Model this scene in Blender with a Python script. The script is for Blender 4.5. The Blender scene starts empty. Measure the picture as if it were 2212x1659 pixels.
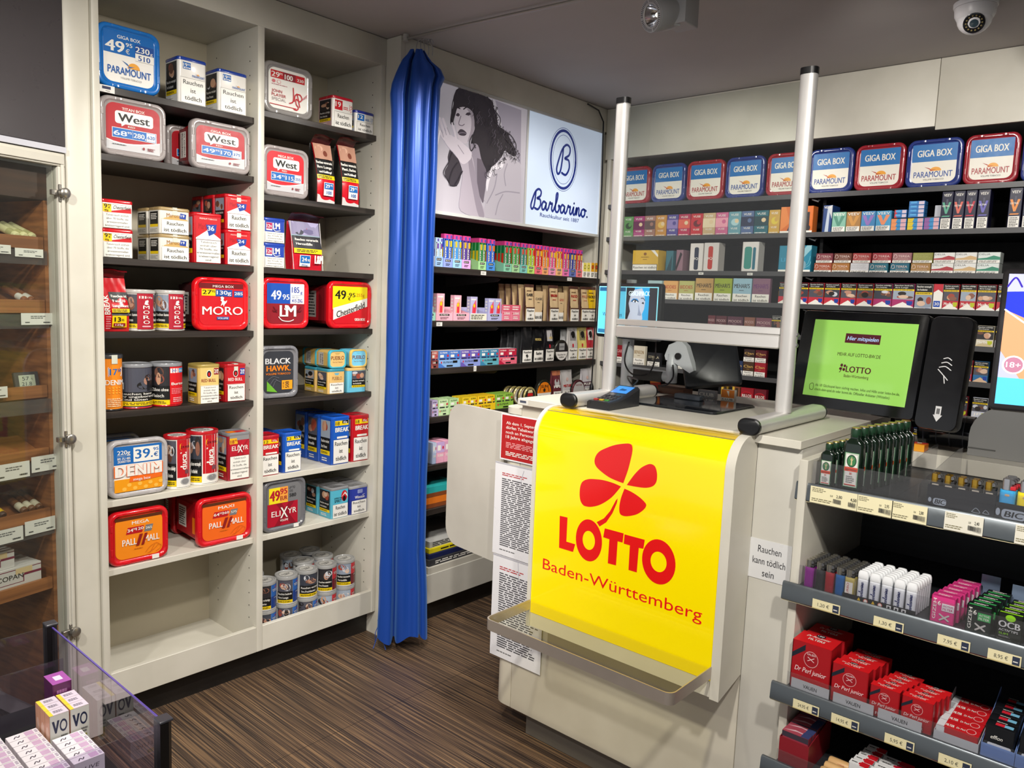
import bpy, math, random
from mathutils import Vector, Matrix
S = bpy.context.scene
COL = S.collection
PI = math.pi
R_ = math.radians

# ---------------------------------------------------------------- camera
cd = bpy.data.cameras.new('camera'); cam = bpy.data.objects.new('camera', cd); COL.objects.link(cam)
cd.sensor_width = 36.0; cd.sensor_fit = 'HORIZONTAL'; cd.lens = 1680.997 * 36.0 / 2212.0
cd.clip_start = 0.05; cd.clip_end = 60
yaw, pit, rol = -0.718913925, -0.111540337, 0.0394987070
_f = Vector((math.sin(yaw) * math.cos(pit), math.cos(yaw) * math.cos(pit), math.sin(pit)))
_r = Vector((math.cos(yaw), -math.sin(yaw), 0)); _u = _r.cross(_f)
_r2 = _r * math.cos(rol) + _u * math.sin(rol); _u2 = -_r * math.sin(rol) + _u * math.cos(rol)
_m = Matrix((_r2, _u2, -_f)).transposed().to_4x4(); _m.translation = (0, 0, 1.55)
cam.matrix_world = _m
S.camera = cam

# ---------------------------------------------------------------- exposure and light
S.view_settings.view_transform = 'Standard'; S.view_settings.look = 'None'
S.view_settings.gamma = 1.0; S.view_settings.use_curve_mapping = False
S.view_settings.exposure = 0.0
wd = bpy.data.worlds.new('shop_daylight'); S.world = wd; wd.use_nodes = True
wd.node_tree.nodes['Background'].inputs[0].default_value = (0.95, 0.97, 1.0, 1)
wd.node_tree.nodes['Background'].inputs[1].default_value = 0.54


def spot(name, loc, target, power, size=95, blend=0.6, rad=0.05, col=(1.0, 0.95, 0.88)):
    l = bpy.data.lights.new(name, 'SPOT'); l.energy = power; l.spot_size = R_(size); l.spot_blend = blend
    l.shadow_soft_size = rad; l.color = col
    o = bpy.data.objects.new(name, l); COL.objects.link(o); o.location = loc
    o.rotation_euler = (Vector(target) - Vector(loc)).to_track_quat('-Z', 'Y').to_euler()
    return o


spot('ceiling_spot', (-1.15, 0.75, 2.48), (-2.75, 1.3, 1.0), 92)
spot('ceiling_spot', (-1.40, 2.00, 2.48), (-2.75, 1.75, 0.9), 76)
spot('ceiling_spot', (-0.55, 0.35, 2.48), (-1.3, 2.1, 0.7), 130)
spot('ceiling_spot', (0.25, 0.55, 2.48), (-0.4, 2.1, 0.7), 110)
spot('ceiling_spot', (-1.55, 2.75, 2.48), (-2.75, 3.0, 1.2), 46)
spot('ceiling_spot', (-1.75, 2.65, 2.48), (-2.0, 3.8, 1.6), 26)
spot('ceiling_spot', (-0.85, 2.45, 2.48), (-1.1, 3.8, 1.7), 26)
spot('ceiling_spot', (0.0, 2.45, 2.48), (-0.4, 3.8, 1.6), 28)
spot('ceiling_spot', (-1.35, -0.35, 2.48), (-2.4, 0.6, 0.8), 85)


# ---------------------------------------------------------------- materials
def lin(h):
    def f(c):
        c /= 255.0
        return c / 12.92 if c <= 0.04045 else ((c + 0.055) / 1.055) ** 2.4
    return tuple(f(int(h[i:i + 2], 16)) for i in (0, 2, 4)) + (1.0,)


_MATS = {}


def mat(h, rough=0.42, metal=0.0, emit=0.0, noise=0.08, coat=0.0):
    """a plain material of sRGB colour h; a fine noise varies its gloss"""
    k = (h, rough, metal, emit, noise, coat)
    if k in _MATS:
        return _MATS[k]
    m = bpy.data.materials.new('surface_' + h); m.use_nodes = True
    n = m.node_tree.nodes; b = n['Principled BSDF']
    b.inputs['Base Color'].default_value = lin(h); b.inputs['Metallic'].default_value = metal
    b.inputs['Roughness'].default_value = rough
    if coat:
        b.inputs['Coat Weight'].default_value = coat; b.inputs['Coat Roughness'].default_value = 0.08
    if emit:
        b.inputs['Emission Color'].default_value = lin(h); b.inputs['Emission Strength'].default_value = emit
    if noise:
        t = n.new('ShaderNodeTexNoise'); t.inputs['Scale'].default_value = 40.0
        r = n.new('ShaderNodeMapRange'); r.inputs['To Min'].default_value = max(0.02, rough - noise); r.inputs['To Max'].default_value = min(1, rough + noise)
        c = n.new('ShaderNodeTexCoord')
        L = m.node_tree.links
        L.new(c.outputs['Object'], t.inputs['Vector']); L.new(t.outputs['Fac'], r.inputs['Value']); L.new(r.outputs['Result'], b.inputs['Roughness'])
    _MATS[k] = m
    return m


def grain(name, c0, c1, scale, axis_scale, rough=0.5, bump=0.0, lo=0.35, hi=0.65, detail=4):
    """two-tone noise stretched along one axis: laminate, wood, carpet"""
    m = bpy.data.materials.new(name); m.use_nodes = True
    n = m.node_tree.nodes; L = m.node_tree.links; b = n['Principled BSDF']
    tc = n.new('ShaderNodeTexCoord'); mp = n.new('ShaderNodeMapping'); mp.inputs['Scale'].default_value = axis_scale
    t = n.new('ShaderNodeTexNoise'); t.inputs['Scale'].default_value = scale; t.inputs['Detail'].default_value = detail
    cr = n.new('ShaderNodeValToRGB'); cr.color_ramp.elements[0].position = lo; cr.color_ramp.elements[1].position = hi
    cr.color_ramp.elements[0].color = lin(c0); cr.color_ramp.elements[1].color = lin(c1)
    L.new(tc.outputs['Object'], mp.inputs['Vector']); L.new(mp.outputs['Vector'], t.inputs['Vector'])
    L.new(t.outputs['Fac'], cr.inputs['Fac']); L.new(cr.outputs['Color'], b.inputs['Base Color'])
    b.inputs['Roughness'].default_value = rough
    if bump:
        bp = n.new('ShaderNodeBump'); bp.inputs['Strength'].default_value = bump; bp.inputs['Distance'].default_value = 0.002
        L.new(t.outputs['Fac'], bp.inputs['Height']); L.new(bp.outputs['Normal'], b.inputs['Normal'])
    return m


def clear(name, tint='ffffff', refl=1.0, rough=0.02, dirt=0.0):
    """thin clear sheet: see-through, with a grazing reflection and a trace of haze"""
    m = bpy.data.materials.new(name); m.use_nodes = True
    n = m.node_tree.nodes; L = m.node_tree.links; n.remove(n['Principled BSDF'])
    out = n['Material Output']; tr = n.new('ShaderNodeBsdfTransparent'); tr.inputs['Color'].default_value = lin(tint)
    gl = n.new('ShaderNodeBsdfGlossy'); gl.inputs['Roughness'].default_value = rough
    fr = n.new('ShaderNodeFresnel'); fr.inputs['IOR'].default_value = 1.45
    mu = n.new('ShaderNodeMath'); mu.operation = 'MULTIPLY'; mu.inputs[1].default_value = refl
    mx = n.new('ShaderNodeMixShader'); ge = n.new('ShaderNodeNewGeometry'); iv = n.new('ShaderNodeMath'); iv.operation = 'SUBTRACT'; iv.inputs[0].default_value = 1.0
    m3 = n.new('ShaderNodeMath'); m3.operation = 'MULTIPLY'; L.new(ge.outputs['Backfacing'], iv.inputs[1]); L.new(iv.outputs[0], m3.inputs[1])
    L.new(fr.outputs[0], mu.inputs[0]); L.new(mu.outputs[0], m3.inputs[0]); L.new(m3.outputs[0], mx.inputs[0])
    L.new(tr.outputs[0], mx.inputs[1]); L.new(gl.outputs[0], mx.inputs[2])
    last = mx
    if dirt:
        df = n.new('ShaderNodeBsdfDiffuse'); df.inputs['Color'].default_value = (0.8, 0.8, 0.78, 1)
        t = n.new('ShaderNodeTexNoise'); t.inputs['Scale'].default_value = 9; mr = n.new('ShaderNodeMapRange')
        mr.inputs['To Min'].default_value = dirt * 0.5; mr.inputs['To Max'].default_value = dirt * 1.5
        L.new(t.outputs['Fac'], mr.inputs['Value'])
        m2 = n.new('ShaderNodeMixShader'); L.new(mr.outputs[0], m2.inputs[0]); L.new(mx.outputs[0], m2.inputs[1]); L.new(df.outputs[0], m2.inputs[2])
        last = m2
    L.new(last.outputs[0], out.inputs['Surface'])
    return m


PAL = dict(W='efece4', K='141414', R='c4101c', r='8e1020', B='1266b4', b='1c2f7a', Y='f2cf0a', G='7c7c7c', g='b9b9b4', O='f08216', T='d9c08a',
           P='e0669a', N='3c2a22', S='c89a7c', L='8fc4e4', E='3f8f4a', C='3aa7b8', M='6c6a72', D='2a2a2c', c='d8d2c2', V='7a52a8', l='a8c860', k='f0b8c8')


def mc(c):
    return c if not isinstance(c, str) else mat(PAL.get(c, c))


# ---------------------------------------------------------------- mesh building
class MB:
    def __init__(s):
        s.v = []; s.f = []; s.m = []; s.mats = []; s.sm = []

    def mi(s, m):
        m = mc(m)
        if m not in s.mats:
            s.mats.append(m)
        return s.mats.index(m)

    def poly(s, pts, m, smooth=False):
        i = len(s.v); s.v.extend(tuple(p) for p in pts); s.f.append(tuple(range(i, i + len(pts)))); s.m.append(s.mi(m)); s.sm.append(smooth)

    def box(s, x0, x1, y0, y1, z0, z1, m):
        i = len(s.v)
        s.v += [(x, y, z) for z in (z0, z1) for y in (y0, y1) for x in (x0, x1)]
        k = s.mi(m)
        for q in ((0, 2, 3, 1), (4, 5, 7, 6), (0, 1, 5, 4), (2, 6, 7, 3), (0, 4, 6, 2), (1, 3, 7, 5)):
            s.f.append(tuple(i + a for a in q)); s.m.append(k); s.sm.append(False)
        return s

    def bbox(s, x0, x1, y0, y1, z0, z1, m, b=0.003):
        """box with small rounded edges (loft in z)"""
        hx, hy = (x1 - x0) / 2, (y1 - y0) / 2; cx, cy = (x0 + x1) / 2, (y0 + y1) / 2
        b = min(b, hx * 0.45, hy * 0.45, (z1 - z0) * 0.45)
        def lp(ins, z):
            return [(cx + p[0], cy + p[1], z) for p in rrect(2 * (hx - ins), 2 * (hy - ins), max(b - ins, b * .3), 2)]
        s.loft([lp(b * .7, z0), lp(0, z0 + b * .7), lp(0, z1 - b * .7), lp(b * .7, z1)], m)
        return s

    def loft(s, loops, m, cap0=True, cap1=True, closed=True, capm=None):
        n = len(loops[0]); i0 = len(s.v); k = s.mi(m)
        for lp in loops:
            s.v.extend(tuple(p) for p in lp)
        for a in range(len(loops) - 1):
            for j in range(n if closed else n - 1):
                j2 = (j + 1) % n
                s.f.append((i0 + a * n + j, i0 + a * n + j2, i0 + (a + 1) * n + j2, i0 + (a + 1) * n + j)); s.m.append(k); s.sm.append(True)
        kc = s.mi(capm) if capm is not None else k
        if cap0:
            s.f.append(tuple(i0 + j for j in reversed(range(n)))); s.m.append(kc); s.sm.append(False)
        if cap1:
            b = i0 + (len(loops) - 1) * n
            s.f.append(tuple(b + j for j in range(n))); s.m.append(kc); s.sm.append(False)
        return s

    def lathe(s, prof, m, c=(0, 0, 0), n=28, cap0=True, cap1=True):
        s.loft([[(c[0] + r * math.cos(2 * PI * j / n), c[1] + r * math.sin(2 * PI * j / n), c[2] + z) for j in range(n)] for r, z in prof], m, cap0, cap1)
        return s

    def tube(s, pts, r, m, n=8, caps=True, soft=False):
        pts = [Vector(p) for p in (spline(pts, 6) if soft else pts)]; loops = []; up = None
        for i, p in enumerate(pts):
            t = (pts[min(i + 1, len(pts) - 1)] - pts[max(i - 1, 0)]).normalized()
            if up is None:
                up = Vector((0, 0, 1)) if abs(t.z) < 0.9 else Vector((1, 0, 0))
            a = t.cross(up)
            a = a.normalized() if a.length > 1e-6 else Vector((1, 0, 0))
            b = a.cross(t).normalized(); up = b
            rr = r[i] if isinstance(r, (list, tuple)) else r
            loops.append([p + (a * math.cos(2 * PI * j / n) + b * math.sin(2 * PI * j / n)) * rr for j in range(n)])
        s.loft(loops, m, caps, caps)
        return s

    def grid(s, fn, nu, nv, m):
        i0 = len(s.v); k = s.mi(m)
        for b in range(nv + 1):
            for a in range(nu + 1):
                s.v.append(tuple(fn(a / nu, b / nv)))
        for b in range(nv):
            for a in range(nu):
                q = i0 + b * (nu + 1) + a
                s.f.append((q, q + 1, q + nu + 2, q + nu + 1)); s.m.append(k); s.sm.append(True)
        return s

    def xform(s, M, start=0):
        for i in range(start, len(s.v)):
            s.v[i] = tuple(M @ Vector(s.v[i]))

    def build(s, name, parent=None, loc=(0, 0, 0), rz=0.0, label=None):
        me = bpy.data.meshes.new(name)
        me.from_pydata(s.v, [], s.f)
        for m in s.mats:
            me.materials.append(m)
        me.polygons.foreach_set('material_index', s.m); me.polygons.foreach_set('use_smooth', s.sm)
        me.set_sharp_from_angle(angle=R_(42))
        me.update()
        o = bpy.data.objects.new(name, me); COL.objects.link(o)
        if parent is not None:
            o.parent = parent
        o.location = loc; o.rotation_euler = (0, 0, rz)
        if label:
            o['label'] = label
        return o


def tag(o, label, cat, group=None, kind=None):
    if label: o['label'] = label
    if cat: o['category'] = cat
    if group: o['group'] = group
    if kind: o['kind'] = kind
    return o


def thing(name, label, cat, loc=(0, 0, 0), rz=0.0, group=None):
    o = bpy.data.objects.new(name, None); COL.objects.link(o); o.empty_display_size = 0.05
    o.location = loc; o.rotation_euler = (0, 0, rz)
    return tag(o, label, cat, group)


def struct(o):
    o['kind'] = 'structure'
    return o


def dup(o, loc, rz=None, label=None, group=None):
    c = o.copy(); COL.objects.link(c); c.location = loc
    if rz is not None: c.rotation_euler = (0, 0, rz)
    if label: c['label'] = label
    if group: c['group'] = group
    for ch in list(o.children):
        d = ch.copy(); COL.objects.link(d); d.parent = c
        for g in list(ch.children):
            e = g.copy(); COL.objects.link(e); e.parent = d
    return c


def rrect(w, h, r, n=5):
    r = min(r, w / 2, h / 2); out = []
    for cx, cy, a0 in ((w / 2 - r, h / 2 - r, 0), (-w / 2 + r, h / 2 - r, 90), (-w / 2 + r, -h / 2 + r, 180), (w / 2 - r, -h / 2 + r, 270)):
        for i in range(n + 1):
            a = R_(a0 + 90.0 * i / n); out.append((cx + r * math.cos(a), cy + r * math.sin(a)))
    return out


# ---------------------------------------------------------------- printing on faces
class Fr:
    """a face to print on: fn(u, v, lift) -> point; W, H its size; seg > 0 when the face is curved"""
    def __init__(s, fn, W, H, seg=0.0):
        s.fn = fn; s.W = W; s.H = H; s.l = 0.00025; s.seg = seg

    def up(s):
        s.l += 0.00012
        return s.l


def front(w, h, y=0.0, z=0.0): return Fr(lambda u, v, l: (u - w / 2, y - l, v + z), w, h)
def side(w, d, h, z=0.0): return Fr(lambda u, v, l: (-w / 2 - l, d - u, v + z), d, h)
def topf(w, d, h): return Fr(lambda u, v, l: (u - w / 2, v, h + l), w, d)
def cylf(r, h, arc, z=0.0): return Fr(lambda u, v, l: ((r + l) * math.sin(u / r - arc / 2), r - (r + l) * math.cos(u / r - arc / 2), v + z), arc * r, h, r * 0.22)


_GL = {}


def glyphs(s):
    if s not in _GL:
        cu = bpy.data.curves.new('t', 'FONT'); cu.body = s; cu.size = 1.0; cu.resolution_u = 3
        o = bpy.data.objects.new('t', cu); me = bpy.data.meshes.new_from_object(o)
        v = [(p.co.x, p.co.y) for p in me.vertices]; f = [tuple(q.vertices) for q in me.polygons if q.area > 1e-6]
        bpy.data.objects.remove(o); bpy.data.curves.remove(cu); bpy.data.meshes.remove(me)
        x0 = min([p[0] for p in v] or [0]); x1 = max([p[0] for p in v] or [1])
        _GL[s] = (v, f, x0, max(x1, x0 + 1e-3))
    return _GL[s]


CAP = max(p[1] for p in glyphs('H')[0])


def text(mb, fr, s, u, v, w, h, m, bold=0.012, shear=0.0, rot=0.0):
    """s centred on u with its baseline at v, w wide and h tall; bold letters are struck two or three times"""
    gv, gf, x0, x1 = glyphs(s)
    sy = h / CAP; sx = (w / (x1 - x0)) if w else sy
    hw = (x1 - x0) * sx / 2; c, sn = math.cos(R_(rot)), math.sin(R_(rot)); k = mb.mi(m)
    e = bold * 1.1 * sy
    for dx, dy in ([(0, 0)] if bold < .006 else [(-e, 0), (e, 0)] if bold < .016 else [(-e, 0), (-e * .3, 0), (e * .3, 0), (e, 0)]):
        l = fr.up(); i0 = len(mb.v)
        for p in gv:
            y = p[1] * sy + dy; x = (p[0] - x0) * sx - hw + shear * y + dx
            mb.v.append(tuple(fr.fn(u + x * c - y * sn, v + x * sn + y * c, l)))
        for q in gf:
            mb.f.append(tuple(i0 + a for a in q)); mb.m.append(k); mb.sm.append(False)


def rect(mb, fr, u0, v0, u1, v1, m):
    l = fr.up()
    n = max(1, math.ceil((u1 - u0) / fr.seg)) if fr.seg else 1
    for i in range(n):
        a = u0 + (u1 - u0) * i / n; b = u0 + (u1 - u0) * (i + 1) / n
        mb.poly([fr.fn(a, v0, l), fr.fn(b, v0, l), fr.fn(b, v1, l), fr.fn(a, v1, l)], m)


def draw(mb, fr, art):
    W, H = fr.W, fr.H
    for a in art:
        t = a[0]
        if t == 'r':
            rect(mb, fr, a[1] * W, a[2] * H, a[3] * W, a[4] * H, a[5])
        elif t == 't':
            text(mb, fr, a[1], a[2] * W, a[3] * H, a[4] * (H if len(a) > 9 and abs(a[9]) == 90 else W) if a[4] else None, a[5] * (W if len(a) > 9 and abs(a[9]) == 90 else H), a[6], *(a[7:]))
        elif t == 'e':
            l = fr.up(); mb.poly([fr.fn(a[1] * W + a[3] * W * math.cos(2 * PI * i / 20), a[2] * H + a[4] * H * math.sin(2 * PI * i / 20), l) for i in range(20)], a[5])
        elif t == 'p':
            l = fr.up(); mb.poly([fr.fn(p[0] * W, p[1] * H, l) for p in a[1]], a[2])
        elif t == 'rr':
            l = fr.up(); cx, cy = (a[1] + a[3]) / 2 * W, (a[2] + a[4]) / 2 * H
            mb.poly([fr.fn(cx + p[0], cy + p[1], l) for p in rrect((a[3] - a[1]) * W, (a[4] - a[2]) * H, a[5] * W, 4)], a[6])
        elif t == 'l':
            rd = random.Random(int(a[1] * 977 + a[2] * 613 + a[5])); n = a[5]
            for i in range(n):
                y = a[4] - (i + 0.25) * (a[4] - a[2]) / n; hh = (a[4] - a[2]) / n * 0.5
                x = a[1]; end = a[3] - rd.random() * 0.25 * (a[3] - a[1])
                while x < end:
                    x2 = min(end, x + (a[3] - a[1]) * (0.06 + 0.2 * rd.random()))
                    rect(mb, fr, x * W, (y - hh) * H, x2 * W, y * H, a[6]); fr.l -= 0.00012
                    x = x2 + (a[3] - a[1]) * 0.03
            fr.up()
        elif t == 's':
            strokes(mb, fr, [[(p[0] * W, p[1] * H) for p in st] for st in a[1]], a[2] * H, a[3])


def spline(pts, n=6):
    out = []
    for i in range(len(pts) - 1):
        p0 = pts[max(i - 1, 0)]; p1 = pts[i]; p2 = pts[i + 1]; p3 = pts[min(i + 2, len(pts) - 1)]
        for j in range(n):
            t = j / n
            out.append(tuple(0.5 * ((2 * p1[k]) + (-p0[k] + p2[k]) * t + (2 * p0[k] - 5 * p1[k] + 4 * p2[k] - p3[k]) * t * t + (-p0[k] + 3 * p1[k] - 3 * p2[k] + p3[k]) * t ** 3) for k in range(len(p1))))
    out.append(tuple(pts[-1]))
    return out


def strokes(mb, fr, sts, w, m, sm=True):
    """pen strokes of width w through the points of each list"""
    for st in sts:
        l = fr.up(); P = spline(st) if sm and len(st) > 2 else st
        a, b = [], []
        for i, p in enumerate(P):
            q0 = P[max(i - 1, 0)]; q1 = P[min(i + 1, len(P) - 1)]
            dx, dy = q1[0] - q0[0], q1[1] - q0[1]; d = math.hypot(dx, dy) or 1
            a.append((p[0] - dy / d * w / 2, p[1] + dx / d * w / 2)); b.append((p[0] + dy / d * w / 2, p[1] - dx / d * w / 2))
        for i in range(len(P) - 1):
            mb.poly([fr.fn(*a[i], l), fr.fn(*a[i + 1], l), fr.fn(*b[i + 1], l), fr.fn(*b[i], l)], m)
        for e in (P[0], P[-1]):
            mb.poly([fr.fn(e[0] + w / 2 * math.cos(2 * PI * j / 8), e[1] + w / 2 * math.sin(2 * PI * j / 8), l + 2e-5) for j in range(8)], m)


# ---------------------------------------------------------------- printed motifs
def warn(u0, v0, u1, v1, n=3, col='K'):
    """white field with the thin-ruled health warning in n lines"""
    a = [('r', u0, v0, u1, v1, 'W')]; w, h = u1 - u0, v1 - v0; c = (u0 + u1) / 2
    L = {3: [('Rauchen', .82), ('ist', .22), ('tödlich', .7)], 2: [('Rauchen', .62), ('ist tödlich', .84)], 1: [('Rauchen ist tödlich', .94)]}[n]
    for i, (s, k) in enumerate(L):
        a.append(('t', s, c, v1 - (i + 0.8) * h / n * .94, k * w, .52 * h / n if n > 1 else .42 * h, col))
    return a


def warn70(u0, v0, u1, v1, narrow=False):
    a = [('r', u0, v0, u1, v1, 'W')]; w, h = u1 - u0, v1 - v0; c = (u0 + u1) / 2
    L = ([('Tabakrauch', .66), ('enthält über', .68), ('70 Stoffe, die', .74), ('erwiesenermaßen', .96), ('krebserregend', .8), ('sind.', .26)] if narrow
         else [('Tabakrauch enthält', .82), ('über 70 Stoffe, die', .78), ('erwiesenermaßen', .74), ('krebserregend sind.', .88)])
    n = len(L)
    for i, (s, k) in enumerate(L):
        a.append(('t', s, c, v1 - (i + .85) * h / n * .95, k * w, .5 * h / n, 'K', .004))
    return a


def pic(u0, v0, u1, v1, seed):
    """a shock photograph reduced to its patches"""
    rd = random.Random(seed); w, h = u1 - u0, v1 - v0
    bg = rd.choice(['3a3e48', '2c2a2e', '8d98a8', '50505a', '9aa6b4', '262428'])
    a = [('r', u0, v0, u1, v1, bg)]
    for i in range(4):
        c = rd.choice(['S', 'b98a74', 'd8b8a0', '6a4638', 'c9ccd2', '2a2422', '8a5a48', 'a04838'])
        ru, rv = w * (.12 + .14 * rd.random()), h * (.14 + .2 * rd.random())
        cu = u0 + ru + (w - 2 * ru) * rd.random(); cv = v0 + rv + (h - 2 * rv) * rd.random()
        a.append(('e', cu, cv, ru, rv, c))
    return a


WT = ['Rauchen verursacht', 'Rauchen schädigt', 'Rauchen bedroht', 'Rauchen verstopft', 'Rauchen mindert']
WT2 = ['Herzanfälle', 'Ihre Lunge', 'Ihre Potenz', 'Ihre Arterien', 'Ihre Fruchtbarkeit']


def shock(u0, v0, u1, v1, seed, ytop=False, t1=None, t2=None):
    """photo, black field with the white warning and a yellow strip; text above the photo on packs"""
    h = v1 - v0; w = u1 - u0; c = (u0 + u1) / 2; t1 = t1 or WT[seed % 5]; t2 = t2 or WT2[(seed * 3) % 5]
    if ytop:
        return pic(u0, v0, u1, v0 + .56 * h, seed) + [('r', u0, v0 + .56 * h, u1, v0 + .66 * h, 'Y'), ('r', u0, v0 + .66 * h, u1, v1, 'K'),
               ('t', t1, c, v0 + .86 * h, .86 * w, .075 * h, 'W'), ('t', t2, u0 + .4 * w, v0 + .73 * h, .6 * w, .075 * h, 'W'),
               ('l', u0 + .05 * w, v0 + .585 * h, u1 - .05 * w, v0 + .64 * h, 1, 'K')]
    return pic(u0, v0 + .5 * h, u1, v1, seed) + [('r', u0, v0 + .13 * h, u1, v0 + .5 * h, 'K'), ('r', u0, v0, u1, v0 + .13 * h, 'Y'),
           ('t', t1, c, v0 + .36 * h, .86 * w, .085 * h, 'W'), ('t', t2, c - .1 * w, v0 + .2 * h, .62 * w, .085 * h, 'W'),
           ('l', u0 + .06 * w, v0 + .03 * h, u1 - .06 * w, v0 + .1 * h, 2, 'K')]


def sideart(seed, c):
    return [('r', 0, 0, 1, 1, c)] + shock(.06, .2, .94, .97, seed) + [('l', .2, .05, .8, .15, 2, 'W')]


def price(u0, v0, u1, v1, big, small, bg, fg):
    w, h = u1 - u0, v1 - v0
    return [('r', u0, v0, u1, v1, bg), ('t', big, u0 + .36 * w, v0 + .2 * h, .56 * w, .6 * h, fg, .02), ('t', small, u0 + .82 * w, v0 + .5 * h, .24 * w, .3 * h, fg), ('t', '€', u0 + .8 * w, v0 + .14 * h, .14 * w, .26 * h, fg)]


def sun_bird(u, v, k, bird='1c4f9a', kv=None):
    """orange half sun with a gull in front, as on the tubs"""
    kv = kv or k
    sun = [(u + .24 * k + .34 * k * math.cos(PI * i / 14), v + .34 * kv * math.sin(PI * i / 14)) for i in range(15)]
    return [('p', sun, 'eda53a'), ('p', [(u - .42 * k, v + .38 * kv), (u - .12 * k, v + .24 * kv), (u, v + .1 * kv), (u + .3 * k, v + .13 * kv), (u + .02 * k, v + .02 * kv), (u - .06 * k, v), (u - .05 * k, v + .1 * kv), (u - .18 * k, v + .2 * kv)], bird)]


# ---------------------------------------------------------------- goods
def fit(o, axis, lo, hi, top):
    """keep a thing between lo and hi along a world axis and below top, shrinking it a little when it has to"""
    ms = [c for c in o.children if c.type == 'MESH'] or [o]
    vs = [v.co for c in ms for v in c.data.vertices]
    zt = max(v.z for v in vs); x0 = min(v.x for v in vs); x1 = max(v.x for v in vs)
    if zt > top: o.scale.z = top / zt
    if x1 - x0 > hi - lo: o.scale.x = (hi - lo) / (x1 - x0) * .998
    k = o.scale.x; p = o.location[axis]; o.location[axis] = max(lo - x0 * k, min(hi - x1 * k, p))
    return o


def face(o, tup, X, z):
    """put a thing whose front looks along local -y against the left wall's shelves, looking along +x"""
    y0, y1, zt, zb = tup
    o.location = (X, (y0 + y1) / 2, z); o.rotation_euler = (0, 0, PI / 2)
    return o


def tub(label, w, h, d, rim, art, body='D', clr=False, group=None, name='tobacco_tub', seed=1, strip=True, bodyart=None):
    """square bucket lying on its side, lid to the front: bucket, lid with raised rim and catches, label"""
    t = thing(name, label, 'tub', group=group); cz = h / 2; r = .17 * min(w, h)
    def lp(ins, y): return [(p[0], y, cz + p[1]) for p in rrect(w - 2 * ins, h - 2 * ins, max(.008, r - ins * .7), 6)]
    b = MB(); b.loft([lp(.004, .02), lp(.006, .03), lp(.012, .032), lp(.016, d * .6), lp(.022, d)], mat(PAL.get(body, body), .3), cap0=True)
    if bodyart: draw(b, Fr(lambda u, v, l: (-w / 2 + .0115 + .004 * (1 - u / d) - l, d - u, .03 + v), d - .034, h - .06), bodyart)
    b.build('bucket', t)
    q = MB(); k = mat(PAL.get(rim, rim), .22, coat=.5)
    q.loft([lp(.0, .022), lp(0, .008), lp(.0025, .002), lp(.006, 0), lp(.012, .0005), lp(.016, .006), lp(.018, .007)], k)
    e = .006
    for s in (-1, 1):
        for cc in (-.22, .22):
            q.bbox(w / 2 * s - (.0115 if s > 0 else -.004), w / 2 * s + (-.004 if s > 0 else .0115), -.0012, .004, cz + cc * h - .012, cz + cc * h + .012, k, .002)
            q.bbox(cc * w - .012, cc * w + .012, -.0012, .004, cz + s * h / 2 - (.0115 if s > 0 else -.004), cz + s * h / 2 + (-.004 if s > 0 else .0115), k, .002)
    if strip: q.box(.2 * w, .32 * w, -.0016, -.001, .004, .02, 'W')
    q.build('lid', t)
    m = MB(); ins = .021; lw, lh = w - 2 * ins, h - 2 * ins
    pts = [(p[0], .0058, cz + p[1]) for p in rrect(lw, lh, r * .8, 6)]
    m.loft([[(p[0], .0066, p[2]) for p in pts], pts], art[0])
    draw(m, Fr(lambda u, v, l: (u - lw / 2, .0058 - l, ins + v), lw, lh), art[1:])
    m.build('label', t)
    return t


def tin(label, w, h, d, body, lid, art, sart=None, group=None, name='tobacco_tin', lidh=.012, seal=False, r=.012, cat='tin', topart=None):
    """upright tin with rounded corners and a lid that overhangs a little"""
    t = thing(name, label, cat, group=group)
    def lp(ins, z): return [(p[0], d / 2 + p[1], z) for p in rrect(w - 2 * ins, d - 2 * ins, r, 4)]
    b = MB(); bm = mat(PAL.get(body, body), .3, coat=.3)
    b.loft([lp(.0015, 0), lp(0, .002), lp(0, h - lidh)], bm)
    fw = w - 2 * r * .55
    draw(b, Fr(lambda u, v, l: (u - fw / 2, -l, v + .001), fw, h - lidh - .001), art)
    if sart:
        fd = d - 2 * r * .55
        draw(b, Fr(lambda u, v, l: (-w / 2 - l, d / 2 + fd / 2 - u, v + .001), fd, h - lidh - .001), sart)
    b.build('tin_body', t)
    q = MB(); lm = mat(PAL.get(lid, lid), .25, coat=.4)
    q.loft([lp(-.0008, h - lidh), lp(-.0012, h - lidh + .002), lp(-.0012, h - .003), lp(.0008, h - .0006), lp(.003, h), lp(.006, h), lp(.0075, h - .0012)], lm)
    if topart: draw(q, topf(w, d, h - .0011), topart)
    q.build('lid', t)
    if seal:
        e = MB(); e.box(-.008, .008, -.0011, .0, h - .026, h + .0005, 'cfd2c4'); e.box(-.008, .008, -.0011, .02, h, h + .0006, 'cfd2c4'); e.build('tax_seal', t)
    return t


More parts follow.
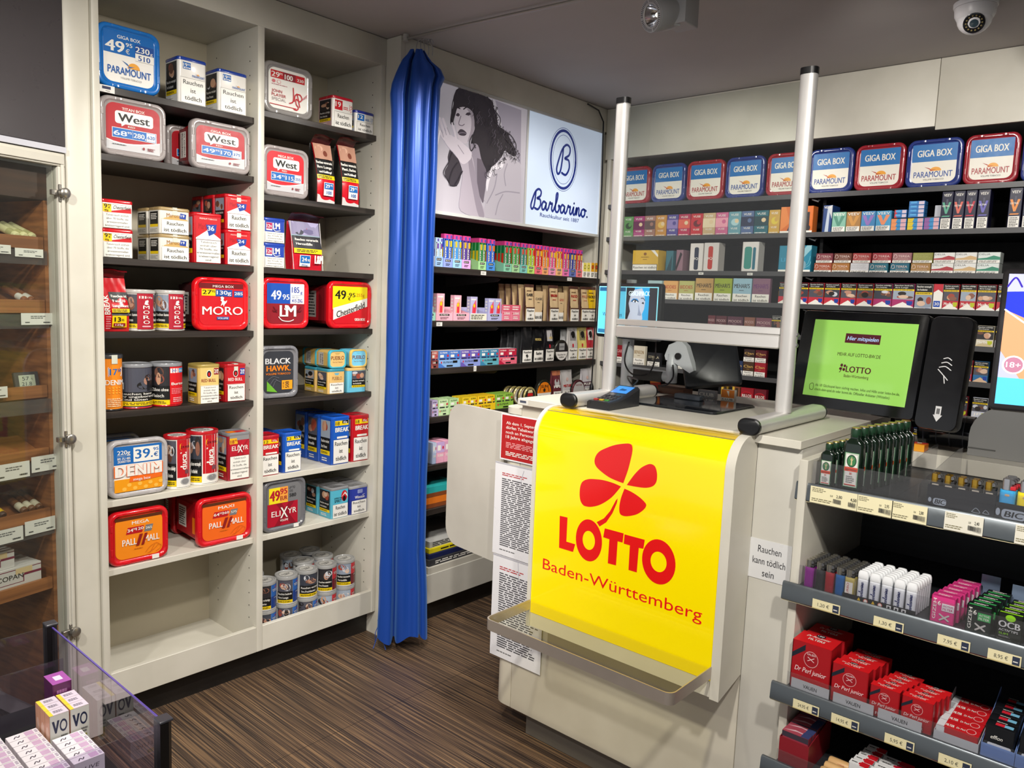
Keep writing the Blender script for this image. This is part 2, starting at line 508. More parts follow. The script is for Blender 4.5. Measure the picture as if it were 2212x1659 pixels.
def can(label, r, h, body, lid, art, arc=3.4, group=None, lidh=.012, topart=None, seal=False, name='tobacco_can'):
    """round can with a rolled foot and a plastic lid"""
    t = thing(name, label, 'can', group=group)
    b = MB(); c = (0, r, 0)
    b.lathe([(r - .002, 0), (r, .002), (r, .0045), (r - .0012, .006), (r - .0012, h - lidh)], mat(PAL.get(body, body), .28, coat=.3), c, 32)
    rr = r - .001; fr = cylf(rr, h - lidh - .008, arc, .007); fn0 = fr.fn
    fr.fn = lambda u, v, l: (fn0(u, v, l)[0], fn0(u, v, l)[1] + .001, fn0(u, v, l)[2])
    draw(b, fr, art); b.build('can_body', t)
    q = MB(); q.lathe([(r - .002, h - lidh), (r + .0015, h - lidh), (r + .0018, h - .003), (r + .0005, h - .0005), (r - .004, h), (r - .006, h - .0025)], mat(PAL.get(lid, lid), .3, coat=.3), c, 32)
    if topart:
        draw(q, Fr(lambda u, v, l: (u - r, v, h - .0025 + l), 2 * r, 2 * r), topart)
    q.build('lid', t)
    if seal:
        e = MB(); draw(e, Fr(lambda u, v, l: ((r + .0022) * math.sin((u - .009) / r), r - (r + .0022) * math.cos((u - .009) / r), h - .03 + v), .018, .03, .006), [('r', 0, 0, 1, 1, 'cfd2c4')])
        e.build('tax_seal', t)
    return t


def pouch(label, w, h, d, body, art, flap=True, group=None, lean=.012, name='tobacco_pouch', fold=.06, twist=0.0, flapc=None, sidec=None):
    """soft gusseted bag: fat at the foot, pressed flat at the top, the flap folded back"""
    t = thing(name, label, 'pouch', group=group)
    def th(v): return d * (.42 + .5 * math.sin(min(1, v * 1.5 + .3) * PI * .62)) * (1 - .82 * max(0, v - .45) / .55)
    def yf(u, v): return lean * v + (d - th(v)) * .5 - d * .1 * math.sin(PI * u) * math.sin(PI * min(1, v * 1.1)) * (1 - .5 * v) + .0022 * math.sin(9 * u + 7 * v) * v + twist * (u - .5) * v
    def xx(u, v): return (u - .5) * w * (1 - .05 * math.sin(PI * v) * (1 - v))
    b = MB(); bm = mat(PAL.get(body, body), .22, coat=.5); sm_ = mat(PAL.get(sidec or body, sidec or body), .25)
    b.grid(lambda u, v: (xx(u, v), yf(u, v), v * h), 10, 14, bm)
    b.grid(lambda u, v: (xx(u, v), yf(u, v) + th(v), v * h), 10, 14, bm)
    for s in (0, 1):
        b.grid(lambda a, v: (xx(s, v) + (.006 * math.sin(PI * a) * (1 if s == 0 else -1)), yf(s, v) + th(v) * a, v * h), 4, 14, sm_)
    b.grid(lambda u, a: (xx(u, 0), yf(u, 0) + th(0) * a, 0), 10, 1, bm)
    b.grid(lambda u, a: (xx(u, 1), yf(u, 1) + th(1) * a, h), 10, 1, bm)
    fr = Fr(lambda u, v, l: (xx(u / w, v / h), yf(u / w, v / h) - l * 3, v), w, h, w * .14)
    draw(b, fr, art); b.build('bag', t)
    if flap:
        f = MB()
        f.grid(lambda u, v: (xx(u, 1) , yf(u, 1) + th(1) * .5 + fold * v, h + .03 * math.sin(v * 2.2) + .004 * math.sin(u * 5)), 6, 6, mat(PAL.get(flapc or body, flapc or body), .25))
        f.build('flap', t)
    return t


def pack(label, w, h, d, base, art, sart=None, tart=None, group=None, name='cigarette_pack', cat='cigarette pack', r=.002):
    """card box with softened edges, printed front and side, as one mesh"""
    b = MB()
    def lp(ins, z): return [(p[0], d / 2 + p[1], z) for p in rrect(w - 2 * ins, d - 2 * ins, r, 1)]
    b.loft([lp(.0006, 0), lp(0, .0006), lp(0, h - .0006), lp(.0006, h)], mat(PAL.get(base, base), .35))
    draw(b, front(w, h), art)
    if sart: draw(b, side(w, d, h), sart)
    if tart: draw(b, topf(w, d, h), tart)
    return tag(b.build(name), label, cat, group)

# ================================================================ the room
CREAM = grain('cream_laminate', 'd9d5c8', 'cfcbbd', 5, (1, 1, 1), .38)
CREAM2 = grain('cream_laminate_worn', 'd6d0c0', 'c6bfae', 3, (1, 1, 1), .42)
GREYW = grain('grey_white_laminate', 'cfccc2', 'c4c1b7', 4, (1, 1, 1), .36)
WENGE = grain('dark_wenge_board', '1d1917', '3a322d', 60, (1, .03, 1), .45, lo=.3, hi=.7)
PLINTH = grain('black_plinth', '191614', '231f1c', 8, (1, 1, 1), .5)
STEEL = mat('b9b9bb', .3, .9)
ALU = mat('d2d0cd', .42, .45)
BLACK = mat('111113', .38)
BSHELF = mat('17171a', .45)
PLEXI = clear('clear_acrylic', 'f6f4f4', .8, .03, .02)
PANE = clear('acrylic_screen', 'f2f4f2', 2.0, .01, .006)
GLASS = clear('door_glass', 'f4f6f4', .8, .02, .01)

# floor: striped vinyl planks, stripes along x
fm = bpy.data.materials.new('striped_vinyl'); fm.use_nodes = True
n = fm.node_tree.nodes; L = fm.node_tree.links; b = n['Principled BSDF']
tc = n.new('ShaderNodeTexCoord')
def fnoise(scale, sx, sy, det=3):
    mp = n.new('ShaderNodeMapping'); mp.inputs['Scale'].default_value = (sx, sy, 1); t = n.new('ShaderNodeTexNoise')
    t.inputs['Scale'].default_value = scale; t.inputs['Detail'].default_value = det
    L.new(tc.outputs['Object'], mp.inputs['Vector']); L.new(mp.outputs['Vector'], t.inputs['Vector']); return t
t1 = fnoise(1.0, 2.2, 330, 4); t2 = fnoise(1.0, 1.0, 110, 2); t3 = fnoise(900, 1, 1, 1)
mx = n.new('ShaderNodeMath'); mx.operation = 'MULTIPLY_ADD'; mx.inputs[1].default_value = .62
m2 = n.new('ShaderNodeMath'); m2.operation = 'MULTIPLY_ADD'; m2.inputs[1].default_value = .30
m3 = n.new('ShaderNodeMath'); m3.operation = 'MULTIPLY'; m3.inputs[1].default_value = .12
L.new(t3.outputs['Fac'], m3.inputs[0]); L.new(t2.outputs['Fac'], m2.inputs[0]); L.new(m3.outputs[0], m2.inputs[2])
L.new(t1.outputs['Fac'], mx.inputs[0]); L.new(m2.outputs[0], mx.inputs[2])
cr = n.new('ShaderNodeValToRGB'); e = cr.color_ramp.elements
e[0].position = .40; e[0].color = lin('1c1614'); e[1].position = .66; e[1].color = lin('987856')
q = cr.color_ramp.elements.new(.50); q.color = lin('43352c'); q = cr.color_ramp.elements.new(.56); q.color = lin('6a543f')
L.new(mx.outputs[0], cr.inputs['Fac'])
br = n.new('ShaderNodeTexBrick'); br.inputs['Scale'].default_value = 1.0; br.inputs['Mortar Size'].default_value = .0016
br.inputs['Brick Width'].default_value = .92; br.inputs['Row Height'].default_value = 40.0; br.offset = 0
br.inputs['Color1'].default_value = br.inputs['Color2'].default_value = (1, 1, 1, 1); br.inputs['Mortar'].default_value = (.35, .35, .35, 1)
mb_ = n.new('ShaderNodeMapping'); mb_.inputs['Location'].default_value = (2.134, 20, 0)
L.new(tc.outputs['Object'], mb_.inputs['Vector']); L.new(mb_.outputs['Vector'], br.inputs['Vector'])
mm = n.new('ShaderNodeMix'); mm.data_type = 'RGBA'; mm.blend_type = 'MULTIPLY'; mm.inputs['Factor'].default_value = 1
L.new(cr.outputs['Color'], mm.inputs['A']); L.new(br.outputs['Color'], mm.inputs['B']); L.new(mm.outputs['Result'], b.inputs['Base Color'])
b.inputs['Roughness'].default_value = .5
struct(MB().box(-3.6, 2.6, -2.6, 4.4, -.05, 0, fm).build('floor'))
CEIL = grain('matt_grey_ceiling', 'b2aca9', 'b8b2af', 2, (1, 1, 1), .8)
WALLM = grain('painted_wall', 'c9c4b8', 'bfbaae', 2, (1, 1, 1), .7)
struct(MB().box(-3.6, 2.6, -2.6, 4.4, 2.6, 2.66, CEIL).build('ceiling'))
struct(MB().box(-3.2, -3.1, .45, 4.3, 0, 2.6, WALLM).build('wall_left'))
struct(MB().box(-3.2, 2.6, 4.2, 4.3, 0, 2.6, WALLM).build('wall_back'))
struct(MB().box(2.5, 2.6, -2.6, 4.2, 0, 2.6, WALLM).build('wall_right'))

# ================================================================ left shelving unit
XF = -2.666; XB = -3.045
su = thing('shelving_unit', 'tall cream two-bay shelving unit with black upper and white lower shelves', 'shelf', (-2.86, 1.6, 0))
def up(mb, name, lab=None, parent=None):   # a part given in world coordinates
    p = parent or su
    o = mb.build(name, p, label=lab); o.location = -p.location
    return o
HOLE = mat('2a2622', .8)
def sidep(y0, y1, holes=()):
    m = MB().bbox(XB - .012, XF, y0, y1, .112, 2.49, CREAM, .002)
    for yy, ny in holes:
        for xx in (XF - .055, XF - .30):
            z = .24
            while z < 2.44:
                pts = [(xx + .0028 * math.cos(2 * PI * i / 8), yy + ny * .0006, z + .0028 * math.sin(2 * PI * i / 8)) for i in range(8)]
                m.poly(pts, HOLE); z += .0508
    return m
up(sidep(1.004, 1.026), 'side_panel'); up(sidep(1.574, 1.601, ((1.574, -1),)), 'side_panel'); up(sidep(2.142, 2.166, ((2.142, -1),)), 'side_panel')
BROWNB = grain('back_board', 'b9b09c', 'aea58f', 3, (1, 1, 1), .5)
for a, c in ((1.026, 1.574), (1.601, 2.142)):
    up(MB().box(XB - .012, XB, a, c, .112, 2.49, BROWNB), 'back_panel')
    up(MB().box(XB, XF - .02, a, c, .112, .135, CREAM), 'base_board')
    up(MB().bbox(XF - .02, XF, a, c, .112, .214, CREAM, .002), 'front_lip')
up(MB().bbox(XB - .012, XF + .001, 1.004, 2.168, 2.489, 2.598, CREAM, .002), 'top_panel')
up(MB().box(XB, -2.725, 1.004, 2.166, 0, .112, PLINTH), 'plinth')
SZ1 = [2.168, 1.956, 1.626, 1.383, 1.116, .812, .573]; SZ2 = [2.203, 1.897, 1.624, 1.388, 1.114, .809, .573]
for k, (a, c, zs) in enumerate(((1.027, 1.573, SZ1), (1.602, 2.141, SZ2))):
    for i, z in enumerate(zs):
        o = up(MB().bbox(XB, -2.69, a, c, z - .022, z, WENGE if i < 5 else CREAM, .0015), 'shelf', 'dark wenge shelf board' if i < 5 else 'white shelf board')
# filler strip between humidor and shelving
struct(MB().bbox(XB, XF - .012, .925, 1.003, 0, 2.598, CREAM, .006).build('trim_1'))

# ================================================================ back-left unit with the light box
XBF = -2.575
bu = thing('shelving_unit', 'cream shelving unit under the illuminated sign with dark shelves of small boxes', 'shelf', (-2.8, 2.9, 0))
def bp(mb, name, lab=None): return up(mb, name, lab, bu)
bp(MB().bbox(-3.06, XBF, 2.168, 2.192, .0, 2.598, CREAM, .002), 'side_panel')
bp(MB().box(-3.06, XBF, 3.70, 3.722, 0, 2.598, CREAM), 'side_panel')
bp(MB().bbox(-2.62, XBF, 2.192, 3.70, 2.476, 2.598, CREAM, .002), 'top_panel')
bp(MB().box(-3.06, -3.04, 2.192, 3.70, .1, 2.476, mat('1b1715', .6)), 'back_panel')
bp(MB().box(-3.04, -2.63, 2.192, 3.70, .0, .099, PLINTH), 'plinth')
bp(MB().bbox(-3.04, -2.585, 2.192, 3.70, .1, .24, GREYW, .003), 'base_board')
XS = -2.60
SB = [1.672, 1.428, 1.21, .985, .76, .55]
for i, z in enumerate(SB):
    bp(MB().bbox(-3.04, XS, 2.194, 3.698, z - .028, z, WENGE, .002), 'shelf')
    q = MB(); q.loft([[(-3.03, y, z - .03), (-2.66, y, z - .03), (-2.64, y, z - .038), (-2.66, y, z - .05), (-3.03, y, z - .085)] for y in (2.895, 2.899)], mat('55504c', .5))
    bp(q, 'bracket')
# the light box sign
sg = thing('illuminated_sign', 'wide illuminated advertising panel with black and white portrait and blue script logo', 'sign', (-2.59, 2.97, 1.92))
Y0, Y1, Z0, Z1, XP = 2.262, 3.612, 1.915, 2.472, -2.572
def sp(mb, name, lab=None): return up(mb, name, lab, sg)
sp(MB().box(-2.70, XP - .004, 2.2, 3.626, 1.9, 2.475, GREYW), 'housing')
fr_ = MB()
for a in ((2.2, 3.626, 2.462, 2.475), (2.2, 3.626, 1.9, 1.914), (2.975, 2.987, 1.914, 2.462), (3.612, 3.626, 1.914, 2.462), (2.2, 2.214, 1.914, 2.462)):
    fr_.bbox(XP - .004, XP + .004, a[0], a[1], a[2], a[3], mat('c9cac8', .35), .001)
sp(fr_, 'frame')
PW, PH = 2.975 - 2.214, 2.462 - 1.914
ph = MB(); EM = .42
def em(h): return mat(h, .25, 0, EM, 0)
fp = Fr(lambda u, v, l: (XP - .003 + l, 2.214 + u, 1.914 + v), PW, PH)

# ================================================================ goods on the left unit, bay by bay
XT = -2.698
def L_(o, tup, z, X=XT):
    """stand a thing on a shelf of the left unit, kept clear of the board above and the side panels"""
    o = face(o, tup, X, z + .0006)
    yc = o.location.y; bay = 0 if yc < 1.59 else 1; a, b = ((1.0275, 1.5725), (1.6025, 2.1405))[bay]
    up_ = [s - .022 for s in (SZ1, SZ2)[bay]] + [2.489]; lim = min(s for s in up_ if s > z + .02) - z - .002
    return fit(o, 1, a, b, lim)
def wh(t): return t[1] - t[0], t[2] - t[3]
DS = .0
# ---- first bay, top shelf
q = (1.032, 1.233, 2.365, 2.148); w = q[1] - q[0]
PARA = sun_bird(.5, .32, .36, '2f6cae', .34) + [('t', 'PARAMOUNT', .5, .17, .86, .14, '1f5aa6'), ('t', 'VOLUME TOBACCO', .53, .085, .42, .035, '8a8a8a', 0)]
L_(tub('blue square tobacco tub with white lower label on the top black shelf', w, .2, .14, '1b6fc0', ['W', ('r', 0, .56, 1, 1, 'B'), ('t', 'GIGA BOX', .5, .87, .46, .065, 'W'), ('t', '49', .22, .6, .36, .21, 'W', .03),
   ('t', '95', .5, .74, .13, .075, 'W'), ('t', '€', .47, .6, .08, .09, 'W', 0), ('r', .62, .66, 1, .83, '1c4c98'), ('t', '230', .77, .68, .28, .11, 'W', .02), ('t', 'g', .95, .68, .05, .06, 'W', 0), ('r', .62, .5, 1, .655, 'W'), ('t', '510', .8, .52, .24, .1, '1c4c98', .02)] + PARA,
   '1b6fc0', name='tobacco_tub', strip=False), q, SZ1[0])
WPT = [('r', 0, .6, 1, .605, 'K'), ('r', .1, .8, .42, .96, 'B'), ('t', '19', .2, .86, .16, .075, 'W', .02), ('t', '95', .35, .89, .1, .04, 'W'), ('r', .12, .815, .4, .845, 'W'), ('t', '80g', .26, .818, .16, .022, 'B')] + sun_bird(.66, .7, .17, '1c4f9a', .1) + [('t', 'PARAMOUNT', .72, .64, .5, .055, '1f5aa6')] + warn(.02, .01, .98, .595)
for i, (q, lab, sd) in enumerate((((1.293, 1.395, 2.322, 2.161), 'white rectangular tobacco tin with blue lid standing beside the blue square tub', 3), ((1.438, 1.550, 2.315, 2.158), 'white rectangular tobacco tin with blue lid at the right end of the top shelf', 4))):
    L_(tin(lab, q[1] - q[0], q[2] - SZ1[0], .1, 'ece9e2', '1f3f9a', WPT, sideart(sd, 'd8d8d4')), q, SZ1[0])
# ---- second shelf: red tubs with clear lids
def west(tt, pr, gr, n, red='ad1220'):
    wave = [(0, .22)] + [(i / 8, .2 - .09 * math.sin(PI * (i / 8) ** .8) + .06 * (i / 8)) for i in range(9)] + [(1, 0), (0, 0)]
    return [red, ('p', [(0, .24)] + [(i / 8, .22 - .085 * math.sin(PI * (i / 8) ** .8) + .06 * (i / 8)) for i in range(9)] + [(1, 0), (0, 0)], 'W'), ('p', wave, 'c4c4c6'),
        ('t', tt, .5, .86, .42, .06, 'W'), ('rr', .16, .57, .87, .84, .05, 'W'), ('p', [(.27, .58), (.36, .58), (.28, .51)], 'W'), ('t', 'West', .51, .62, .58, .17, 'K', .03),
        ('t', 'RED', .46, .505, .13, .04, 'W'), ('r', .1, .26, .93, .475, 'W'), ('r', .11, .27, .92, .465, 'B'), ('r', .74, .28, .91, .455, 'W'), ('t', pr, .25, .31, .24, .1, 'W', .02), ('t', '95', .42, .37, .08, .045, 'W'),
        ('r', .475, .29, .48, .445, 'W'), ('t', gr, .595, .31, .2, .1, 'W', .02), ('t', 'g', .715, .3, .03, .04, 'W'), ('t', n, .825, .33, .14, .07, 'B'), ('l', .1, .1, .36, .13, 1, '6a6a6a'), ('l', .75, .06, .9, .13, 3, 'r'), ('e', .68, .1, .02, .03, 'r')]
CL = 'a29a98'
SB_ = [('r', 0, 0, 1, 1, '7c1018'), ('r', .1, .1, .62, .9, 'W'), ('t', 'Rauchen', .24, .5, .7, .11, 'K', .01, 0, -90), ('t', 'ist tödlich', .45, .5, .74, .11, 'K', .01, 0, -90)]
q = (1.036, 1.251, 2.125, 1.910)
L_(tub('big red tobacco tub with clear lid at the left end of the second shelf', q[1] - q[0], .197, .13, CL, west('TITAN BOX', '68', '280', '620'), 'a01018', strip=False, bodyart=SB_), q, SZ1[1])
q = (1.337, 1.563, 2.127, 1.907)
L_(tub('red tobacco tub with clear lid at the right end of the second shelf', q[1] - q[0], .172, .12, CL, west('GIGA BOX', '49', '170', '375'), 'a01018', strip=False, bodyart=SB_), q, SZ1[1])
q2 = (q[0] - .02, q[1] - .035, 0, 0)
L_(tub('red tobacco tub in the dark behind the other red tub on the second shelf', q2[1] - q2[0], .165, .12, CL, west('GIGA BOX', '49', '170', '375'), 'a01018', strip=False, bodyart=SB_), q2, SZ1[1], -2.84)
# ---- third shelf
CH = [('r', 0, .62, 1, 1, 'W'), ('p', [(0, .62), (1, .64), (1, .84)], 'R'), ('r', 0, .64, .3, .97, 'Y'), ('t', '9', .1, .78, .1, .16, 'K', .02), ('t', '95', .23, .87, .1, .07, 'K'), ('t', '€', .22, .77, .06, .07, 'K'), ('t', '40g', .12, .67, .14, .06, 'K'),
      ('t', 'Chesterfield', .65, .78, .6, .13, 'K', 0, .25), ('r', 0, .95, 1, 1, 'W')] + warn70(.01, .01, .99, .61)
q = (1.033, 1.136, 1.815, 1.619); hh = (q[2] - SZ1[2]) / 2 - .0008
for i in range(2):
    L_(tin('flat red and white tobacco tin with yellow price corner, ' + ('lower' if i == 0 else 'upper') + ' of its stack', q[1] - q[0], hh, .09, 'W', 'R', CH, sideart(5, 'R')), q, SZ1[2] + i * (hh + .0008))
MG = [('r', 0, .62, 1, .63, 'T'), ('p', [(.08, .64), (.97, .62), (.97, .66), (.5, .84), (.08, .66)], 'c9a562'), ('t', 'Marlboro', .5, .72, .62, .17, '9c6a2c', .01), ('p', [(.66, .7), (.9, .68), (.92, .9), (.7, .93)], '1b3f9c'), ('t', '19', .78, .77, .13, .1, 'W', .02)] + warn(.01, .01, .99, .6, 2)
SG = [('r', 0, 0, 1, 1, 'd9d6cc'), ('r', .1, .28, .95, .95, 'K'), ('l', .2, .6, .85, .88, 4, 'W'), ('r', .1, .28, .95, .4, 'Y'), ('l', .1, .06, .9, .22, 3, '9a9a96')]
q = (1.223, 1.331, 1.810, 1.621); hh = (q[2] - SZ1[2]) / 2 - .0008
for j in range(2):
    for i in range(2):
        lab = 'white tobacco tin with gold lid, %s tin of the %s stack' % (('lower', 'upper')[i], ('front', 'rear')[j])
        L_(tin(lab, q[1] - q[0], hh, .085, 'e2dfd6', 'a48c60', MG, SG, seal=True), q, SZ1[2] + i * (hh + .0008), XT - j * .094)
MR = lambda p: [('r', 0, .5, 1, 1, 'R'), ('p', [(0, .5), (0, .53), (.5, .72), (1, .53), (1, .5)], 'W'), ('t', 'Marlboro', .42, .72, .62, .12, '9a0c18', 0), ('t', 'PREMIUM TOBACCO', .5, .93, .7, .03, 'W', 0), ('p', [(.4, .82), (.52, .58), (.8, .66), (.84, .84)], '1b3f9c'), ('t', p, .6, .7, .26, .1, 'W', .02), ('r', 0, .495, 1, .5, 'K')]
q = (1.345, 1.451, 1.804, 1.617)
L_(tin('tall red and white tobacco tin with big blue price patch on the third shelf', q[1] - q[0], q[2] - SZ1[2], .09, 'R', 'R', MR('36') + warn70(.01, .01, .99, .49, True), sideart(6, 'R')), q, SZ1[2])
q = (1.464, 1.569, 1.883, 1.622); hh = (q[2] - SZ1[2]) / 2 - .0008
for j in range(3):
    for i in range(2):
        if j and not i: pass
        lab = 'red and white tobacco tin under grey tax seal, %s tin, %s from the shelf edge' % (('lower', 'upper')[i], ('first', 'second', 'third')[j])
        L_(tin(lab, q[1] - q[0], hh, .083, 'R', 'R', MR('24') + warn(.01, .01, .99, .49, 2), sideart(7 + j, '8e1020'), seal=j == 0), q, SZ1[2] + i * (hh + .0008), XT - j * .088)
# ---- fourth shelf
BRK = [('t', 'BREAK', .25, .5, .36, .19, 'W', .03, 0, 90), ('r', .3, .3, 1, .74, 'K'), ('t', 'Rauchen ist', .66, .64, .6, .05, 'W', .02), ('t', '9 von 10', .62, .55, .5, .05, 'W', .02), ('t', 'Lungenkarz', .66, .46, .62, .05, 'W', .02), ('r', .3, .36, 1, .43, 'Y'), ('l', .33, .37, .97, .42, 2, 'K'),
       ('r', .3, .08, .86, .3, 'Y'), ('t', '13', .5, .19, .24, .08, 'K', .02), ('t', '95', .7, .2, .1, .04, 'K'), ('r', .34, .1, .8, .16, 'r'), ('t', '125g', .56, .11, .3, .035, 'W'), ('l', .06, .04, .24, .3, 6, 'd88890')]
q = (1.041, 1.116, 1.559, 1.390)
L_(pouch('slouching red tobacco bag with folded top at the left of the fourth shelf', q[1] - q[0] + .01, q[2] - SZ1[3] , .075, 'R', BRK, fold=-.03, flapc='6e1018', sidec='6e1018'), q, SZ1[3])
def moro(sd):
    return ([('r', 0, 0, 1, 1, 'cfc9c4')] + shock(0, .03, .36, .97, sd, False, 'Rauchen kann', 'verlorenes') + shock(.68, .03, 1, .97, sd + 1, False, 'Rauchen kann', 'Ihre Kinder') + [('r', .34, .0, .7, 1, 'b01c30'), ('r', .38, .86, .52, .93, 'W'), ('t', '27', .45, .87, .1, .05, 'b01c30'), ('t', '130g', .6, .87, .13, .045, 'W')] +
            [('p', [(.48, .7), (.5, .8), (.56, .82), (.57, .76), (.54, .74), (.58, .7), (.53, .68)], 'W')] + [('t', c, .52, v, .13, .095, 'W') for c, v in zip('MORO', (.57, .43, .29, .15))] + [('rr', .43, .06, .61, .1, .02, 'd8a8b0')])
for q, lab, sd in (((1.117, 1.225, 1.524, 1.391), 'round tin with upright dark red stripe beside the slouching red bag', 11), ((1.226, 1.330, 1.525, 1.391), 'round tin with upright dark red stripe beside the bright red tub', 13)):
    w = q[1] - q[0]; L_(can(lab, w / 2 - .002, q[2] - SZ1[3], 'c8c4be', 'b9b6b0', moro(sd), 3.0), q, SZ1[3])
q = (1.345, 1.558, 1.579, 1.390)
HORSE = [(.47, .46), (.5, .56), (.46, .6), (.49, .62), (.46, .66), (.5, .69), (.55, .66), (.53, .6), (.57, .57), (.62, .6), (.6, .54), (.56, .5), (.54, .44), (.52, .5)]
L_(tub('bright red tobacco tub with white horse emblem at the right of the fourth shelf', q[1] - q[0], q[2] - SZ1[3] - .002, .15, 'd8121c', ['cc1420', ('r', 0, .88, 1, 1, '6e0e16'), ('t', 'MEGA BOX', .54, .9, .48, .055, 'W', 0), ('r', .05, .7, .36, .86, 'Y'), ('t', '27', .17, .735, .2, .1, 'K', .02), ('t', '95', .31, .78, .07, .05, 'K'), ('r', .36, .69, .74, .85, '1b4f9c'), ('t', '130g', .55, .735, .33, .09, 'W', .02), ('r', .78, .68, .99, .83, '1b4f9c'), ('t', '285', .885, .73, .19, .07, 'W', .02),
   ('p', HORSE, 'W'), ('t', 'MORO', .52, .25, .92, .19, 'W', .015), ('r', .38, .13, .66, .2, '1b4f9c'), ('t', 'VOLUME', .52, .145, .24, .04, 'W')], '4a1418', strip=False, bodyart=[('r', 0, 0, 1, 1, '3a1a1c'), ('r', .2, .2, .7, .8, 'b9b4ae'), ('l', .25, .25, .65, .75, 6, 'K')]), q, SZ1[3])
# ---- fifth shelf: cans and tins
q = (1.030, 1.106, 1.305, 1.126)
DEN = [('r', 0, 0, 1, 1, 'D')] + [('r', 0, .06, .22, .96, 'K'), ('r', .0, .02, .22, .12, 'Y'), ('r', .8, .02, 1, .12, 'Y'), ('r', .22, 0, .8, 1, 'ee8a1c'), ('rr', .32, .64, .76, .84, .03, 'W'), ('rr', .335, .65, .745, .83, .03, 'B'), ('rr', .35, .66, .73, .82, .03, 'W'), ('t', '17', .47, .68, .2, .12, 'B', .02), ('t', '50', .65, .74, .12, .06, 'B'), ('t', 'DENIM', .52, .48, .54, .1, 'W', .02)] + [('e', .36 + .09 * i, .42 - .05 * j, .02, .014, 'f7b23c') for i in range(4) for j in range(3)] + [('l', .3, .04, .74, .22, 5, 'f6d8a8')]
L_(can('tall orange tobacco can with white price patch at the left of the fifth shelf', (q[1] - q[0]) / 2, q[2] - SZ1[4], 'D', '3a3c40', DEN, 3.0, seal=True), q, SZ1[4])
q = (1.104, 1.211, 1.271, 1.131)
COUPLE = [('r', 0, 0, 1, 1, '4c4e5a'), ('e', .72, .72, .13, .12, '2a2220'), ('e', .62, .66, .08, .1, 'b98a74'), ('e', .66, .76, .09, .06, '3a2a22'), ('e', .55, .55, .16, .1, '1a1a1c'), ('r', .62, .4, 1, .66, '1a1a1c'), ('r', .06, .45, .1, .62, 'd8d8d4'), ('p', [(.05, .4), (.5, .48), (.75, .44), (.78, .36), (.05, .36)], 'c9c4b8'), ('r', 0, .15, 1, .38, 'K'), ('t', 'Rauchen kann', .4, .31, .74, .055, 'W', .02), ('t', 'Ihr ungeborenes', .46, .24, .84, .055, 'W', .02), ('t', 'Kind töten', .33, .165, .58, .055, 'W', .02), ('r', 0, .03, 1, .14, 'Y'), ('l', .04, .05, .96, .12, 2, 'K')]
L_(can('round can whose front shows a grieving couple in a dark picture', (q[1] - q[0]) / 2 - .001, q[2] - SZ1[4], 'b02030', '8a8c90', COUPLE, 2.9), q, SZ1[4])
q = (1.209, 1.317, 1.270, 1.131)
L_(can('round can with bright red front stripe and grey lid on the fifth shelf', (q[1] - q[0]) / 2 - .001, q[2] - SZ1[4], 'R', '8a8c90', shock(0, .0, .44, 1, 21, False, 'Zähne ohne', 'Fleisch') + shock(.84, 0, 1, 1, 22) + [('r', .44, 0, .84, 1, 'd4141e'), ('r', .45, .84, .66, .96, 'W'), ('t', '20', .53, .87, .11, .06, 'B'), ('r', .66, .84, .82, .96, '3f9ad6'), ('t', '65g', .74, .87, .12, .05, 'W'), ('t', 'Burton', .64, .52, .34, .07, 'W', .02), ('l', .47, .28, .78, .44, 4, 'f08088'), ('l', .5, .06, .78, .2, 3, 'f0b0b0')], 2.9), q, SZ1[4])
BULL = lambda c, tc: [('r', 0, .5, 1, 1, c), ('e', .48, .82, .14, .11, 'W'), ('e', .48, .82, .115, .09, 'K'), ('e', .48, .81, .06, .055, 'c41420'), ('t', 'RED BULL', .46, .6, .78, .085, tc, .015), ('r', 0, .495, 1, .505, 'W')]
q = (1.358, 1.442, 1.261, 1.126)
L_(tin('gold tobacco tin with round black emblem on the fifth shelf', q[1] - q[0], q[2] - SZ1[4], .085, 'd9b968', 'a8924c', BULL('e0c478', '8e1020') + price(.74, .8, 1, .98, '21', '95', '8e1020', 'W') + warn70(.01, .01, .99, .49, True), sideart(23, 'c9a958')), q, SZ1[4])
q = (1.462, 1.548, 1.259, 1.123)
L_(tin('red tobacco tin with grey seal strip at the right end of the fifth shelf', q[1] - q[0], q[2] - SZ1[4], .085, 'b01620', 'b01620', BULL('c01824', 'W') + price(.72, .76, .98, .96, '21', '95', '1b3f9c', 'W') + warn(.03, .02, .97, .49, 3), sideart(24, 'b01620'), seal=True), q, SZ1[4])
q = (1.261, 1.382, 1.248, 1.109)
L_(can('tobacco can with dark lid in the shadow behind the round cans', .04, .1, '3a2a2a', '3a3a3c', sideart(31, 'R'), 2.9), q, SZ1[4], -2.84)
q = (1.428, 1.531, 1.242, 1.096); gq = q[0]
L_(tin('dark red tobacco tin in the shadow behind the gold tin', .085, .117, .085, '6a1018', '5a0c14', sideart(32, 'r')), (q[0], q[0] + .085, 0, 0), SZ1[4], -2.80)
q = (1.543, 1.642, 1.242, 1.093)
L_(tin('dark red tobacco tin in the shadow behind the red tin with the seal', .085, .118, .085, '6a1018', '5a0c14', sideart(33, 'r')), (gq + .088, gq + .173, 0, 0), SZ1[4], -2.80)
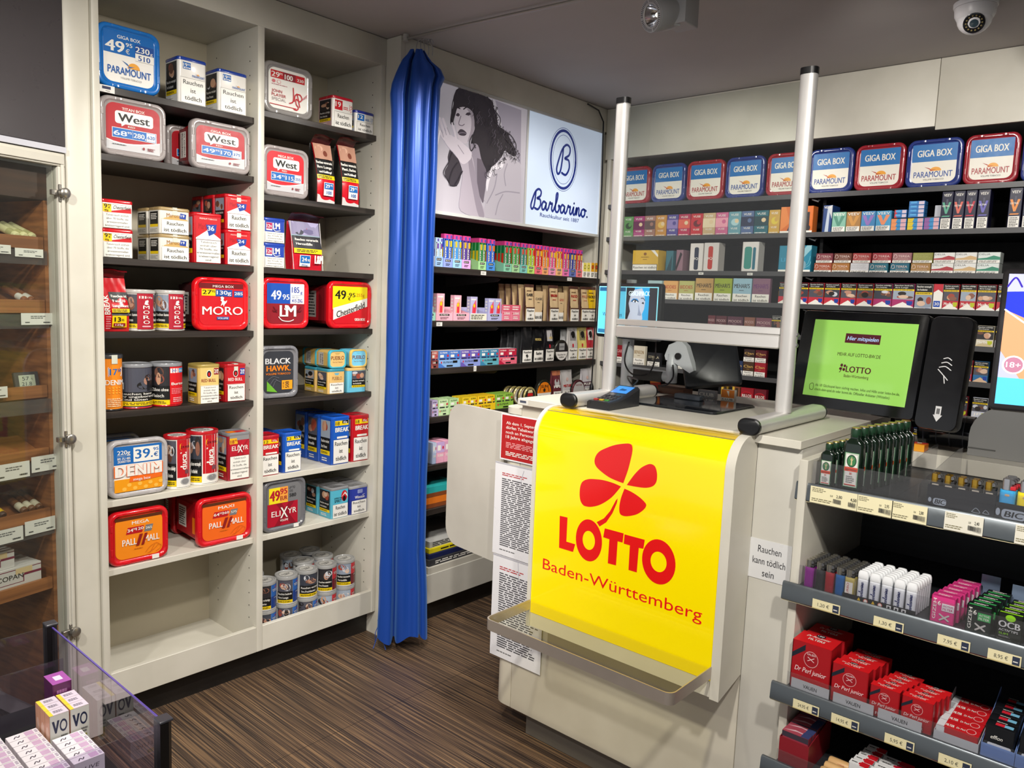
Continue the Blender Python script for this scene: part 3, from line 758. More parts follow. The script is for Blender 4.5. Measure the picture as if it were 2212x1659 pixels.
# ---- sixth shelf (white)
q = (1.041, 1.246, 1.031, 0.822)
DNM = ['W', ('r', 0, .6, 1, 1, 'B'), ('r', .4, .63, .94, .95, 'W'), ('t', '39', .59, .7, .3, .2, 'B', .02), ('r', .765, .7, .8, .73, 'B'), ('t', '95', .87, .84, .11, .07, 'B'), ('t', '€', .87, .71, .09, .09, 'B'), ('t', '220g', .2, .82, .26, .09, 'W', .015), ('r', .06, .79, .34, .795, 'W'), ('t', 'BIS ZU 485', .2, .71, .26, .05, 'W'), ('t', 'ZIGARETTEN', .2, .645, .26, .05, 'W'),
       ('r', 0, 0, 1, .28, 'f09c14'), ('p', [(.3, .2), (.32, .33), (1, .33), (1, .23), (.6, .21)], 'ee6a1c')] + [('e', .2 + .22 * i + .1 * (j % 2), .06 + .08 * j, .045, .04, 'f7bc4c') for i in range(4) for j in range(2)] + [('p', [(.3, .2), (.32, .29), (.98, .31), (.98, .24), (.6, .2)], 'ee6a1c'), ('t', 'DENIM', .5, .33, .98, .25, 'ee6a1c', .05), ('t', 'DENIM', .5, .335, .95, .24, 'W', .035), ('t', 'mega box', .56, .225, .36, .06, 'W')]
L_(tub('clear tobacco tub with blue, white and orange label on the upper white shelf', q[1] - q[0], .2 if q[2] - SZ1[5] > .2 else q[2] - SZ1[5], .13, 'b4b0b0', DNM, '8c8074', strip=False), q, SZ1[5])
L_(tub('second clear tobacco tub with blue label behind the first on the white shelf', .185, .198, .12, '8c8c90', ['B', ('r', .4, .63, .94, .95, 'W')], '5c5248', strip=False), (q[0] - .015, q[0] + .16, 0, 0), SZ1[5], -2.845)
def ducal(sd): return shock(0, .02, .33, .98, sd) + shock(.78, .02, 1, .98, sd + 1) + [('r', .33, 0, .78, 1, 'W'), ('r', .35, .2, .74, 1, 'c01420'), ('rr', .42, .78, .73, .92, .05, 'Y'), ('t', '29,95€', .575, .82, .26, .045, 'K'), ('t', 'ducal', .6, .55, .36, .17, 'W', .03, 0, 90), ('e', .56, .12, .13, .07, 'b9b9b9'), ('e', .56, .12, .1, .055, '8a8a8a'), ('r', .55, .28, .66, .36, '7a4a50')]
for q, lab, sd in (((1.252, 1.344, 1.006, 0.830), 'red-lidded round can with sideways lettering next to the clear tub', 41), ((1.342, 1.456, 1.013, 0.827), 'red-lidded round can with sideways lettering next to the grey-topped tin', 43)):
    L_(can(lab, (q[1] - q[0]) / 2 - .0015, q[2] - SZ1[5], 'W', 'b8141e', ducal(sd), 2.9, topart=[('e', .5, .5, .36, .36, 'd8d4d0'), ('l', .25, .3, .75, .7, 3, 'K')]), q, SZ1[5])
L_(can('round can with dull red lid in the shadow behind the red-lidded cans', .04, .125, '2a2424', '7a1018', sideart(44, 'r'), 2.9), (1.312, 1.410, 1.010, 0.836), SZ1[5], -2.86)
ELX = [('r', 0, .55, 1, .9, 'b8142a'), ('p', [(.3, .9), (.42, .9), (.75, .55), (.63, .55)], '9c1024'), ('p', [(.9, .9), (1, .9), (.45, .55), (.33, .55)], '9c1024'), ('r', 0, .9, 1, 1, '8a8a8c'), ('p', [(0, .82), (0, .95), (.36, .95), (.42, .82)], 'f0b020'), ('t', '18', .14, .835, .18, .075, '8e1020', .02), ('t', '95', .31, .88, .1, .035, '8e1020'), ('t', 'ELI', .27, .67, .32, .1, 'W', .01), ('t', 'X', .53, .62, .24, .17, 'W', .01), ('t', 'YR', .78, .67, .3, .1, 'W', .01)]
q = (1.472, 1.566, 0.996, 0.834)
L_(tin('red and grey tobacco tin at the right end of the upper white shelf', q[1] - q[0], q[2] - SZ1[5], .09, '9c1424', '7c7c80', ELX + warn70(.02, .03, .97, .54, True), sideart(45, '9c1424'), topart=[('r', .1, .1, .45, .5, 'O'), ('r', .45, .1, .9, .5, 'R')]), q, SZ1[5])
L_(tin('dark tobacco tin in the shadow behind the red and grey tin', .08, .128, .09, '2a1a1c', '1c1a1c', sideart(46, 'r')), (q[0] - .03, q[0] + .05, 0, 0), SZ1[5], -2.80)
# ---- seventh shelf: orange tubs
def pall(tt, pr, gr, n, a='f28a18', lo='ec6a14'):
    return [a, ('r', 0, .92, 1, 1, '5a2a12'), ('t', tt, .53, .8, .36, .075, 'W', .015), ('p', [(.22, .58), (.26, .74), (.6, .74), (.56, .58)], 'b8141e'), ('p', [(.6, .58), (.64, .74), (.8, .74), (.76, .58)], '77777a'), ('t', pr, .31, .63, .12, .075, 'W', .02), ('t', '95', .405, .67, .06, .04, 'W'), ('t', gr, .51, .65, .16, .065, 'W', .02), ('t', n, .7, .64, .13, .055, 'W', .02),
            ('t', 'PALL', .29, .32, .3, .15, 'W', .015), ('t', 'MALL', .76, .34, .32, .15, 'W', .015), ('p', [(.42, .28), (.5, .55), (.57, .55), (.49, .28)], '8e1c18'), ('p', [(.53, .28), (.61, .55), (.67, .55), (.59, .28)], '8e1c18'), ('l', .38, .2, .6, .23, 1, 'c06a10'),
            ('s', [[(.62, .08), (.72, .2), (.86, .26), (.97, .16)], [(.66, .05), (.8, .12), (.9, .22)], [(.72, .06), (.82, .24)], [(.84, .06), (.94, .12), (.96, .22)]], .008, 'c85c10')]
SP = [('r', 0, 0, 1, 1, 'a81018'), ('r', .12, .2, .5, .85, 'W'), ('l', .15, .24, .46, .8, 8, 'K'), ('r', .8, .1, .98, .6, 'ec7a14')]
q = (1.041, 1.245, 0.796, 0.587)
L_(tub('orange tobacco tub with red rim standing alone at the left of the lower white shelf', q[1] - q[0], min(.19, q[2] - SZ1[6]), .12, 'd01420', pall('MEGA', '34', '120', '265'), 'a81018', bodyart=SP), q, SZ1[6])
q = (1.366, 1.586, 0.798, 0.583)
L_(tub('deep orange tobacco tub with red rim at the right of the lower white shelf', q[1] - q[0], min(.185, q[2] - SZ1[6]), .2, 'd01420', pall('MAXI', '64', '260', '575', 'f0681a'), 'b01018', bodyart=SP), q, SZ1[6])
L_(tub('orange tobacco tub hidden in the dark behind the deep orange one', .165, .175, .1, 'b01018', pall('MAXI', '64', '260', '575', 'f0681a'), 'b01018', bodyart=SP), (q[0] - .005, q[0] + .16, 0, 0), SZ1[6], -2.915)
# price tags clipped to the shelf edge
g = MB(); g.box(-.024, .024, -.0012, 0, 0, .022, 'e4e2dc'); draw(g, Fr(lambda u, v, l: (u - .024, -.0012 - l, v), .048, .022), [('r', .2, .45, .75, .85, '2c3050'), ('l', .42, .15, .7, .3, 1, 'K')])
o = tag(g.build('shelf_tag', None, (-2.6885, 1.055, SZ1[0] - .0215), PI / 2), 'small white price tag on the edge of the top black shelf', 'price tag')

# ================================================================ second bay
z = SZ2[0]
JP = [[(.52, .56), (.53, .3), (.5, .2), (.42, .16)], [(.55, .24), (.58, .4), (.7, .43), (.76, .34), (.7, .26), (.6, .3), (.6, .18), (.66, .1), (.62, .03), (.54, .04)], [(.62, .44), (.66, .3), (.7, .12)]]
q = (1.619, 1.831, 2.394, 2.175)
L_(tub('clear tobacco tub with white label and curled red monogram on the top shelf', q[1] - q[0], q[2] - z - .001, .1, '8f8b88', ['W', ('r', .05, .74, .92, .93, 'R'), ('r', .36, .74, .68, .93, '8a1424'), ('t', '29', .17, .77, .2, .12, 'W', .025), ('t', '95', .31, .84, .07, .05, 'W'), ('t', '100', .5, .76, .2, .12, 'W', .025), ('t', '220', .8, .78, .17, .07, 'W', .02), ('e', .12, .66, .045, .04, 'd87078'), ('e', .25, .66, .05, .045, 'd87078'), ('e', .25, .66, .04, .036, 'W'), ('l', .07, .57, .5, .6, 1, 'c08088'),
   ('t', 'JOHN', .2, .39, .26, .07, 'b01828', .01), ('t', 'PLAYER', .25, .29, .36, .07, 'b01828', .01), ('t', 'SPECIAL', .25, .19, .36, .07, '9a8888', -.004), ('s', [[(.52 + (t[0] - .42) * .95, t[1] + .03) for t in st] for st in JP], .03, 'c01828'), ('r', .02, .08, .7, .095, 'R')] + [('p', [(.8 + .03 * i, .3 + .04 * i), (.8 + .03 * i + .01, .3 + .04 * i), (.98, .44 + .03 * i), (.98, .455 + .03 * i)], 'd88890') for i in range(3)], '6a6460', strip=False), q, z)
q = (1.770, 1.876, 2.408, 2.196)
FL24 = [('r', 0, 0, 1, .44, 'W'), ('r', 0, .44, 1, .82, 'K'), ('t', 'Rauchen', .5, .7, .9, .07, 'W', .02), ('t', 'Ihre Lunge', .5, .58, .9, .07, 'W', .02), ('r', 0, .42, 1, .5, 'Y'), ('l', .05, .43, .95, .49, 2, 'K'), ('r', .1, .2, .9, .38, 'R'), ('t', '24', .4, .23, .5, .12, 'W', .03), ('r', .1, .09, .9, .2, '8a1424'), ('t', '80g', .5, .11, .5, .06, 'W')]
L_(pouch('white and black tobacco bag with tall dark red flap behind the clear tub', .1, .19, .06, 'W', FL24, fold=-.03, flapc='7a1420'), (q[1] - .105, q[1] - .005, 0, 0), z, -2.825)
JT = lambda c, p: [('r', .04, .62, .46, .96, c), ('t', p, .22, .72, .28, .18, 'W', .02), ('l', .5, .66, .8, .78, 2, c), ('s', [[(.86, .88), (.85, .7), (.8, .66)], [(.9, .8), (.95, .84), (.97, .76), (.9, .72), (.93, .64), (.88, .6)]], .015, c), ('r', 0, .55, 1, .555, 'K')] + warn(.01, .01, .99, .54, 2)
q = (1.924, 2.027, 2.327, 2.194)
L_(tin('white tobacco tin with red lid in the middle of the top shelf', q[1] - q[0], q[2] - z, .1, 'W', 'c02030', JT('R', '19'), sideart(51, 'd0a8a8')), q, z)
q = (2.037, 2.135, 2.292, 2.192)
L_(tin('small white tobacco tin with blue lid at the right end of the top shelf', q[1] - q[0], q[2] - z, .1, 'W', '2a3490', JT('B', '12'), sideart(52, 'd0d4e0')), q, z)
z = SZ2[1]
q = (1.614, 1.817, 2.087, 1.890)
L_(tub('bright red tobacco tub with clear lid beside the two silver-footed bags', q[1] - q[0], q[2] - z - .001, .1, CL, west('MEGA BOX', '34', '115', '255', 'cc1826'), 'c81420', strip=False, bodyart=SB_), q, z)
WP = lambda t2: [('r', 0, 0, 1, .42, 'c81826'), ('p', [(0, 0), (1, 0), (1, .04), (0, .14)], 'cfccca'), ('r', 0, .4, 1, .47, 'Y'), ('l', .04, .41, .96, .46, 2, 'K'), ('r', 0, .47, 1, .74, 'K'), ('t', 'Rauchen verursacht', .5, .66, .92, .045, 'W', .02), ('t', t2, .45, .58, .8, .045, 'W', .02), ('t', 'und Kehlkopf', .45, .5, .7, .04, 'W', .02), ('r', 0, .74, 1, 1, 'b98a74'), ('e', .6, .84, .12, .05, '7a4030'), ('e', .3, .92, .2, .05, 'd0a48c'), ('r', .28, .12, .84, .34, 'W'), ('r', .3, .23, .82, .33, 'B'), ('t', '29', .47, .25, .24, .06, 'W', .02), ('t', '95', .69, .28, .12, .03, 'W'), ('t', '100', .56, .145, .3, .055, 'B')]
for q, lab, t2 in (((1.862, 1.946, 2.143, 1.890), 'silver-footed red tobacco bag nearer the red tub', 'Ihre Lunge'), ((1.983, 2.068, 2.154, 1.893), 'silver-footed red tobacco bag nearer the unit side panel', 'Mund-, Rachen')):
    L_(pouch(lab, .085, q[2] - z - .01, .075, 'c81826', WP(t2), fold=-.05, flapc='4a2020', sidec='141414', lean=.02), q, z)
z = SZ2[2]
q = (1.617, 1.713, 1.814, 1.620); hh = (q[2] - z) / 2 - .0008
LM = lambda c: [('r', 0, .5, 1, 1, c), ('r', .06, .56, .38, .92, 'W'), ('r', .07, .63, .37, .91, 'b8185a'), ('t', '12', .17, .68, .16, .16, 'W', .02), ('t', '95', .3, .7, .08, .1, 'W'), ('t', 'L', .46, .64, .1, .28, 'W', .03), ('t', '&', .54, .8, .07, .12, 'W'), ('t', 'M', .65, .64, .2, .28, 'W', .03), ('s', [[(.42, .62), (.55, .54), (.78, .58)]], .03, 'W')]
for i in range(2):
    L_(tin('blue and white tobacco tin at the left of the third shelf, ' + ('lower' if i == 0 else 'upper') + ' of two', q[1] - q[0], hh, .08, 'W', '2343a8', LM('2343a8') + warn70(.01, .01, .99, .49), sideart(53, '2343a8')), q, z + i * (hh + .0008))
q = (1.748, 1.886, 1.824, 1.621)
L_(pouch('red and black tobacco bag with lavender picture standing alone on the third shelf', q[1] - q[0], q[2] - z - .01, .06, 'c4182a', [('r', 0, .68, 1, 1, '8c86a4'), ('p', [(.1, 1), (.35, .72), (.55, .74), (.75, .9), (.9, .86), (1, .7), (1, 1)], 'a49cc0'), ('e', .62, .8, .2, .05, '6a6488'), ('e', .3, .78, .14, .06, '3a3c48'), ('r', 0, .68, 1, .72, '8fa6b0'),
   ('r', .02, .44, 1, .7, '26262a'), ('t', 'Rauchen verursacht', .5, .6, .8, .05, 'W', .02), ('t', 'Herzanfälle', .38, .51, .55, .05, 'W', .02), ('r', .02, .34, .98, .44, 'Y'), ('l', .1, .36, .9, .42, 2, 'K'), ('r', .2, .07, .56, .3, 'W'), ('r', .22, .14, .54, .29, 'B'), ('t', '24', .34, .17, .16, .08, 'W', .02), ('t', '95', .48, .17, .08, .05, 'W'), ('t', '85g', .36, .085, .2, .03, 'B'), ('t', 'L&M', .84, .14, .28, .17, 'W', .03), ('r', 0, 0, .02, 1, 'c9c4c4'), ('r', .98, 0, 1, 1, 'c9c4c4')], fold=-.05, flapc='3a141a', lean=.012), q, z)
z = SZ2[3]
q = (1.616, 1.824, 1.588, 1.398)
LMT = ['8e1824', ('r', 0, .5, .62, 1, '1b50b0'), ('r', .62, .5, 1, 1, 'W'), ('t', '49', .24, .6, .26, .22, 'W', .02), ('t', '95', .5, .6, .18, .13, 'W', .015), ('t', '185', .76, .78, .2, .14, '2343a8'), ('t', 'g', .92, .76, .05, .07, '2343a8'), ('r', .66, .71, .98, .715, '8a9ac0'), ('t', 'BIS ZU', .76, .65, .18, .04, '8a9ac0', 0), ('t', '415 ZIG.', .81, .54, .3, .08, '2343a8'), ('t', 'L', .41, .18, .14, .28, 'W', .03), ('t', '&', .5, .34, .1, .13, 'W'), ('t', 'M', .63, .18, .26, .28, 'W', .03), ('s', [[(.3, .17), (.4, .08), (.58, .06), (.7, .1)]], .02, 'W'), ('s', [[(.25, .28), (.2, .36), (.16, .42)], [(.25, .34), (.18, .3), (.14, .34)], [(.8, .28), (.85, .36), (.9, .42)], [(.8, .34), (.87, .3), (.91, .34)]], .02, '5c0e18')]
L_(tub('red tobacco tub with blue and white price panel on the fourth shelf', q[1] - q[0], q[2] - z - .001, .12, 'd4141e', LMT, 'a01018', strip=False), q, z)
q = (1.931, 2.152, 1.587, 1.397)
L_(tub('red tobacco tub with yellow corner and slanted white band on the fourth shelf', q[1] - q[0], q[2] - z - .001, .19, 'd4141e', ['d01622', ('p', [(0, .38), (1, .68), (1, 1), (0, 1)], 'f2da10'), ('p', [(.02, .1), (1, .47), (1, .7), (.02, .42)], 'W'), ('t', '49', .22, .66, .3, .23, 'K', .02), ('t', '.95', .53, .72, .22, .11, 'K'), ('t', '255g', .79, .74, .24, .08, 'c07010', .005), ('t', '€', .47, .63, .07, .08, 'K'), ('t', 'Chesterfield', .52, .3, .84, .16, 'K', .012, .2, 17), ('t', 'GIGA BOX', .78, .08, .3, .07, 'W', .02)], '8e1420', strip=False,
   bodyart=[('r', 0, 0, 1, 1, '9c1420'), ('r', .1, .1, .5, .9, '9a9490'), ('l', .14, .14, .46, .86, 8, 'K'), ('r', .62, 0, .9, 1, '701018')]), q, z)
z = SZ2[4]
q = (1.572, 1.777, 1.324, 1.139)
L_(tub('black tobacco tub with silver and orange lettering cut off by the upright', q[1] - q[0] - .03, q[2] - z - .002, .12, '7c7c80', ['34363c', ('t', 'BLACK', .48, .7, .84, .13, 'd8d8d8', .03), ('t', 'HAWK.', .5, .53, .8, .13, 'f08216', .03), ('t', 'VOLUME TOBACCO', .48, .44, .82, .045, 'f08216', .01), ('r', .6, .08, .96, .3, 'f0a020'), ('t', '508', .84, .19, .16, .12, '2a2a2c', .02, 0, 90), ('t', '47,90', .68, .19, .14, .05, '2a2a2c', 0, 0, 90), ('p', [(.1, .06), (.1, .3), (.45, .02)], '6cb030'), ('s', [[(.1, .3), (.3, .4), (.5, .36)], [(.2, .2), (.34, .34), (.46, .3)], [(.3, .16), (.4, .3), (.56, .26)]], .01, '6a6c74')], '3a3c40', strip=False), (q[0] + .0265, q[1], 0, 0), z)
PB = lambda a, b_: [('r', 0, .5, 1, 1, a), ('p', [(.4, .84), (.6, .84), (.68, .94), (.32, .94)], b_), ('t', 'PUEBLO', .52, .62, .66, .15, '7a3a20', .005), ('r', 0, .495, 1, .5, 'W')]
q = (1.919, 2.006, 1.220, 1.126); q3 = (2.020, 2.117, 1.213, 1.120); hh = q[2] - z
TEAL = '3a8ca0'; SAND = 'e0b870'
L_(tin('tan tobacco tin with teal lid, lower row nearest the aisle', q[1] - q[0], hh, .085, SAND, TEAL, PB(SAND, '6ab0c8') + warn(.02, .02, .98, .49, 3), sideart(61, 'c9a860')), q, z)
L_(tin('tan tobacco tin with teal lid, lower row second from the aisle', q[1] - q[0], hh, .085, SAND, TEAL, PB(SAND, '6ab0c8'), sideart(62, 'c9a860')), q, z, XT - .09)
L_(tin('light blue tobacco tin with yellow lid below the lying blue tin', q3[1] - q3[0], hh, .085, '6ac0dc', SAND, [('r', 0, 0, 1, .22, '6ac0dc')] + shock(.16, .22, 1, .98, 63), None), q3, z)
def lying(lab, rim, fc, bc, sd):
    t = thing('tobacco_tin', lab, 'tin'); w = .088; h = .078; d = .09
    def lp(ins, y): return [(p[0], y, h / 2 + p[1]) for p in rrect(w - 2 * ins, h - 2 * ins, .016, 4)]
    b = MB(); b.loft([lp(.001, .01), lp(.0015, d)], mat(bc, .3)); draw(b, Fr(lambda u, v, l: (-w / 2 + .0005 - l, d - u, .012 + v), d - .02, h - .024), [('r', 0, 0, 1, 1, bc), ('r', .2, 0, .7, 1, 'b9b4ae'), ('t', 'Rauchen', .36, .5, .7, .12, 'K', .01, 0, -90), ('t', 'ist tödlich', .56, .5, .8, .12, 'K', .01, 0, -90)]); b.build('tin_body', t)
    k = MB(); k.loft([lp(0, .012), lp(0, .003), lp(.002, 0), lp(.006, 0), lp(.0075, .003)], mat(rim, .25, coat=.3), cap1=False); k.build('lid', t)
    a = MB(); a.loft([lp(.0073, .0032), lp(.0073, .003)], fc); draw(a, Fr(lambda u, v, l: (u - w / 2 + .009, .003 - l, .009 + v), w - .018, h - .018), [('p', [(.4, .84), (.6, .84), (.72, .95), (.28, .95)], bc), ('t', 'PUEBLO', .5, .46, .94, .26, '7a3a20', .012), ('t', 'Fine Cut Tobacco', .5, .26, .7, .08, '8a5a30', 0)]); a.build('label', t)
    return t
hz = z + hh + .0008
q = (1.917, 2.018, 1.320, 1.220)
yy = (q[0] + q[1]) / 2
for j in range(3):
    L_(lying('tan tobacco tin with teal rim lying on its side, %s from the aisle' % ('first', 'second', 'third')[j], '48b0c4', 'e8c078', 'c9a860', 64 + j), (yy - .044, yy + .044, 0, 0), hz, XT - .091 * j)
q = (2.023, 2.132, 1.318, 1.219); yy = (q[0] + q[1]) / 2
L_(lying('light blue tobacco tin with yellow rim lying on its side', 'e8c468', '7cccec', '6ac0dc', 68), (yy - .044, yy + .044, 0, 0), hz, XT)
z = SZ2[5]
BR = lambda c, p, g_: [('r', 0, .56, 1, 1, c), ('r', .12, .86, .98, .97, 'Y'), ('r', .58, .9, .96, .97, 'K' if c != 'R' else 'R'), ('t', p, .28, .875, .24, .075, 'K', .015), ('t', g_, .76, .91, .24, .045, 'W'), ('t', 'BREAK', .56, .72, .84, .1, 'W', .03), ('rr', .24, .575, .9, .62, .03, 'W')] + warn(.03, .02, .98, .55, 3)
q = (1.596, 1.690, 0.970, 0.834); hh = q[2] - z
L_(tin('short red tobacco tin at the left end of the upper white shelf', q[1] - q[0] - .004, hh, .09, 'b01626', 'b01626', BR('R', '12', '57g'), sideart(71, 'R')), (q[0] + .003, q[1] - .001, 0, 0), z)
q = (1.709, 1.797, 0.972, 0.827)
L_(tin('short blue tobacco tin next to the short red one on the white shelf', q[1] - q[0], q[2] - z, .09, '1a50b0', '1a50b0', BR('1c5cbc', '12', '57g'), sideart(72, '1a50b0')), q, z)
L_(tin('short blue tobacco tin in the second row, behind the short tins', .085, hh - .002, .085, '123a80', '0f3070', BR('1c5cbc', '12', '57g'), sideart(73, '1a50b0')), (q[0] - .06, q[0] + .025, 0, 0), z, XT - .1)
q = (1.941, 2.035, 1.015, 0.830); hh = q[2] - z
for j in range(3):
    L_(tin('tall blue tobacco tin, %s from the aisle in its row' % ('first', 'second', 'third')[j], q[1] - q[0], hh, .088, '1a50b0', '1a58c0', BR('1c5cbc', '18', '85g'), sideart(74 + j, '1a50b0')), q, z, XT - j * .094)
q = (2.050, 2.143, 1.013, 0.830)
L_(tin('tall red tobacco tin at the right end of the upper white shelf', q[1] - q[0], q[2] - z, .088, 'b81626', 'b81626', BR('R', '18', '85g'), sideart(77, 'R')), q, z)
z = SZ2[6]
q = (1.622, 1.818, 0.790, 0.587)
L_(tub('grey tobacco tub with yellow price patch and crimson label on the lower white shelf', q[1] - q[0], q[2] - z - .001, .13, '6c6c70', ['757577', ('r', .0, 0, .9, .55, 'b0142c'), ('p', [(.24, .55), (.4, .55), (.85, 0), (.69, 0)], '8c1024'), ('p', [(.8, .55), (.64, .55), (.2, 0), (.36, 0)], '8c1024'), ('p', [(.04, .55), (.04, .93), (.6, .93), (.6, .55)], 'f0dc20'), ('r', .36, .57, .6, .93, 'f0a040'), ('t', '49', .21, .62, .28, .24, 'b0142c', .03), ('t', '95', .47, .76, .2, .13, 'b0142c', .02), ('t', 'EUR', .47, .62, .2, .09, '8c1024'), ('t', 'UP TO', .72, .86, .18, .05, '2a2a2c', 0), ('t', 'CIG', .69, .78, .1, .05, '2a2a2c', 0), ('t', '580', .74, .66, .2, .08, '2a2a2c', .015),
   ('t', 'ELI', .24, .24, .26, .13, 'W', .008), ('t', 'X', .48, .18, .22, .26, 'W', .008), ('t', 'YR', .72, .26, .26, .13, 'W', .008), ('t', 'VOLUME', .48, .1, .24, .05, 'W')], '4a4a4c'), q, z)
AS = [('r', 0, .5, 1, 1, '58b8d0'), ('e', .76, .76, .2, .2, 'c81c24'), ('p', [(.56, .72), (.8, .84), (.98, .7), (.95, .8), (.8, .9)], 'W'), ('e', .76, .66, .1, .1, 'K'), ('t', 'AMERICAN', .34, .68, .5, .06, 'K'), ('t', 'SPIRIT', .34, .56, .46, .1, 'K')] + warn(.01, .01, .99, .49, 2)
WN = [('r', 0, .55, 1, 1, '2a3a9c'), ('rr', .4, .8, .72, .95, .04, '8a94c8'), ('p', [(.66, .76), (.72, .72), (.88, .76), (.74, .7)], 'W'), ('t', 'Winston', .54, .6, .6, .11, 'W', .012)] + warn(.04, .01, .97, .53, 3)
q = (1.944, 2.036, 0.708, 0.580); hh = q[2] - z
for j in range(2):
    L_(tin('turquoise tobacco tin with grey lid, %s from the aisle' % ('first', 'second')[j], q[1] - q[0], hh, .095, '58b0c8', '8a8a8c', AS, sideart(78 + j, '58b0c8')), q, z, XT - j * .1)
q = (2.048, 2.147, 0.699, 0.578)
for j in range(2):
    L_(tin('dark blue and white tobacco tin with grey lid, %s from the aisle' % ('first', 'second')[j], q[1] - q[0], q[2] - z, .095, '25348c', '9a9a9c', WN, sideart(80 + j, '25348c')), q, z, XT - j * .1)
# ---- bottom: round cans in two layers behind the front lip
def legend(c, c2, sd, turn):
    a = shock(0, 0, .52, 1, sd) if turn != 2 else shock(.06, 0, .86, 1, sd)
    k = [('r', .52, 0, .9, 1, c2), ('r', .52, .5, .9, 1, c), ('e', .71, .78, .16, .07, '1c2030'), ('p', [(.6, .84), (.72, .9), (.82, .86), (.72, .85)], 'R'), ('t', 'AMERICAN', .71, .77, .3, .04, 'W'), ('t', 'LEGEND', .71, .71, .24, .035, 'W'), ('t', '140g', .71, .42, .14, .03, 'W'), ('r', .9, 0, 1, 1, 'W')]
    return a + (k if turn != 2 else [])
LIDA = [('e', .5, .5, .34, .34, '6c6c6c'), ('e', .5, .5, .325, .325, 'b4b2ac'), ('t', 'Rauchen ist', .5, .52, .46, .08, 'K', .01, 0, 10), ('t', 'tödlich', .5, .4, .3, .08, 'K', .01, 0, 10)]
zb = .1355; ch = .118
cans = [('l0', -2.742, 1.652, 'dark', 91, 0), ('l1', -2.738, 1.735, 'B', 92, 0), ('l2', -2.735, 1.835, 'B', 93, 2), ('l3', -2.735, 1.935, 'R', 94, 0), ('l4', -2.735, 2.035, 'R', 95, 0),
        ('b0', -2.845, 1.68, 'B', 96, 0), ('b1', -2.845, 1.79, 'B', 97, 0), ('b2', -2.84, 1.895, 'R', 98, 0), ('b3', -2.84, 2.0, 'R', 99, 0), ('c2', -2.95, 1.93, 'R', 100, 0), ('c1', -2.95, 1.80, 'B', 101, 0)]
cans = [('front', .046, y, c, s, t) for y, c, s, t in ((1.652, 'B', 91, 0), (1.752, 'B', 92, 0), (1.85, 'B', 93, 2), (1.948, 'R', 94, 0), (2.046, 'R', 95, 0))] + [('second', .145, y, c, s, 0) for y, c, s in ((1.655, 'B', 96), (1.90, 'R', 98), (2.0, 'R', 99))] + [('third', .244, y, c, s, 0) for y, c, s in ((1.66, 'B', 89), (1.90, 'B', 100), (2.0, 'R', 101))]
PL = {}
for row, dx, y, c, sd, turn in cans:
    for lay in (0, 1):
        PL[row] = PL.get(row, 0) + (lay == 0)
        nth = ('first', 'second', 'third', 'fourth', 'fifth')[PL[row] - 1]
        lab = 'round tobacco can with grey lid, %s row, %s from the left, %s layer' % (row, nth, ('lower', 'upper')[lay])
        o = can(lab, .045, ch, 'c9c9c9', '9a9a98', legend(*(('2a62b0', '1c3c84') if c == 'B' else ('c42834', '6e1420')), sd + lay * 20, turn if lay else 0), 2.8, topart=LIDA, lidh=.014, group=None)
        face(o, (y - .045, y + .045, 0, 0), -2.692 - dx + .045, zb + lay * (ch + .0008))

# ---- the printed portrait (flat film on the light box)
def PP(pts, c):
    ph_l = fp.up(); P = spline(list(pts) + [pts[0]], 4)[:-1] if len(pts) > 6 else pts
    ph.poly([fp.fn(p[0], p[1], ph_l) for p in P], em(c))
def PS(pts, w, c): strokes(ph, fp, pts, w, em(c))
rect(ph, fp, 0, 0, PW, PH, em('aaa5ad'))
PP([(0.529, 0.545), (0.717, 0.537), (0.728, 0.263), (0.687, 0.326), (0.61, 0.381)], '8a8490')
HAIR = [(0.274, 0.536), (0.296, 0.549), (0.328, 0.553), (0.393, 0.549), (0.47, 0.547), (0.512, 0.535), (0.521, 0.511), (0.545, 0.476), (0.555, 0.438), (0.592, 0.425), (0.624, 0.414), (0.646, 0.387), (0.686, 0.346), (0.691, 0.323), (0.672, 0.311), (0.634, 0.319), (0.608, 0.327), (0.589, 0.297), (0.564, 0.273), (0.531, 0.241), (0.488, 0.207), (0.458, 0.217), (0.422, 0.257), (0.387, 0.278), (0.376, 0.315), (0.388, 0.362), (0.399, 0.396), (0.384, 0.432), (0.371, 0.464), (0.336, 0.472), (0.297, 0.464), (0.28, 0.443), (0.268, 0.413), (0.259, 0.382), (0.244, 0.39), (0.248, 0.431), (0.261, 0.471), (0.259, 0.501)]
PP(HAIR, '2a262c')
PP([(0.245, 0.274), (0.235, 0.241), (0.239, 0.21), (0.219, 0.176), (0.228, 0.149), (0.261, 0.117), (0.301, 0.127), (0.322, 0.175), (0.328, 0.23), (0.291, 0.247), (0.263, 0.265)], '38333a')
PP([(0.376, 0.321), (0.423, 0.323), (0.45, 0.262), (0.488, 0.208), (0.483, 0.141), (0.47, 0.066), (0.428, 0.127), (0.39, 0.214), (0.37, 0.275)], '857d88')
PP([(0.284, 0.46), (0.331, 0.474), (0.378, 0.464), (0.395, 0.428), (0.395, 0.389), (0.386, 0.362), (0.369, 0.338), (0.343, 0.316), (0.312, 0.32), (0.293, 0.336), (0.287, 0.357), (0.279, 0.374), (0.274, 0.411), (0.277, 0.44)], 'b5acb4')
PP([(0.341, 0.471), (0.378, 0.464), (0.395, 0.428), (0.395, 0.389), (0.386, 0.362), (0.369, 0.338), (0.355, 0.327), (0.373, 0.379), (0.375, 0.424), (0.36, 0.453)], '8e858e')
PS([[(0.272, 0.453), (0.284, 0.462), (0.301, 0.461)], [(0.324, 0.463), (0.344, 0.476), (0.368, 0.476)]], .0055, '2a262c')
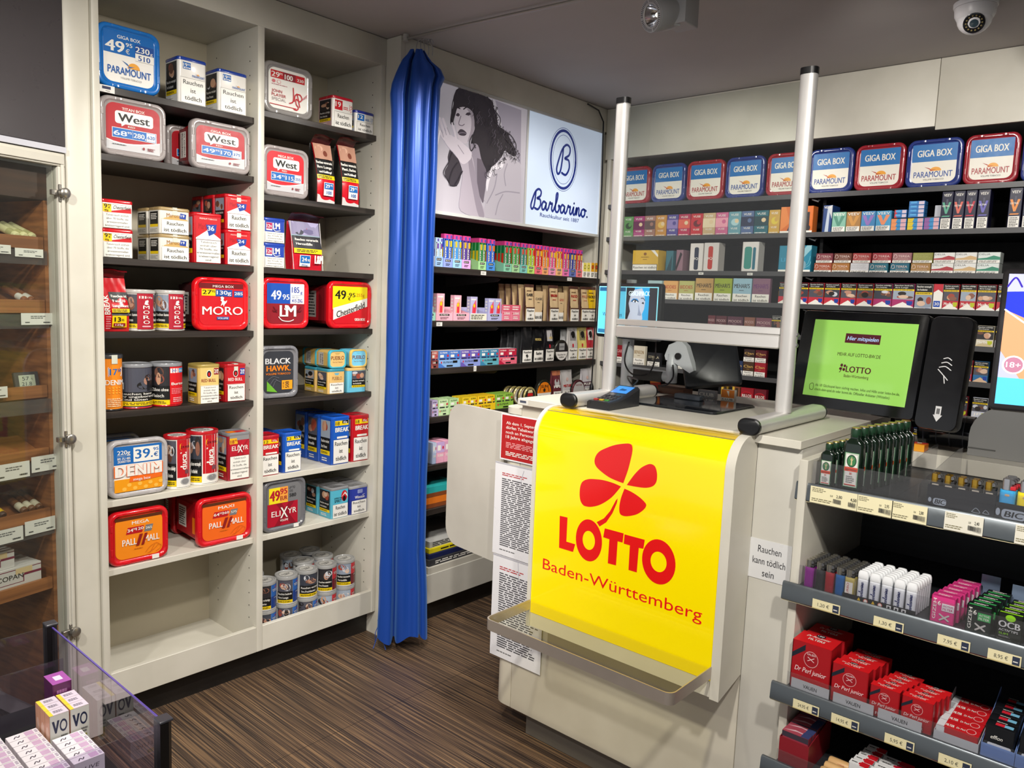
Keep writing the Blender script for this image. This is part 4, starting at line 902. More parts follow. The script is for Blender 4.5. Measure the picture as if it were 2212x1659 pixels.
for q in [[(0.275, 0.427), (0.284, 0.438), (0.294, 0.44), (0.302, 0.433), (0.291, 0.424)], [(0.335, 0.441), (0.345, 0.452), (0.362, 0.457), (0.371, 0.45), (0.357, 0.441)], [(0.291, 0.356), (0.306, 0.372), (0.327, 0.373), (0.347, 0.363), (0.337, 0.35), (0.311, 0.346), (0.296, 0.35)]]:
    PP(q, '3c343e')
PS([[(0.308, 0.43), (0.296, 0.399), (0.298, 0.392)], [(0.298, 0.39), (0.317, 0.39), (0.331, 0.399)], [(0.295, 0.352), (0.32, 0.36), (0.346, 0.361)]], .004, '6e6470')
PP([(0.488, 0.207), (0.536, 0.242), (0.594, 0.289), (0.64, 0.317), (0.697, 0.293), (0.73, 0.26), (0.737, 0.04), (0.726, 0.007), (0.6, 0.005), (0.478, 0.007), (0.487, 0.068), (0.466, 0.092), (0.491, 0.149)], 'a49ea6')
PP([(0.518, 0.238), (0.597, 0.284), (0.592, 0.243), (0.539, 0.227), (0.509, 0.178), (0.494, 0.122), (0.486, 0.168)], 'cfcad0')
PP([(0.428, 0.121), (0.47, 0.066), (0.483, 0.141), (0.488, 0.208), (0.45, 0.262), (0.421, 0.264)], '5e5660')
PS([[(0.553, 0.113), (0.624, 0.138), (0.725, 0.144)], [(0.558, 0.022), (0.575, 0.078), (0.604, 0.122)], [(0.627, 0.269), (0.609, 0.218), (0.622, 0.166)], [(0.558, 0.211), (0.541, 0.142), (0.495, 0.069)]], .006, '8a848e')
PP([(0.294, 0.247), (0.378, 0.273), (0.412, 0.191), (0.446, 0.09), (0.48, 0.007), (0.326, 0.014), (0.319, 0.1), (0.328, 0.185)], 'a39aa4')
PP([(0.378, 0.273), (0.412, 0.191), (0.446, 0.09), (0.48, 0.007), (0.439, 0.008), (0.395, 0.123), (0.363, 0.235)], '887f8a')
PP([(0.194, 0.331), (0.22, 0.348), (0.254, 0.335), (0.292, 0.327), (0.331, 0.311), (0.377, 0.289), (0.382, 0.267), (0.37, 0.246), (0.326, 0.223), (0.277, 0.257), (0.222, 0.292)], 'bfb6be')
PS([[(0.209, 0.312), (0.185, 0.335), (0.163, 0.364)], [(0.219, 0.326), (0.196, 0.359), (0.179, 0.394)], [(0.234, 0.335), (0.215, 0.367), (0.198, 0.395)], [(0.281, 0.324), (0.269, 0.357), (0.255, 0.387)]], .0135, 'c2b9c1')
PS([[(0.203, 0.32), (0.19, 0.346)], [(0.22, 0.332), (0.207, 0.358)], [(0.242, 0.336), (0.222, 0.364)], [(0.293, 0.301), (0.331, 0.269)]], .003, '8a818c')
PS([[(0.18, 0.341), (0.171, 0.302), (0.162, 0.263)]], .0085, 'd9d2d6')
PS([[(0.293, 0.546), (0.266, 0.515), (0.25, 0.468), (0.248, 0.418), (0.262, 0.384)], [(0.383, 0.361), (0.366, 0.326), (0.377, 0.289), (0.404, 0.32)], [(0.259, 0.264), (0.242, 0.224), (0.209, 0.168), (0.246, 0.136)], [(0.296, 0.225), (0.262, 0.182), (0.247, 0.123), (0.292, 0.123)], [(0.326, 0.191), (0.3, 0.149), (0.283, 0.128)], [(0.577, 0.415), (0.64, 0.406), (0.684, 0.367), (0.676, 0.324)], [(0.61, 0.381), (0.664, 0.349), (0.645, 0.319)], [(0.401, 0.384), (0.384, 0.342), (0.405, 0.307)], [(0.522, 0.498), (0.564, 0.466), (0.556, 0.425)]], .005, '2a262c')
rdh = random.Random(4)
for i in range(0, len(HAIR), 1):
    x, y = HAIR[i]
    if 20 < i: continue
    for k in range(3):
        a = rdh.uniform(0, 6.28); r = rdh.uniform(.006, .015); x1 = x + rdh.uniform(-.012, .012); y1 = y + rdh.uniform(-.012, .006)
        PS([[(x1, y1), (x1 + r * math.cos(a), y1 + r * math.sin(a) - .004), (x1 + r * math.cos(a + 1.3), y1 + r * math.sin(a + 1.3) - .012), (x1 + .6 * r * math.cos(a + 2.6), y1 - .02)]], .0028, '2e2a30')
cxh = sum(p[0] for p in HAIR) / len(HAIR); cyh = sum(p[1] for p in HAIR) / len(HAIR)
for i in range(46):
    p = HAIR[rdh.randrange(0, 20)]; t = rdh.uniform(.2, .85); x = cxh + .02 + (p[0] - cxh) * t; y = cyh + (p[1] - cyh) * t; d = rdh.choice((-1, 1))
    PS([[(x, y), (x + .007 * d, y - .012), (x - .003 * d, y - .024), (x + .006 * d, y - .036)]], .0022, rdh.choice(('453f48', '544d58', '1e1a20')))
sp(ph, 'portrait_print', 'black and white portrait of a woman holding a thin cigarette')
lg = MB(); LW = 3.612 - 2.987; lf = Fr(lambda u, v, l: (XP - .003 + l, 2.987 + u, 1.914 + v), LW, PH); BL = em('1a2a72')
rect(lg, lf, 0, 0, LW, PH, em('c3d2e6'))
def ring(cx, cy, a, b, w):
    strokes(lg, lf, [[(cx + a * math.cos(2 * PI * i / 48), cy + b * math.sin(2 * PI * i / 48)) for i in range(49)]], w, BL, False)
CX, CY = 3.279 - 2.987, 2.270 - 1.914
ring(CX, CY, .12, .160, .0025); ring(CX, CY, .105, .146, .014); ring(CX, CY, .088, .124, .0022)
def script(sx, sy, ox, oy, sts): return [[(ox + p[0] * sx, oy + p[1] * sy) for p in st] for st in sts]
SB0 = [[(.62, 2.15), (.55, 1.2), (.38, .25), (.1, -.05), (-.08, .3), (.1, 1.0), (.5, 1.95), (1.0, 2.4), (1.42, 2.2), (1.35, 1.65), (.85, 1.3), (1.32, 1.2), (1.42, .6), (1.05, .02), (.55, .1)]]
def sa(o): return [(o + .62, .95), (o + .3, 1.05), (o + .05, .65), (o + .12, .12), (o + .42, .15), (o + .68, .7), (o + .72, 1.0), (o + .7, .3), (o + .9, .08), (o + 1.1, .4)]
def sr(o): return [(o, .35), (o + .22, 1.1), (o + .36, .92), (o + .6, 1.0), (o + .52, .35), (o + .7, .08), (o + .95, .4)]
def sb(o): return [(o, .4), (o + .45, 1.5), (o + .55, 2.3), (o + .32, 2.2), (o + .25, 1.2), (o + .25, .25), (o + .6, .08), (o + .85, .5), (o + .75, .9), (o + 1.12, .72)]
def si(o): return [(o, .5), (o + .22, 1.05), (o + .16, .3), (o + .36, .08), (o + .58, .45)]
def sn(o): return [(o, .5), (o + .2, 1.05), (o + .14, .1), (o + .4, .95), (o + .62, .95), (o + .6, .25), (o + .78, .08), (o + 1.0, .5)]
def so(o): return [(o + .4, 1.0), (o + .08, .75), (o + .1, .2), (o + .4, .05), (o + .68, .4), (o + .62, .9), (o + .4, 1.0), (o + .9, .85)]
SCRIPT = SB0 + [sa(1.6), sr(2.7), sb(3.6), sa(4.65), sr(5.75), si(6.7), sn(7.25), so(8.25), [(9.35, .1), (9.36, .1)], [(6.95, 1.5), (6.96, 1.52)]]
strokes(lg, lf, script(  .0505, .042, 3.035 - 2.987, 1.995 - 1.914, SCRIPT), .0118, BL)
strokes(lg, lf, script(.07, .064, CX - .05, CY - .075, SB0), .012, BL)
text(lg, lf, 'Rauchkultur seit 1887', 3.27 - 2.987, .048, .33, .019, BL, .0)
sp(lg, 'logo_print', 'pale blue logo panel')

# ---- curtain and its rod
CB = bpy.data.materials.new('blue_satin'); CB.use_nodes = True
bs = CB.node_tree.nodes['Principled BSDF']; bs.inputs['Base Color'].default_value = lin('1748a8'); bs.inputs['Roughness'].default_value = .36
bs.inputs['Sheen Weight'].default_value = .5; bs.inputs['Sheen Tint'].default_value = lin('6aa0f0'); bs.inputs['Metallic'].default_value = .25
tn = CB.node_tree.nodes.new('ShaderNodeTexNoise'); tn.inputs['Scale'].default_value = 7; bpn = CB.node_tree.nodes.new('ShaderNodeBump'); bpn.inputs['Strength'].default_value = .25; bpn.inputs['Distance'].default_value = .01
CB.node_tree.links.new(tn.outputs['Fac'], bpn.inputs['Height']); CB.node_tree.links.new(bpn.outputs['Normal'], bs.inputs['Normal'])
cu = thing('curtain', 'long blue satin curtain bunched together at the corner of the shelves', 'curtain', (-2.452, 2.184, 0))
loop = spline([(-.108, -.02), (-.103, .022), (-.082, .034), (-.058, .037), (-.048, .03), (-.043, -.005), (-.040, -.035), (-.034, -.035), (-.030, .0), (-.022, .036), (.0, .046), (.03, .042), (.05, .05), (.068, .046), (.071, .02), (.074, .0), (.08, .02), (.096, .024), (.107, .006), (.108, -.02), (.09, -.042), (.03, -.046), (-.04, -.046), (-.09, -.042), (-.108, -.02)], 5)[:-1]
E_, N_ = (.665, .746), (.746, -.665)
prof = [(2.515, .30, .0), (2.495, .42, .0), (2.475, .56, -.004), (2.45, .70, -.002), (2.42, .84, .0), (2.38, .92, .0), (2.34, .95, -.002), (2.28, .95, -.004)] + [(2.2 - .11 * i, .93 + .012 * math.sin(i * 1.3), -.004 - .0012 * i) for i in range(17)] + [(.36, .99, -.022), (.26, 1.02, -.02), (.16, 1.04, -.02), (.1, 1.06, -.02), (.058, 1.07, -.02)]
cm = MB(); loops = []
for i, (z, k, sh) in enumerate(prof):
    lp = []
    for j, (a, b) in enumerate(loop):
        wob = (.0045 * math.sin(j * .16 + z * 3.1) + .0035 * math.sin(j * .11 - z * 7)) * min(1, (2.5 - z) * 3)
        kk = k * (1.0 + (.42 * math.exp(-((z - 2.44) / .035) ** 2) if a > .03 else .1 * math.exp(-((z - 2.36) / .04) ** 2)))
        a2 = a * kk * .94 + sh - .026 + .016 * max(0, 1 - z / 2.2); b2 = b * (.55 + .5 * k) + wob
        lp.append((E_[0] * a2 + N_[0] * b2, E_[1] * a2 + N_[1] * b2, z + (.02 * math.sin(a * 34) if i == len(prof) - 1 else 0)))
    loops.append(lp)
cm.loft(loops, CB, cap0=False, cap1=False); cm.build('cloth', cu)
for k in range(5):
    h = MB(); a = -.03 + .016 * k; p0 = (E_[0] * a + N_[0] * .01, E_[1] * a + N_[1] * .01)
    h.tube([(p0[0], p0[1], 2.50), (p0[0], p0[1], 2.53), (p0[0] * .7 - .004, p0[1] * .7, 2.555), (p0[0] * .6, p0[1] * .6 + .012, 2.565), (p0[0] * .6 + .003, p0[1] * .6 + .02, 2.552)], .0022, STEEL, 6, soft=True); h.build('hook', cu)
kn = MB()
for s in ((0, 0), (.012, .01), (-.01, .014)):
    kn.tube([(E_[0] * -.128 + s[0], E_[1] * -.128 + s[1], .13), (E_[0] * -.13 + s[0] * 2, E_[1] * -.135, .07), (E_[0] * -.14 + s[0] * 4, E_[1] * -.15 + s[1] * 3 - .01, .01)], .0016, '2a58b8', 5)
kn.lathe([(.004, 0), (.011, .012), (.005, .03)], CB, (E_[0] * -.127, E_[1] * -.127, .12), 10); kn.build('tied_threads', cu)
rd_ = MB(); rd_.tube([(-2.57, 2.176, 2.582), (-2.3, 2.195, 2.582), (-1.42, 2.28, 2.582)], .006, mat('a9a6a0', .4, .6), 10); rd_.lathe([(.012, 0), (.012, .028)], 'b9b6b0', (-2.555, 2.176, 2.571), 12)
rd_.bbox(-1.47, -1.40, 2.26, 2.30, 2.57, 2.5995, '9a6a44', .004)
tag(rd_.build('curtain_rod'), 'thin grey curtain rod running under the ceiling from the shelf corner', 'curtain rod')

# ---- goods on the back unit
XG = -2.612
def B_(o, t, i, X=XG): return fit(face(o, t, X, SB[i] + .0006), 1, 2.196, 3.6975, ([1.898] + [z - .03 for z in SB])[i] - SB[i] - .004)
ORD = ['first', 'second', 'third', 'fourth', 'fifth', 'sixth', 'seventh', 'eighth', 'ninth', 'tenth', 'eleventh', 'twelfth', 'thirteenth', 'fourteenth', 'fifteenth', 'sixteenth', 'seventeenth', 'eighteenth', 'nineteenth', 'twentieth']
ROW1 = [(2.389, 2.422, 1.823, 1.669), (2.425, 2.474, 1.823, 1.669), (2.477, 2.534, 1.823, 1.669), (2.537, 2.595, 1.823, 1.669), (2.597, 2.654, 1.823, 1.67), (2.706, 2.761, 1.822, 1.67), (2.765, 2.824, 1.822, 1.67), (2.887, 2.947, 1.822, 1.671), (2.95, 3.008, 1.822, 1.671), (3.012, 3.068, 1.822, 1.671), (3.069, 3.126, 1.822, 1.672), (3.129, 3.188, 1.822, 1.672), (3.189, 3.24, 1.821, 1.672), (3.246, 3.303, 1.821, 1.672), (3.306, 3.36, 1.821, 1.673), (3.364, 3.421, 1.821, 1.673), (3.425, 3.484, 1.821, 1.673), (3.487, 3.542, 1.821, 1.673)]
COLS1 = [('white', 'e9e4e2', 'f0d040', 'e8e0d8'), ('light blue', 'b8d4f0', '6a3aa0', '9cc0ec'), ('deep blue', '1c50b8', 'e8c020', '8fa0e0'), ('sky blue', '3a90d8', 'e8c020', '9cccf0'), ('violet', '4a2a90', 'e8b020', 'e0a8e0'), ('green', '1c8038', 'd8c020', 'a8dc98'), ('bright blue', '1858c8', 'e87020', '4a90e0'),
         ('dark green', '107840', 'e03020', '8cd0b0'), ('leaf green', '3c9c40', 'd84020', 'a8d8a0'), ('teal', '1a8070', 'd84028', '80c8c0'), ('lime', '9cc020', 'e03820', 'b8e070'), ('red', 'c81828', 'e8b020', 'f07080'), ('orange', 'e08020', 'c02030', 'f0a870'), ('pink', 'd84888', 'e8c020', 'f098c0'), ('amber', 'e8a020', 'c03030', 'f0b880'), ('magenta', 'c02078', 'e8a020', 'e878b0'), ('navy', '24308c', 'e8b830', '6878b8'), ('crimson', 'b8182c', 'e8c040', 'f08088')]
def tallvape(lab, w, h, d, c, acc, cap='e0408c'):
    return pack(lab, w, h, d, c, [('r', 0, .86, 1, 1, cap), ('r', .5, .87, .95, .97, '5a48a8'), ('r', .18, .12, .44, .84, 'K'), ('r', .26, .15, .36, .8, 'W'), ('r', .5, .62, .94, .8, acc), ('t', 'ELFA', .62, .44, .3, .34, 'W', .02, 0, 90), ('r', 0, .05, 1, .14, 'c82030')], [('r', 0, .86, 1, 1, cap), ('r', .2, .2, .8, .6, acc)], [('r', 0, 0, 1, 1, cap)], name='vape_box', cat='vape box', group='tall vape boxes on the top shelf under the sign')
def tray(lab, w, h, d, c, name, art=None, slope=True):
    """open card display tray: low front, side walls rising to the back"""
    b = MB(); m = mat(c, .4); t = .0012; hb = h * 1.7
    b.box(-w / 2, w / 2, 0, t, 0, h, m); b.box(-w / 2, w / 2, t, d, 0, t, m); b.box(-w / 2, w / 2, d - t, d, t, hb, m)
    for s in (-1, 1):
        x0 = -w / 2 if s < 0 else w / 2 - t
        b.loft([[(x, t, t), (x, d - t, t), (x, d - t, hb), (x, t, h)] for x in (x0, x0 + t)], m)
    draw(b, front(w, h), art or [('rr', .2, .6, .8, .86, .04, 'K'), ('t', name, .5, .66, .46, .14, 'W'), ('l', .25, .15, .75, .45, 2, 'K')])
    return tag(b.build('display_tray'), lab, 'display tray')
for i, q in enumerate(ROW1):
    nm, c, acc, tc = COLS1[i]; w = q[1] - q[0]; h = q[2] - SB[0]; d = .11; th = h * (.27 if i > 1 else .3)
    if i < 2: h *= .86
    B_(tray('%s display tray on the top shelf under the sign, %s from the curtain' % (nm, ORD[i]), w - .001, th, d, tc, 'ELFA'), q, 0)
    bw = (w - .006) / 2; cy = (q[0] + q[1]) / 2
    lo = None
    for s, sn_ in ((-1, 'left'), (1, 'right')):
        yc = cy + s * (bw / 2 + .0003)
        o = tallvape('tall %s vape box with pink top, %s one in the %s tray' % (nm, sn_, ORD[i]) if i > 1 else '%s vape box, %s one in the %s tray of the top shelf' % (nm, sn_, ORD[i]), bw - .0012, h - .002, .022, c, acc, 'e0408c' if i > 1 else c)
        face(o, (yc - bw / 2, yc + bw / 2, 0, 0), XG - .0022, SB[0] + .0022)
    if i in (5, 7):   # extra rows behind whose green side shows
        for k in range(3):
            o = tallvape('tall %s vape box, %s behind the front pair in the %s tray' % (nm, ORD[k], ORD[i]), bw - .0012, h - .002, .022, c, acc)
            face(o, (cy - bw - .0003, cy - .0003, 0, 0), XG - .0022 - .0232 * (k + 1), SB[0] + .0022)
ye = [(3.55, 3.582, 1.754, 1.674), (3.584, 3.616, 1.756, 1.674), (3.623, 3.656, 1.758, 1.674), (3.658, 3.693, 1.759, 1.674)]
for i, q in enumerate(ye):
    B_(pack('small %s pack at the right end of the top shelf, %s of four' % (('yellow', 'yellow', 'amber', 'amber')[i], ORD[i]), q[1] - q[0] - .001, q[2] - SB[0], .05, 'W', [('r', 0, .42, 1, 1, 'e8d860' if i < 2 else 'e8a818'), ('e', .5, .72, .28, .14, 'K'), ('e', .5, .72, .22, .1, 'e8d860' if i < 2 else 'c84018'), ('l', .1, .08, .9, .36, 3, 'K')], name='nicotine_pack', cat='nicotine pack'), q, 0)
# second shelf
R2 = [(2.372, 2.438, 1.556, 1.44), (2.441, 2.547, 1.553, 1.44), (2.55, 2.657, 1.548, 1.44), (2.659, 2.781, 1.544, 1.44), (2.784, 2.887, 1.539, 1.44), (2.89, 2.957, 1.534, 1.44), (2.958, 3.027, 1.531, 1.44)]
T2 = [('mint', 'a8e0c8', 0), ('pink', 'f0b0c0', 1), ('pink', 'f0b0c0', 1), ('lilac', 'b8b4d8', 1), ('lilac', 'b4b4dc', 2), ('rose', 'e08098', 0), ('rose', 'e08098', 0)]
for i, q in enumerate(R2):
    nm, c, nb = T2[i]; w = q[1] - q[0] - .001; h = (q[2] - SB[1]) if nb else .078
    if nb or i == 0:
        th = .036
        B_(tray('%s display tray on the second shelf, %s from the curtain' % (nm, ORD[i]), w, th, .12, c, 'ELFBAR', None if i != 3 else [('r', .04, .05, .96, .95, 'e8e4d0'), ('l', .08, .15, .92, .85, 3, 'K')]), q, 1)
        for k in range(max(nb, 1)):
            bw = .048 if nb != 2 else w / 2 - .004; yc = (q[0] + q[1]) / 2 - (w / 2 - bw / 2 - .004) + k * (bw + .001) if nb != 2 else (q[0] + q[1]) / 2 + (k - .5) * (bw + .0008)
            o = pack('%s vape box in the %s tray of the second shelf%s' % (nm, ORD[i], ', %s one' % ('left', 'right')[k] if nb == 2 else ''), bw - .0015, h - .003 if i else .06, .024, c, [('r', .0, .0, 1, 1, c), ('p', [(.2, .1), (.7, .1), (.9, .5), (.8, .9), (.3, .6)], 'f0b088' if i < 3 else 'd85878'), ('r', .4, .2, .75, .7, 'd83848'), ('e', .55, .62, .12, .08, 'Y'), ('l', .1, .82, .8, .94, 1, 'W')], [('r', 0, 0, 1, 1, c), ('l', .2, .1, .8, .9, 6, 'W')], name='vape_box', cat='vape box')
            face(o, (yc - bw / 2, yc + bw / 2, 0, 0), XG - .0022, SB[1] + .0022)
    else:
        B_(pack('rose vape carton on the second shelf, %s of the two' % ('left', 'right')[i - 5], w, .08, .1, 'e07890', [('r', .0, .62, 1, 1, 'd85870'), ('l', .1, .66, .9, .95, 2, 'W'), ('t', 'ELFBAR', .5, .4, .7, .14, 'W'), ('e', .12, .47, .05, .05, 'c82838'), ('l', .2, .1, .8, .3, 2, 'W')], name='vape_carton', cat='vape carton'), q, 1)
def slim(lab, w, h, d, c, art, sc=None, g=None):
    return pouch(lab, w, h, d, c, art, flap=False, lean=.006, name='tobacco_pouch', sidec=sc, group=g)
TAN = 'd0b48a'
def tanp(nm, c): return [('r', 0, .92, 1, 1, '4a2c24'), ('r', 0, .34, .04, 1, '5a3428'), ('r', .96, .34, 1, 1, '5a3428'), ('t', nm, .5, .68, .74, .07, c, .02), ('l', .2, .8, .8, .85, 1, '6a4a30'), ('l', .3, .58, .7, .62, 1, c), ('r', 0, .34, 1, .38, '4a2c24')] + warn(.02, .0, .98, .34, 3)
P2 = [(3.067, 3.144, 1.617, 1.433), (3.266, 3.348, 1.619, 1.433), (3.447, 3.531, 1.621, 1.433), (3.549, 3.629, 1.622, 1.433), (3.631, 3.723, 1.622, 1.433)]
for i, q in enumerate(P2):
    nm, c, tc, g = [('CLASSIC', '2a2a30', TAN, 'tan'), ('BURGUND', 'a82020', TAN, 'tan'), ('RED', 'b02020', TAN, 'tan'), ('MILD', 'c08060', TAN, 'tan'), ('GOLD', '3a3020', 'e8c010', 'yellow')][i]
    B_(slim('tall %s pipe tobacco pouch on the second shelf, %s of the tall pouches' % (g, ORD[i]), q[1] - q[0] - .008, q[2] - SB[1], .022, tc, tanp(nm, c), '4a2c24'), q, 1)
    for k in range(2 + (i == 0) * 2):
        if i == 4: break
        B_(slim('tan pipe tobacco pouch, %s behind the %s tall pouch of the second shelf' % (ORD[k], ORD[i]), q[1] - q[0] - .004, q[2] - SB[1] - .002, .022, tc, [], '4a2c24'), (q[0] - .012 * (k + 1), q[1] - .012 * (k + 1), 0, 0), 1, XG - .034 * (k + 1))
P2b = [(3.14, 3.205, 1.584, 1.434), (3.343, 3.389, 1.583, 1.434)]
for i, q in enumerate(P2b):
    B_(pack('small tan cigar pack with white warning between the tall pouches, %s of two' % ORD[i], q[1] - q[0] - .004, q[2] - SB[1], .02, TAN, [('r', .0, .36, 1, 1, TAN), ('t', ('CLASSIC', 'GOLD')[i], .5, .7, .9, .08, ('2a2a30', 'a82020')[i], .02), ('l', .3, .6, .7, .64, 1, 'K')] + warn(.02, .0, .98, .3, 1), name='cigar_pack', cat='cigar pack'), q, 1)
# third shelf
R3 = [(2.419, 2.464, 1.314, 1.226), (2.466, 2.606, 1.313, 1.225), (2.609, 2.744, 1.309, 1.223), (2.746, 2.878, 1.306, 1.221), (2.88, 3.015, 1.302, 1.219)]
T3 = [('brown red', '8c4848', 'c87068'), ('pale blue', '88b0e0', '4878c8'), ('blue violet', '8898d8', '6858b0'), ('turquoise', '60a8b8', '3a80a8'), ('red', 'e0687c', 'b82040')]
for i, q in enumerate(R3):
    nm, c, c2 = T3[i]; w = q[1] - q[0] - .001
    B_(tray('%s display tray on the third shelf, %s from the curtain' % (nm, ORD[i]), w, .036, .12, c, 'ELFBAR', [('e', .12, .66, .03, .14, 'c82838'), ('t', 'ELFBAR', .42, .58, .42, .2, 'W' if i in (0, 4) else 'K', .01), ('r', .64, .56, .86, .86, 'K'), ('rr', .35, .1, .65, .3, .03, 'K'), ('p', [(0, 0), (.3, 0), (.1, .5), (0, .6)], c2)]), q, 2)
    n2 = 1 if i == 0 else 2
    for k in range(n2):
        bw = (w - .004) / n2; yc = (q[0] + q[1]) / 2 + (k - (n2 - 1) / 2) * (bw + .0004)
        for rw in range(2):
            o = pack('%s vape box in the %s tray of the third shelf, %s, %s row' % (nm, ORD[i], ('left', 'right')[k] if n2 == 2 else 'single', ('front', 'second')[rw]), bw - .0015, .076, .024, c, [('p', [(0, .3), (1, .5), (1, 1), (0, 1)], c2), ('t', 'ELFBAR', .45, .84, .7, .09, 'W'), ('r', .1, .6, .45, .76, 'W'), ('e', .84, .7, .09, .08, 'c82838'), ('r', .05, .46, .6, .54, '2a2a50'), ('r', .72, .46, .94, .54, '2a2a50')], None, [('r', 0, 0, 1, 1, 'e8e4e8')], name='vape_box', cat='vape box')
            face(o, (yc - bw / 2, yc + bw / 2, 0, 0), XG - .0022 - rw * .026, SB[2] + .0022)
P3 = [(3.057, 3.14, 1.396, 1.215), (3.148, 3.233, 1.395, 1.213), (3.247, 3.324, 1.395, 1.212), (3.449, 3.537, 1.394, 1.209), (3.538, 3.625, 1.394, 1.208), (3.627, 3.706, 1.394, 1.206)]
for i, q in enumerate(P3):
    nm, c, c2, tx = [('black glossy', '1c1c1e', '3a3428', ''), ('black gold-lettered', '121214', '121214', 'MOGUL'), ('black framed', '1a181c', 'b8b4b4', 'DANISH'), ('white framed', 'c8c4c0', '8a8688', 'WHITE'), ('yellow framed', 'd8c870', '8a8460', 'GOLD'), ('red and white', 'b82838', 'd8d0cc', 'RED')][i]
    B_(slim('%s pipe tobacco pouch on the third shelf' % nm, q[1] - q[0] - .003, q[2] - SB[2] - (.012 if i == 1 else 0), .02, c, ([('r', .2, .6, .8, .92, c2)] if i > 1 else []) + ([('t', tx, .5, .66, .6, .07, 'd8c070' if i < 3 else 'K')] if tx else []) + ([('e', .5, .78, .2, .1, 'K')] if i > 2 else []) + ([('r', .4, .4, .56, .5, 'c82030')] if i > 1 else []) + warn(.03, .02, .97, .36, 3 if i != 1 else 2), c), q, 2)
    for k in range(3 if i == 0 else 1):
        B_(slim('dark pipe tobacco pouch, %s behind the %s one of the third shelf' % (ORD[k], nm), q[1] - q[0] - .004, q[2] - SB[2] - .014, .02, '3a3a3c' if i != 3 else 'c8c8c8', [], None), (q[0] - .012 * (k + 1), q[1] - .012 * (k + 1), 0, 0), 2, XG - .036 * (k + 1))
def disc(lab, r, d, c, top, bot, art=None):
    """round flat tin standing on its edge, lid to the front"""
    t = thing('round_tin', lab, 'tin'); b = MB(); n = 36
    def lp(rr, y): return [(rr * math.cos(2 * PI * i / n), y, r + rr * math.sin(2 * PI * i / n)) for i in range(n)]
    b.loft([lp(r - .001, .006), lp(r - .001, d - .002), lp(r - .003, d)], mat('2a2824', .3, .6)); b.build('tin_body', t)
    k = MB(); k.loft([lp(r, .009), lp(r, .002), lp(r - .002, 0), lp(r - .004, .0), lp(r - .005, .001)], mat(c, .25, .5))
    f_ = Fr(lambda u, v, l: (u - r, .001 - l, v), 2 * r, 2 * r); R2_ = (r - .005) / (2 * r)
    draw(k, f_, [('p', [(.5 + R2_ * math.cos(R_(180 - 180 * i / 20)), .44 + (R2_ if i not in (0, 20) else R2_) * math.sin(R_(180 - 180 * i / 20))) for i in range(21)], top), ('p', [(.5 + R2_ * math.cos(R_(180 + 180 * i / 20)), .5 + R2_ * math.sin(R_(180 + 180 * i / 20)) if i not in (0, 20) else .44) for i in range(21)], bot)] + (art or []) + [('t', 'Rauchen ist', .5, .27, .6, .08, 'K', .01), ('t', 'tödlich', .5, .15, .36, .08, 'K', .01)]); k.build('lid', t)
    return t
q = (3.317, 3.435, 1.343, 1.212)
B_(disc('black round pipe tobacco tin standing on edge between the pouches of the third shelf', (q[1] - q[0]) / 2 - .001, .022, '3a3a34', '1a1a1c', 'e4e0da', [('r', .3, .52, .7, .84, '9a9a9a'), ('t', 'DANISH', .5, .64, .34, .07, 'K')]), q, 2, -2.59 - .012)
# fourth shelf
R4 = [(2.432, 2.473, 1.09, 0.981), (2.475, 2.542, 1.088, 0.98), (2.545, 2.611, 1.087, 0.977), (2.631, 2.736, 1.084, 0.974), (2.738, 2.865, 1.082, 0.97), (2.868, 3.001, 1.078, 0.965)]
T4 = [('lavender', 'c8b8e0'), ('pale green', 'c8e4b0'), ('pale green', 'b8dca0'), ('yellow', 'e8c828'), ('golden yellow', 'e8c020'), ('grass green', '8cb848')]
for i, q in enumerate(R4):
    nm, c = T4[i]; w = q[1] - q[0] - .001
    B_(tray('%s display tray on the fourth shelf, %s from the curtain' % (nm, ORD[i]), w, .034, .13, c, 'ELFBAR', [('e', .12, .6, .04, .16, 'c82838'), ('t', 'ELFBAR', .46, .52, .5, .24, 'K', .01), ('rr', .4, .1, .7, .3, .03, 'K')]), q, 3)
    n2 = 2 if w > .08 else 1
    for k in range(n2):
        bw = (w - .004) / n2; yc = (q[0] + q[1]) / 2 + (k - (n2 - 1) / 2) * (bw + .0004)
        for rw in range(3):
            o = pack('%s vape box in the %s tray of the fourth shelf, %s, %s row' % (nm, ORD[i], ('left', 'right')[k] if n2 == 2 else 'single', ORD[rw]), bw - .0015, .072, .024, c, [('t', 'ELFBAR', .45, .84, .7, .09, 'K'), ('r', .1, .6, .45, .76, 'W'), ('e', .84, .7, .09, .08, 'c82838'), ('r', .05, .46, .6, .54, '2a2a30'), ('r', .72, .46, .94, .54, '2a2a30')], None, [('r', 0, 0, 1, 1, c)], name='vape_box', cat='vape box')
            face(o, (yc - bw / 2, yc + bw / 2, 0, 0), XG - .0022 - rw * .027, SB[3] + .0022)
D4 = [(3.086, 3.183, 1.114, 0.957), (3.187, 3.317, 1.118, 0.953)]
for k in range(5):
    q = D4[0]; r = (q[1] - q[0]) / 2 - .001
    B_(disc('small red and cream lidded round tin, %s of the leaning row, fourth shelf' % ORD[k], r, .02, 'c8b878', '2a2a22' if k == 0 else 'b8b0a0', 'e4e0da', [('p', [(.26, .5), (.74, .5), (.7, .66), (.3, .66)], 'c02020'), ('p', [(.28, .68), (.72, .68), (.64, .84), (.36, .84)], 'd8cca0')]), (q[0] - .014 * k, q[1] - .014 * k, 0, 0), 3, XG - .024 * k)
q = D4[1]; r = (q[1] - q[0]) / 2 - .001
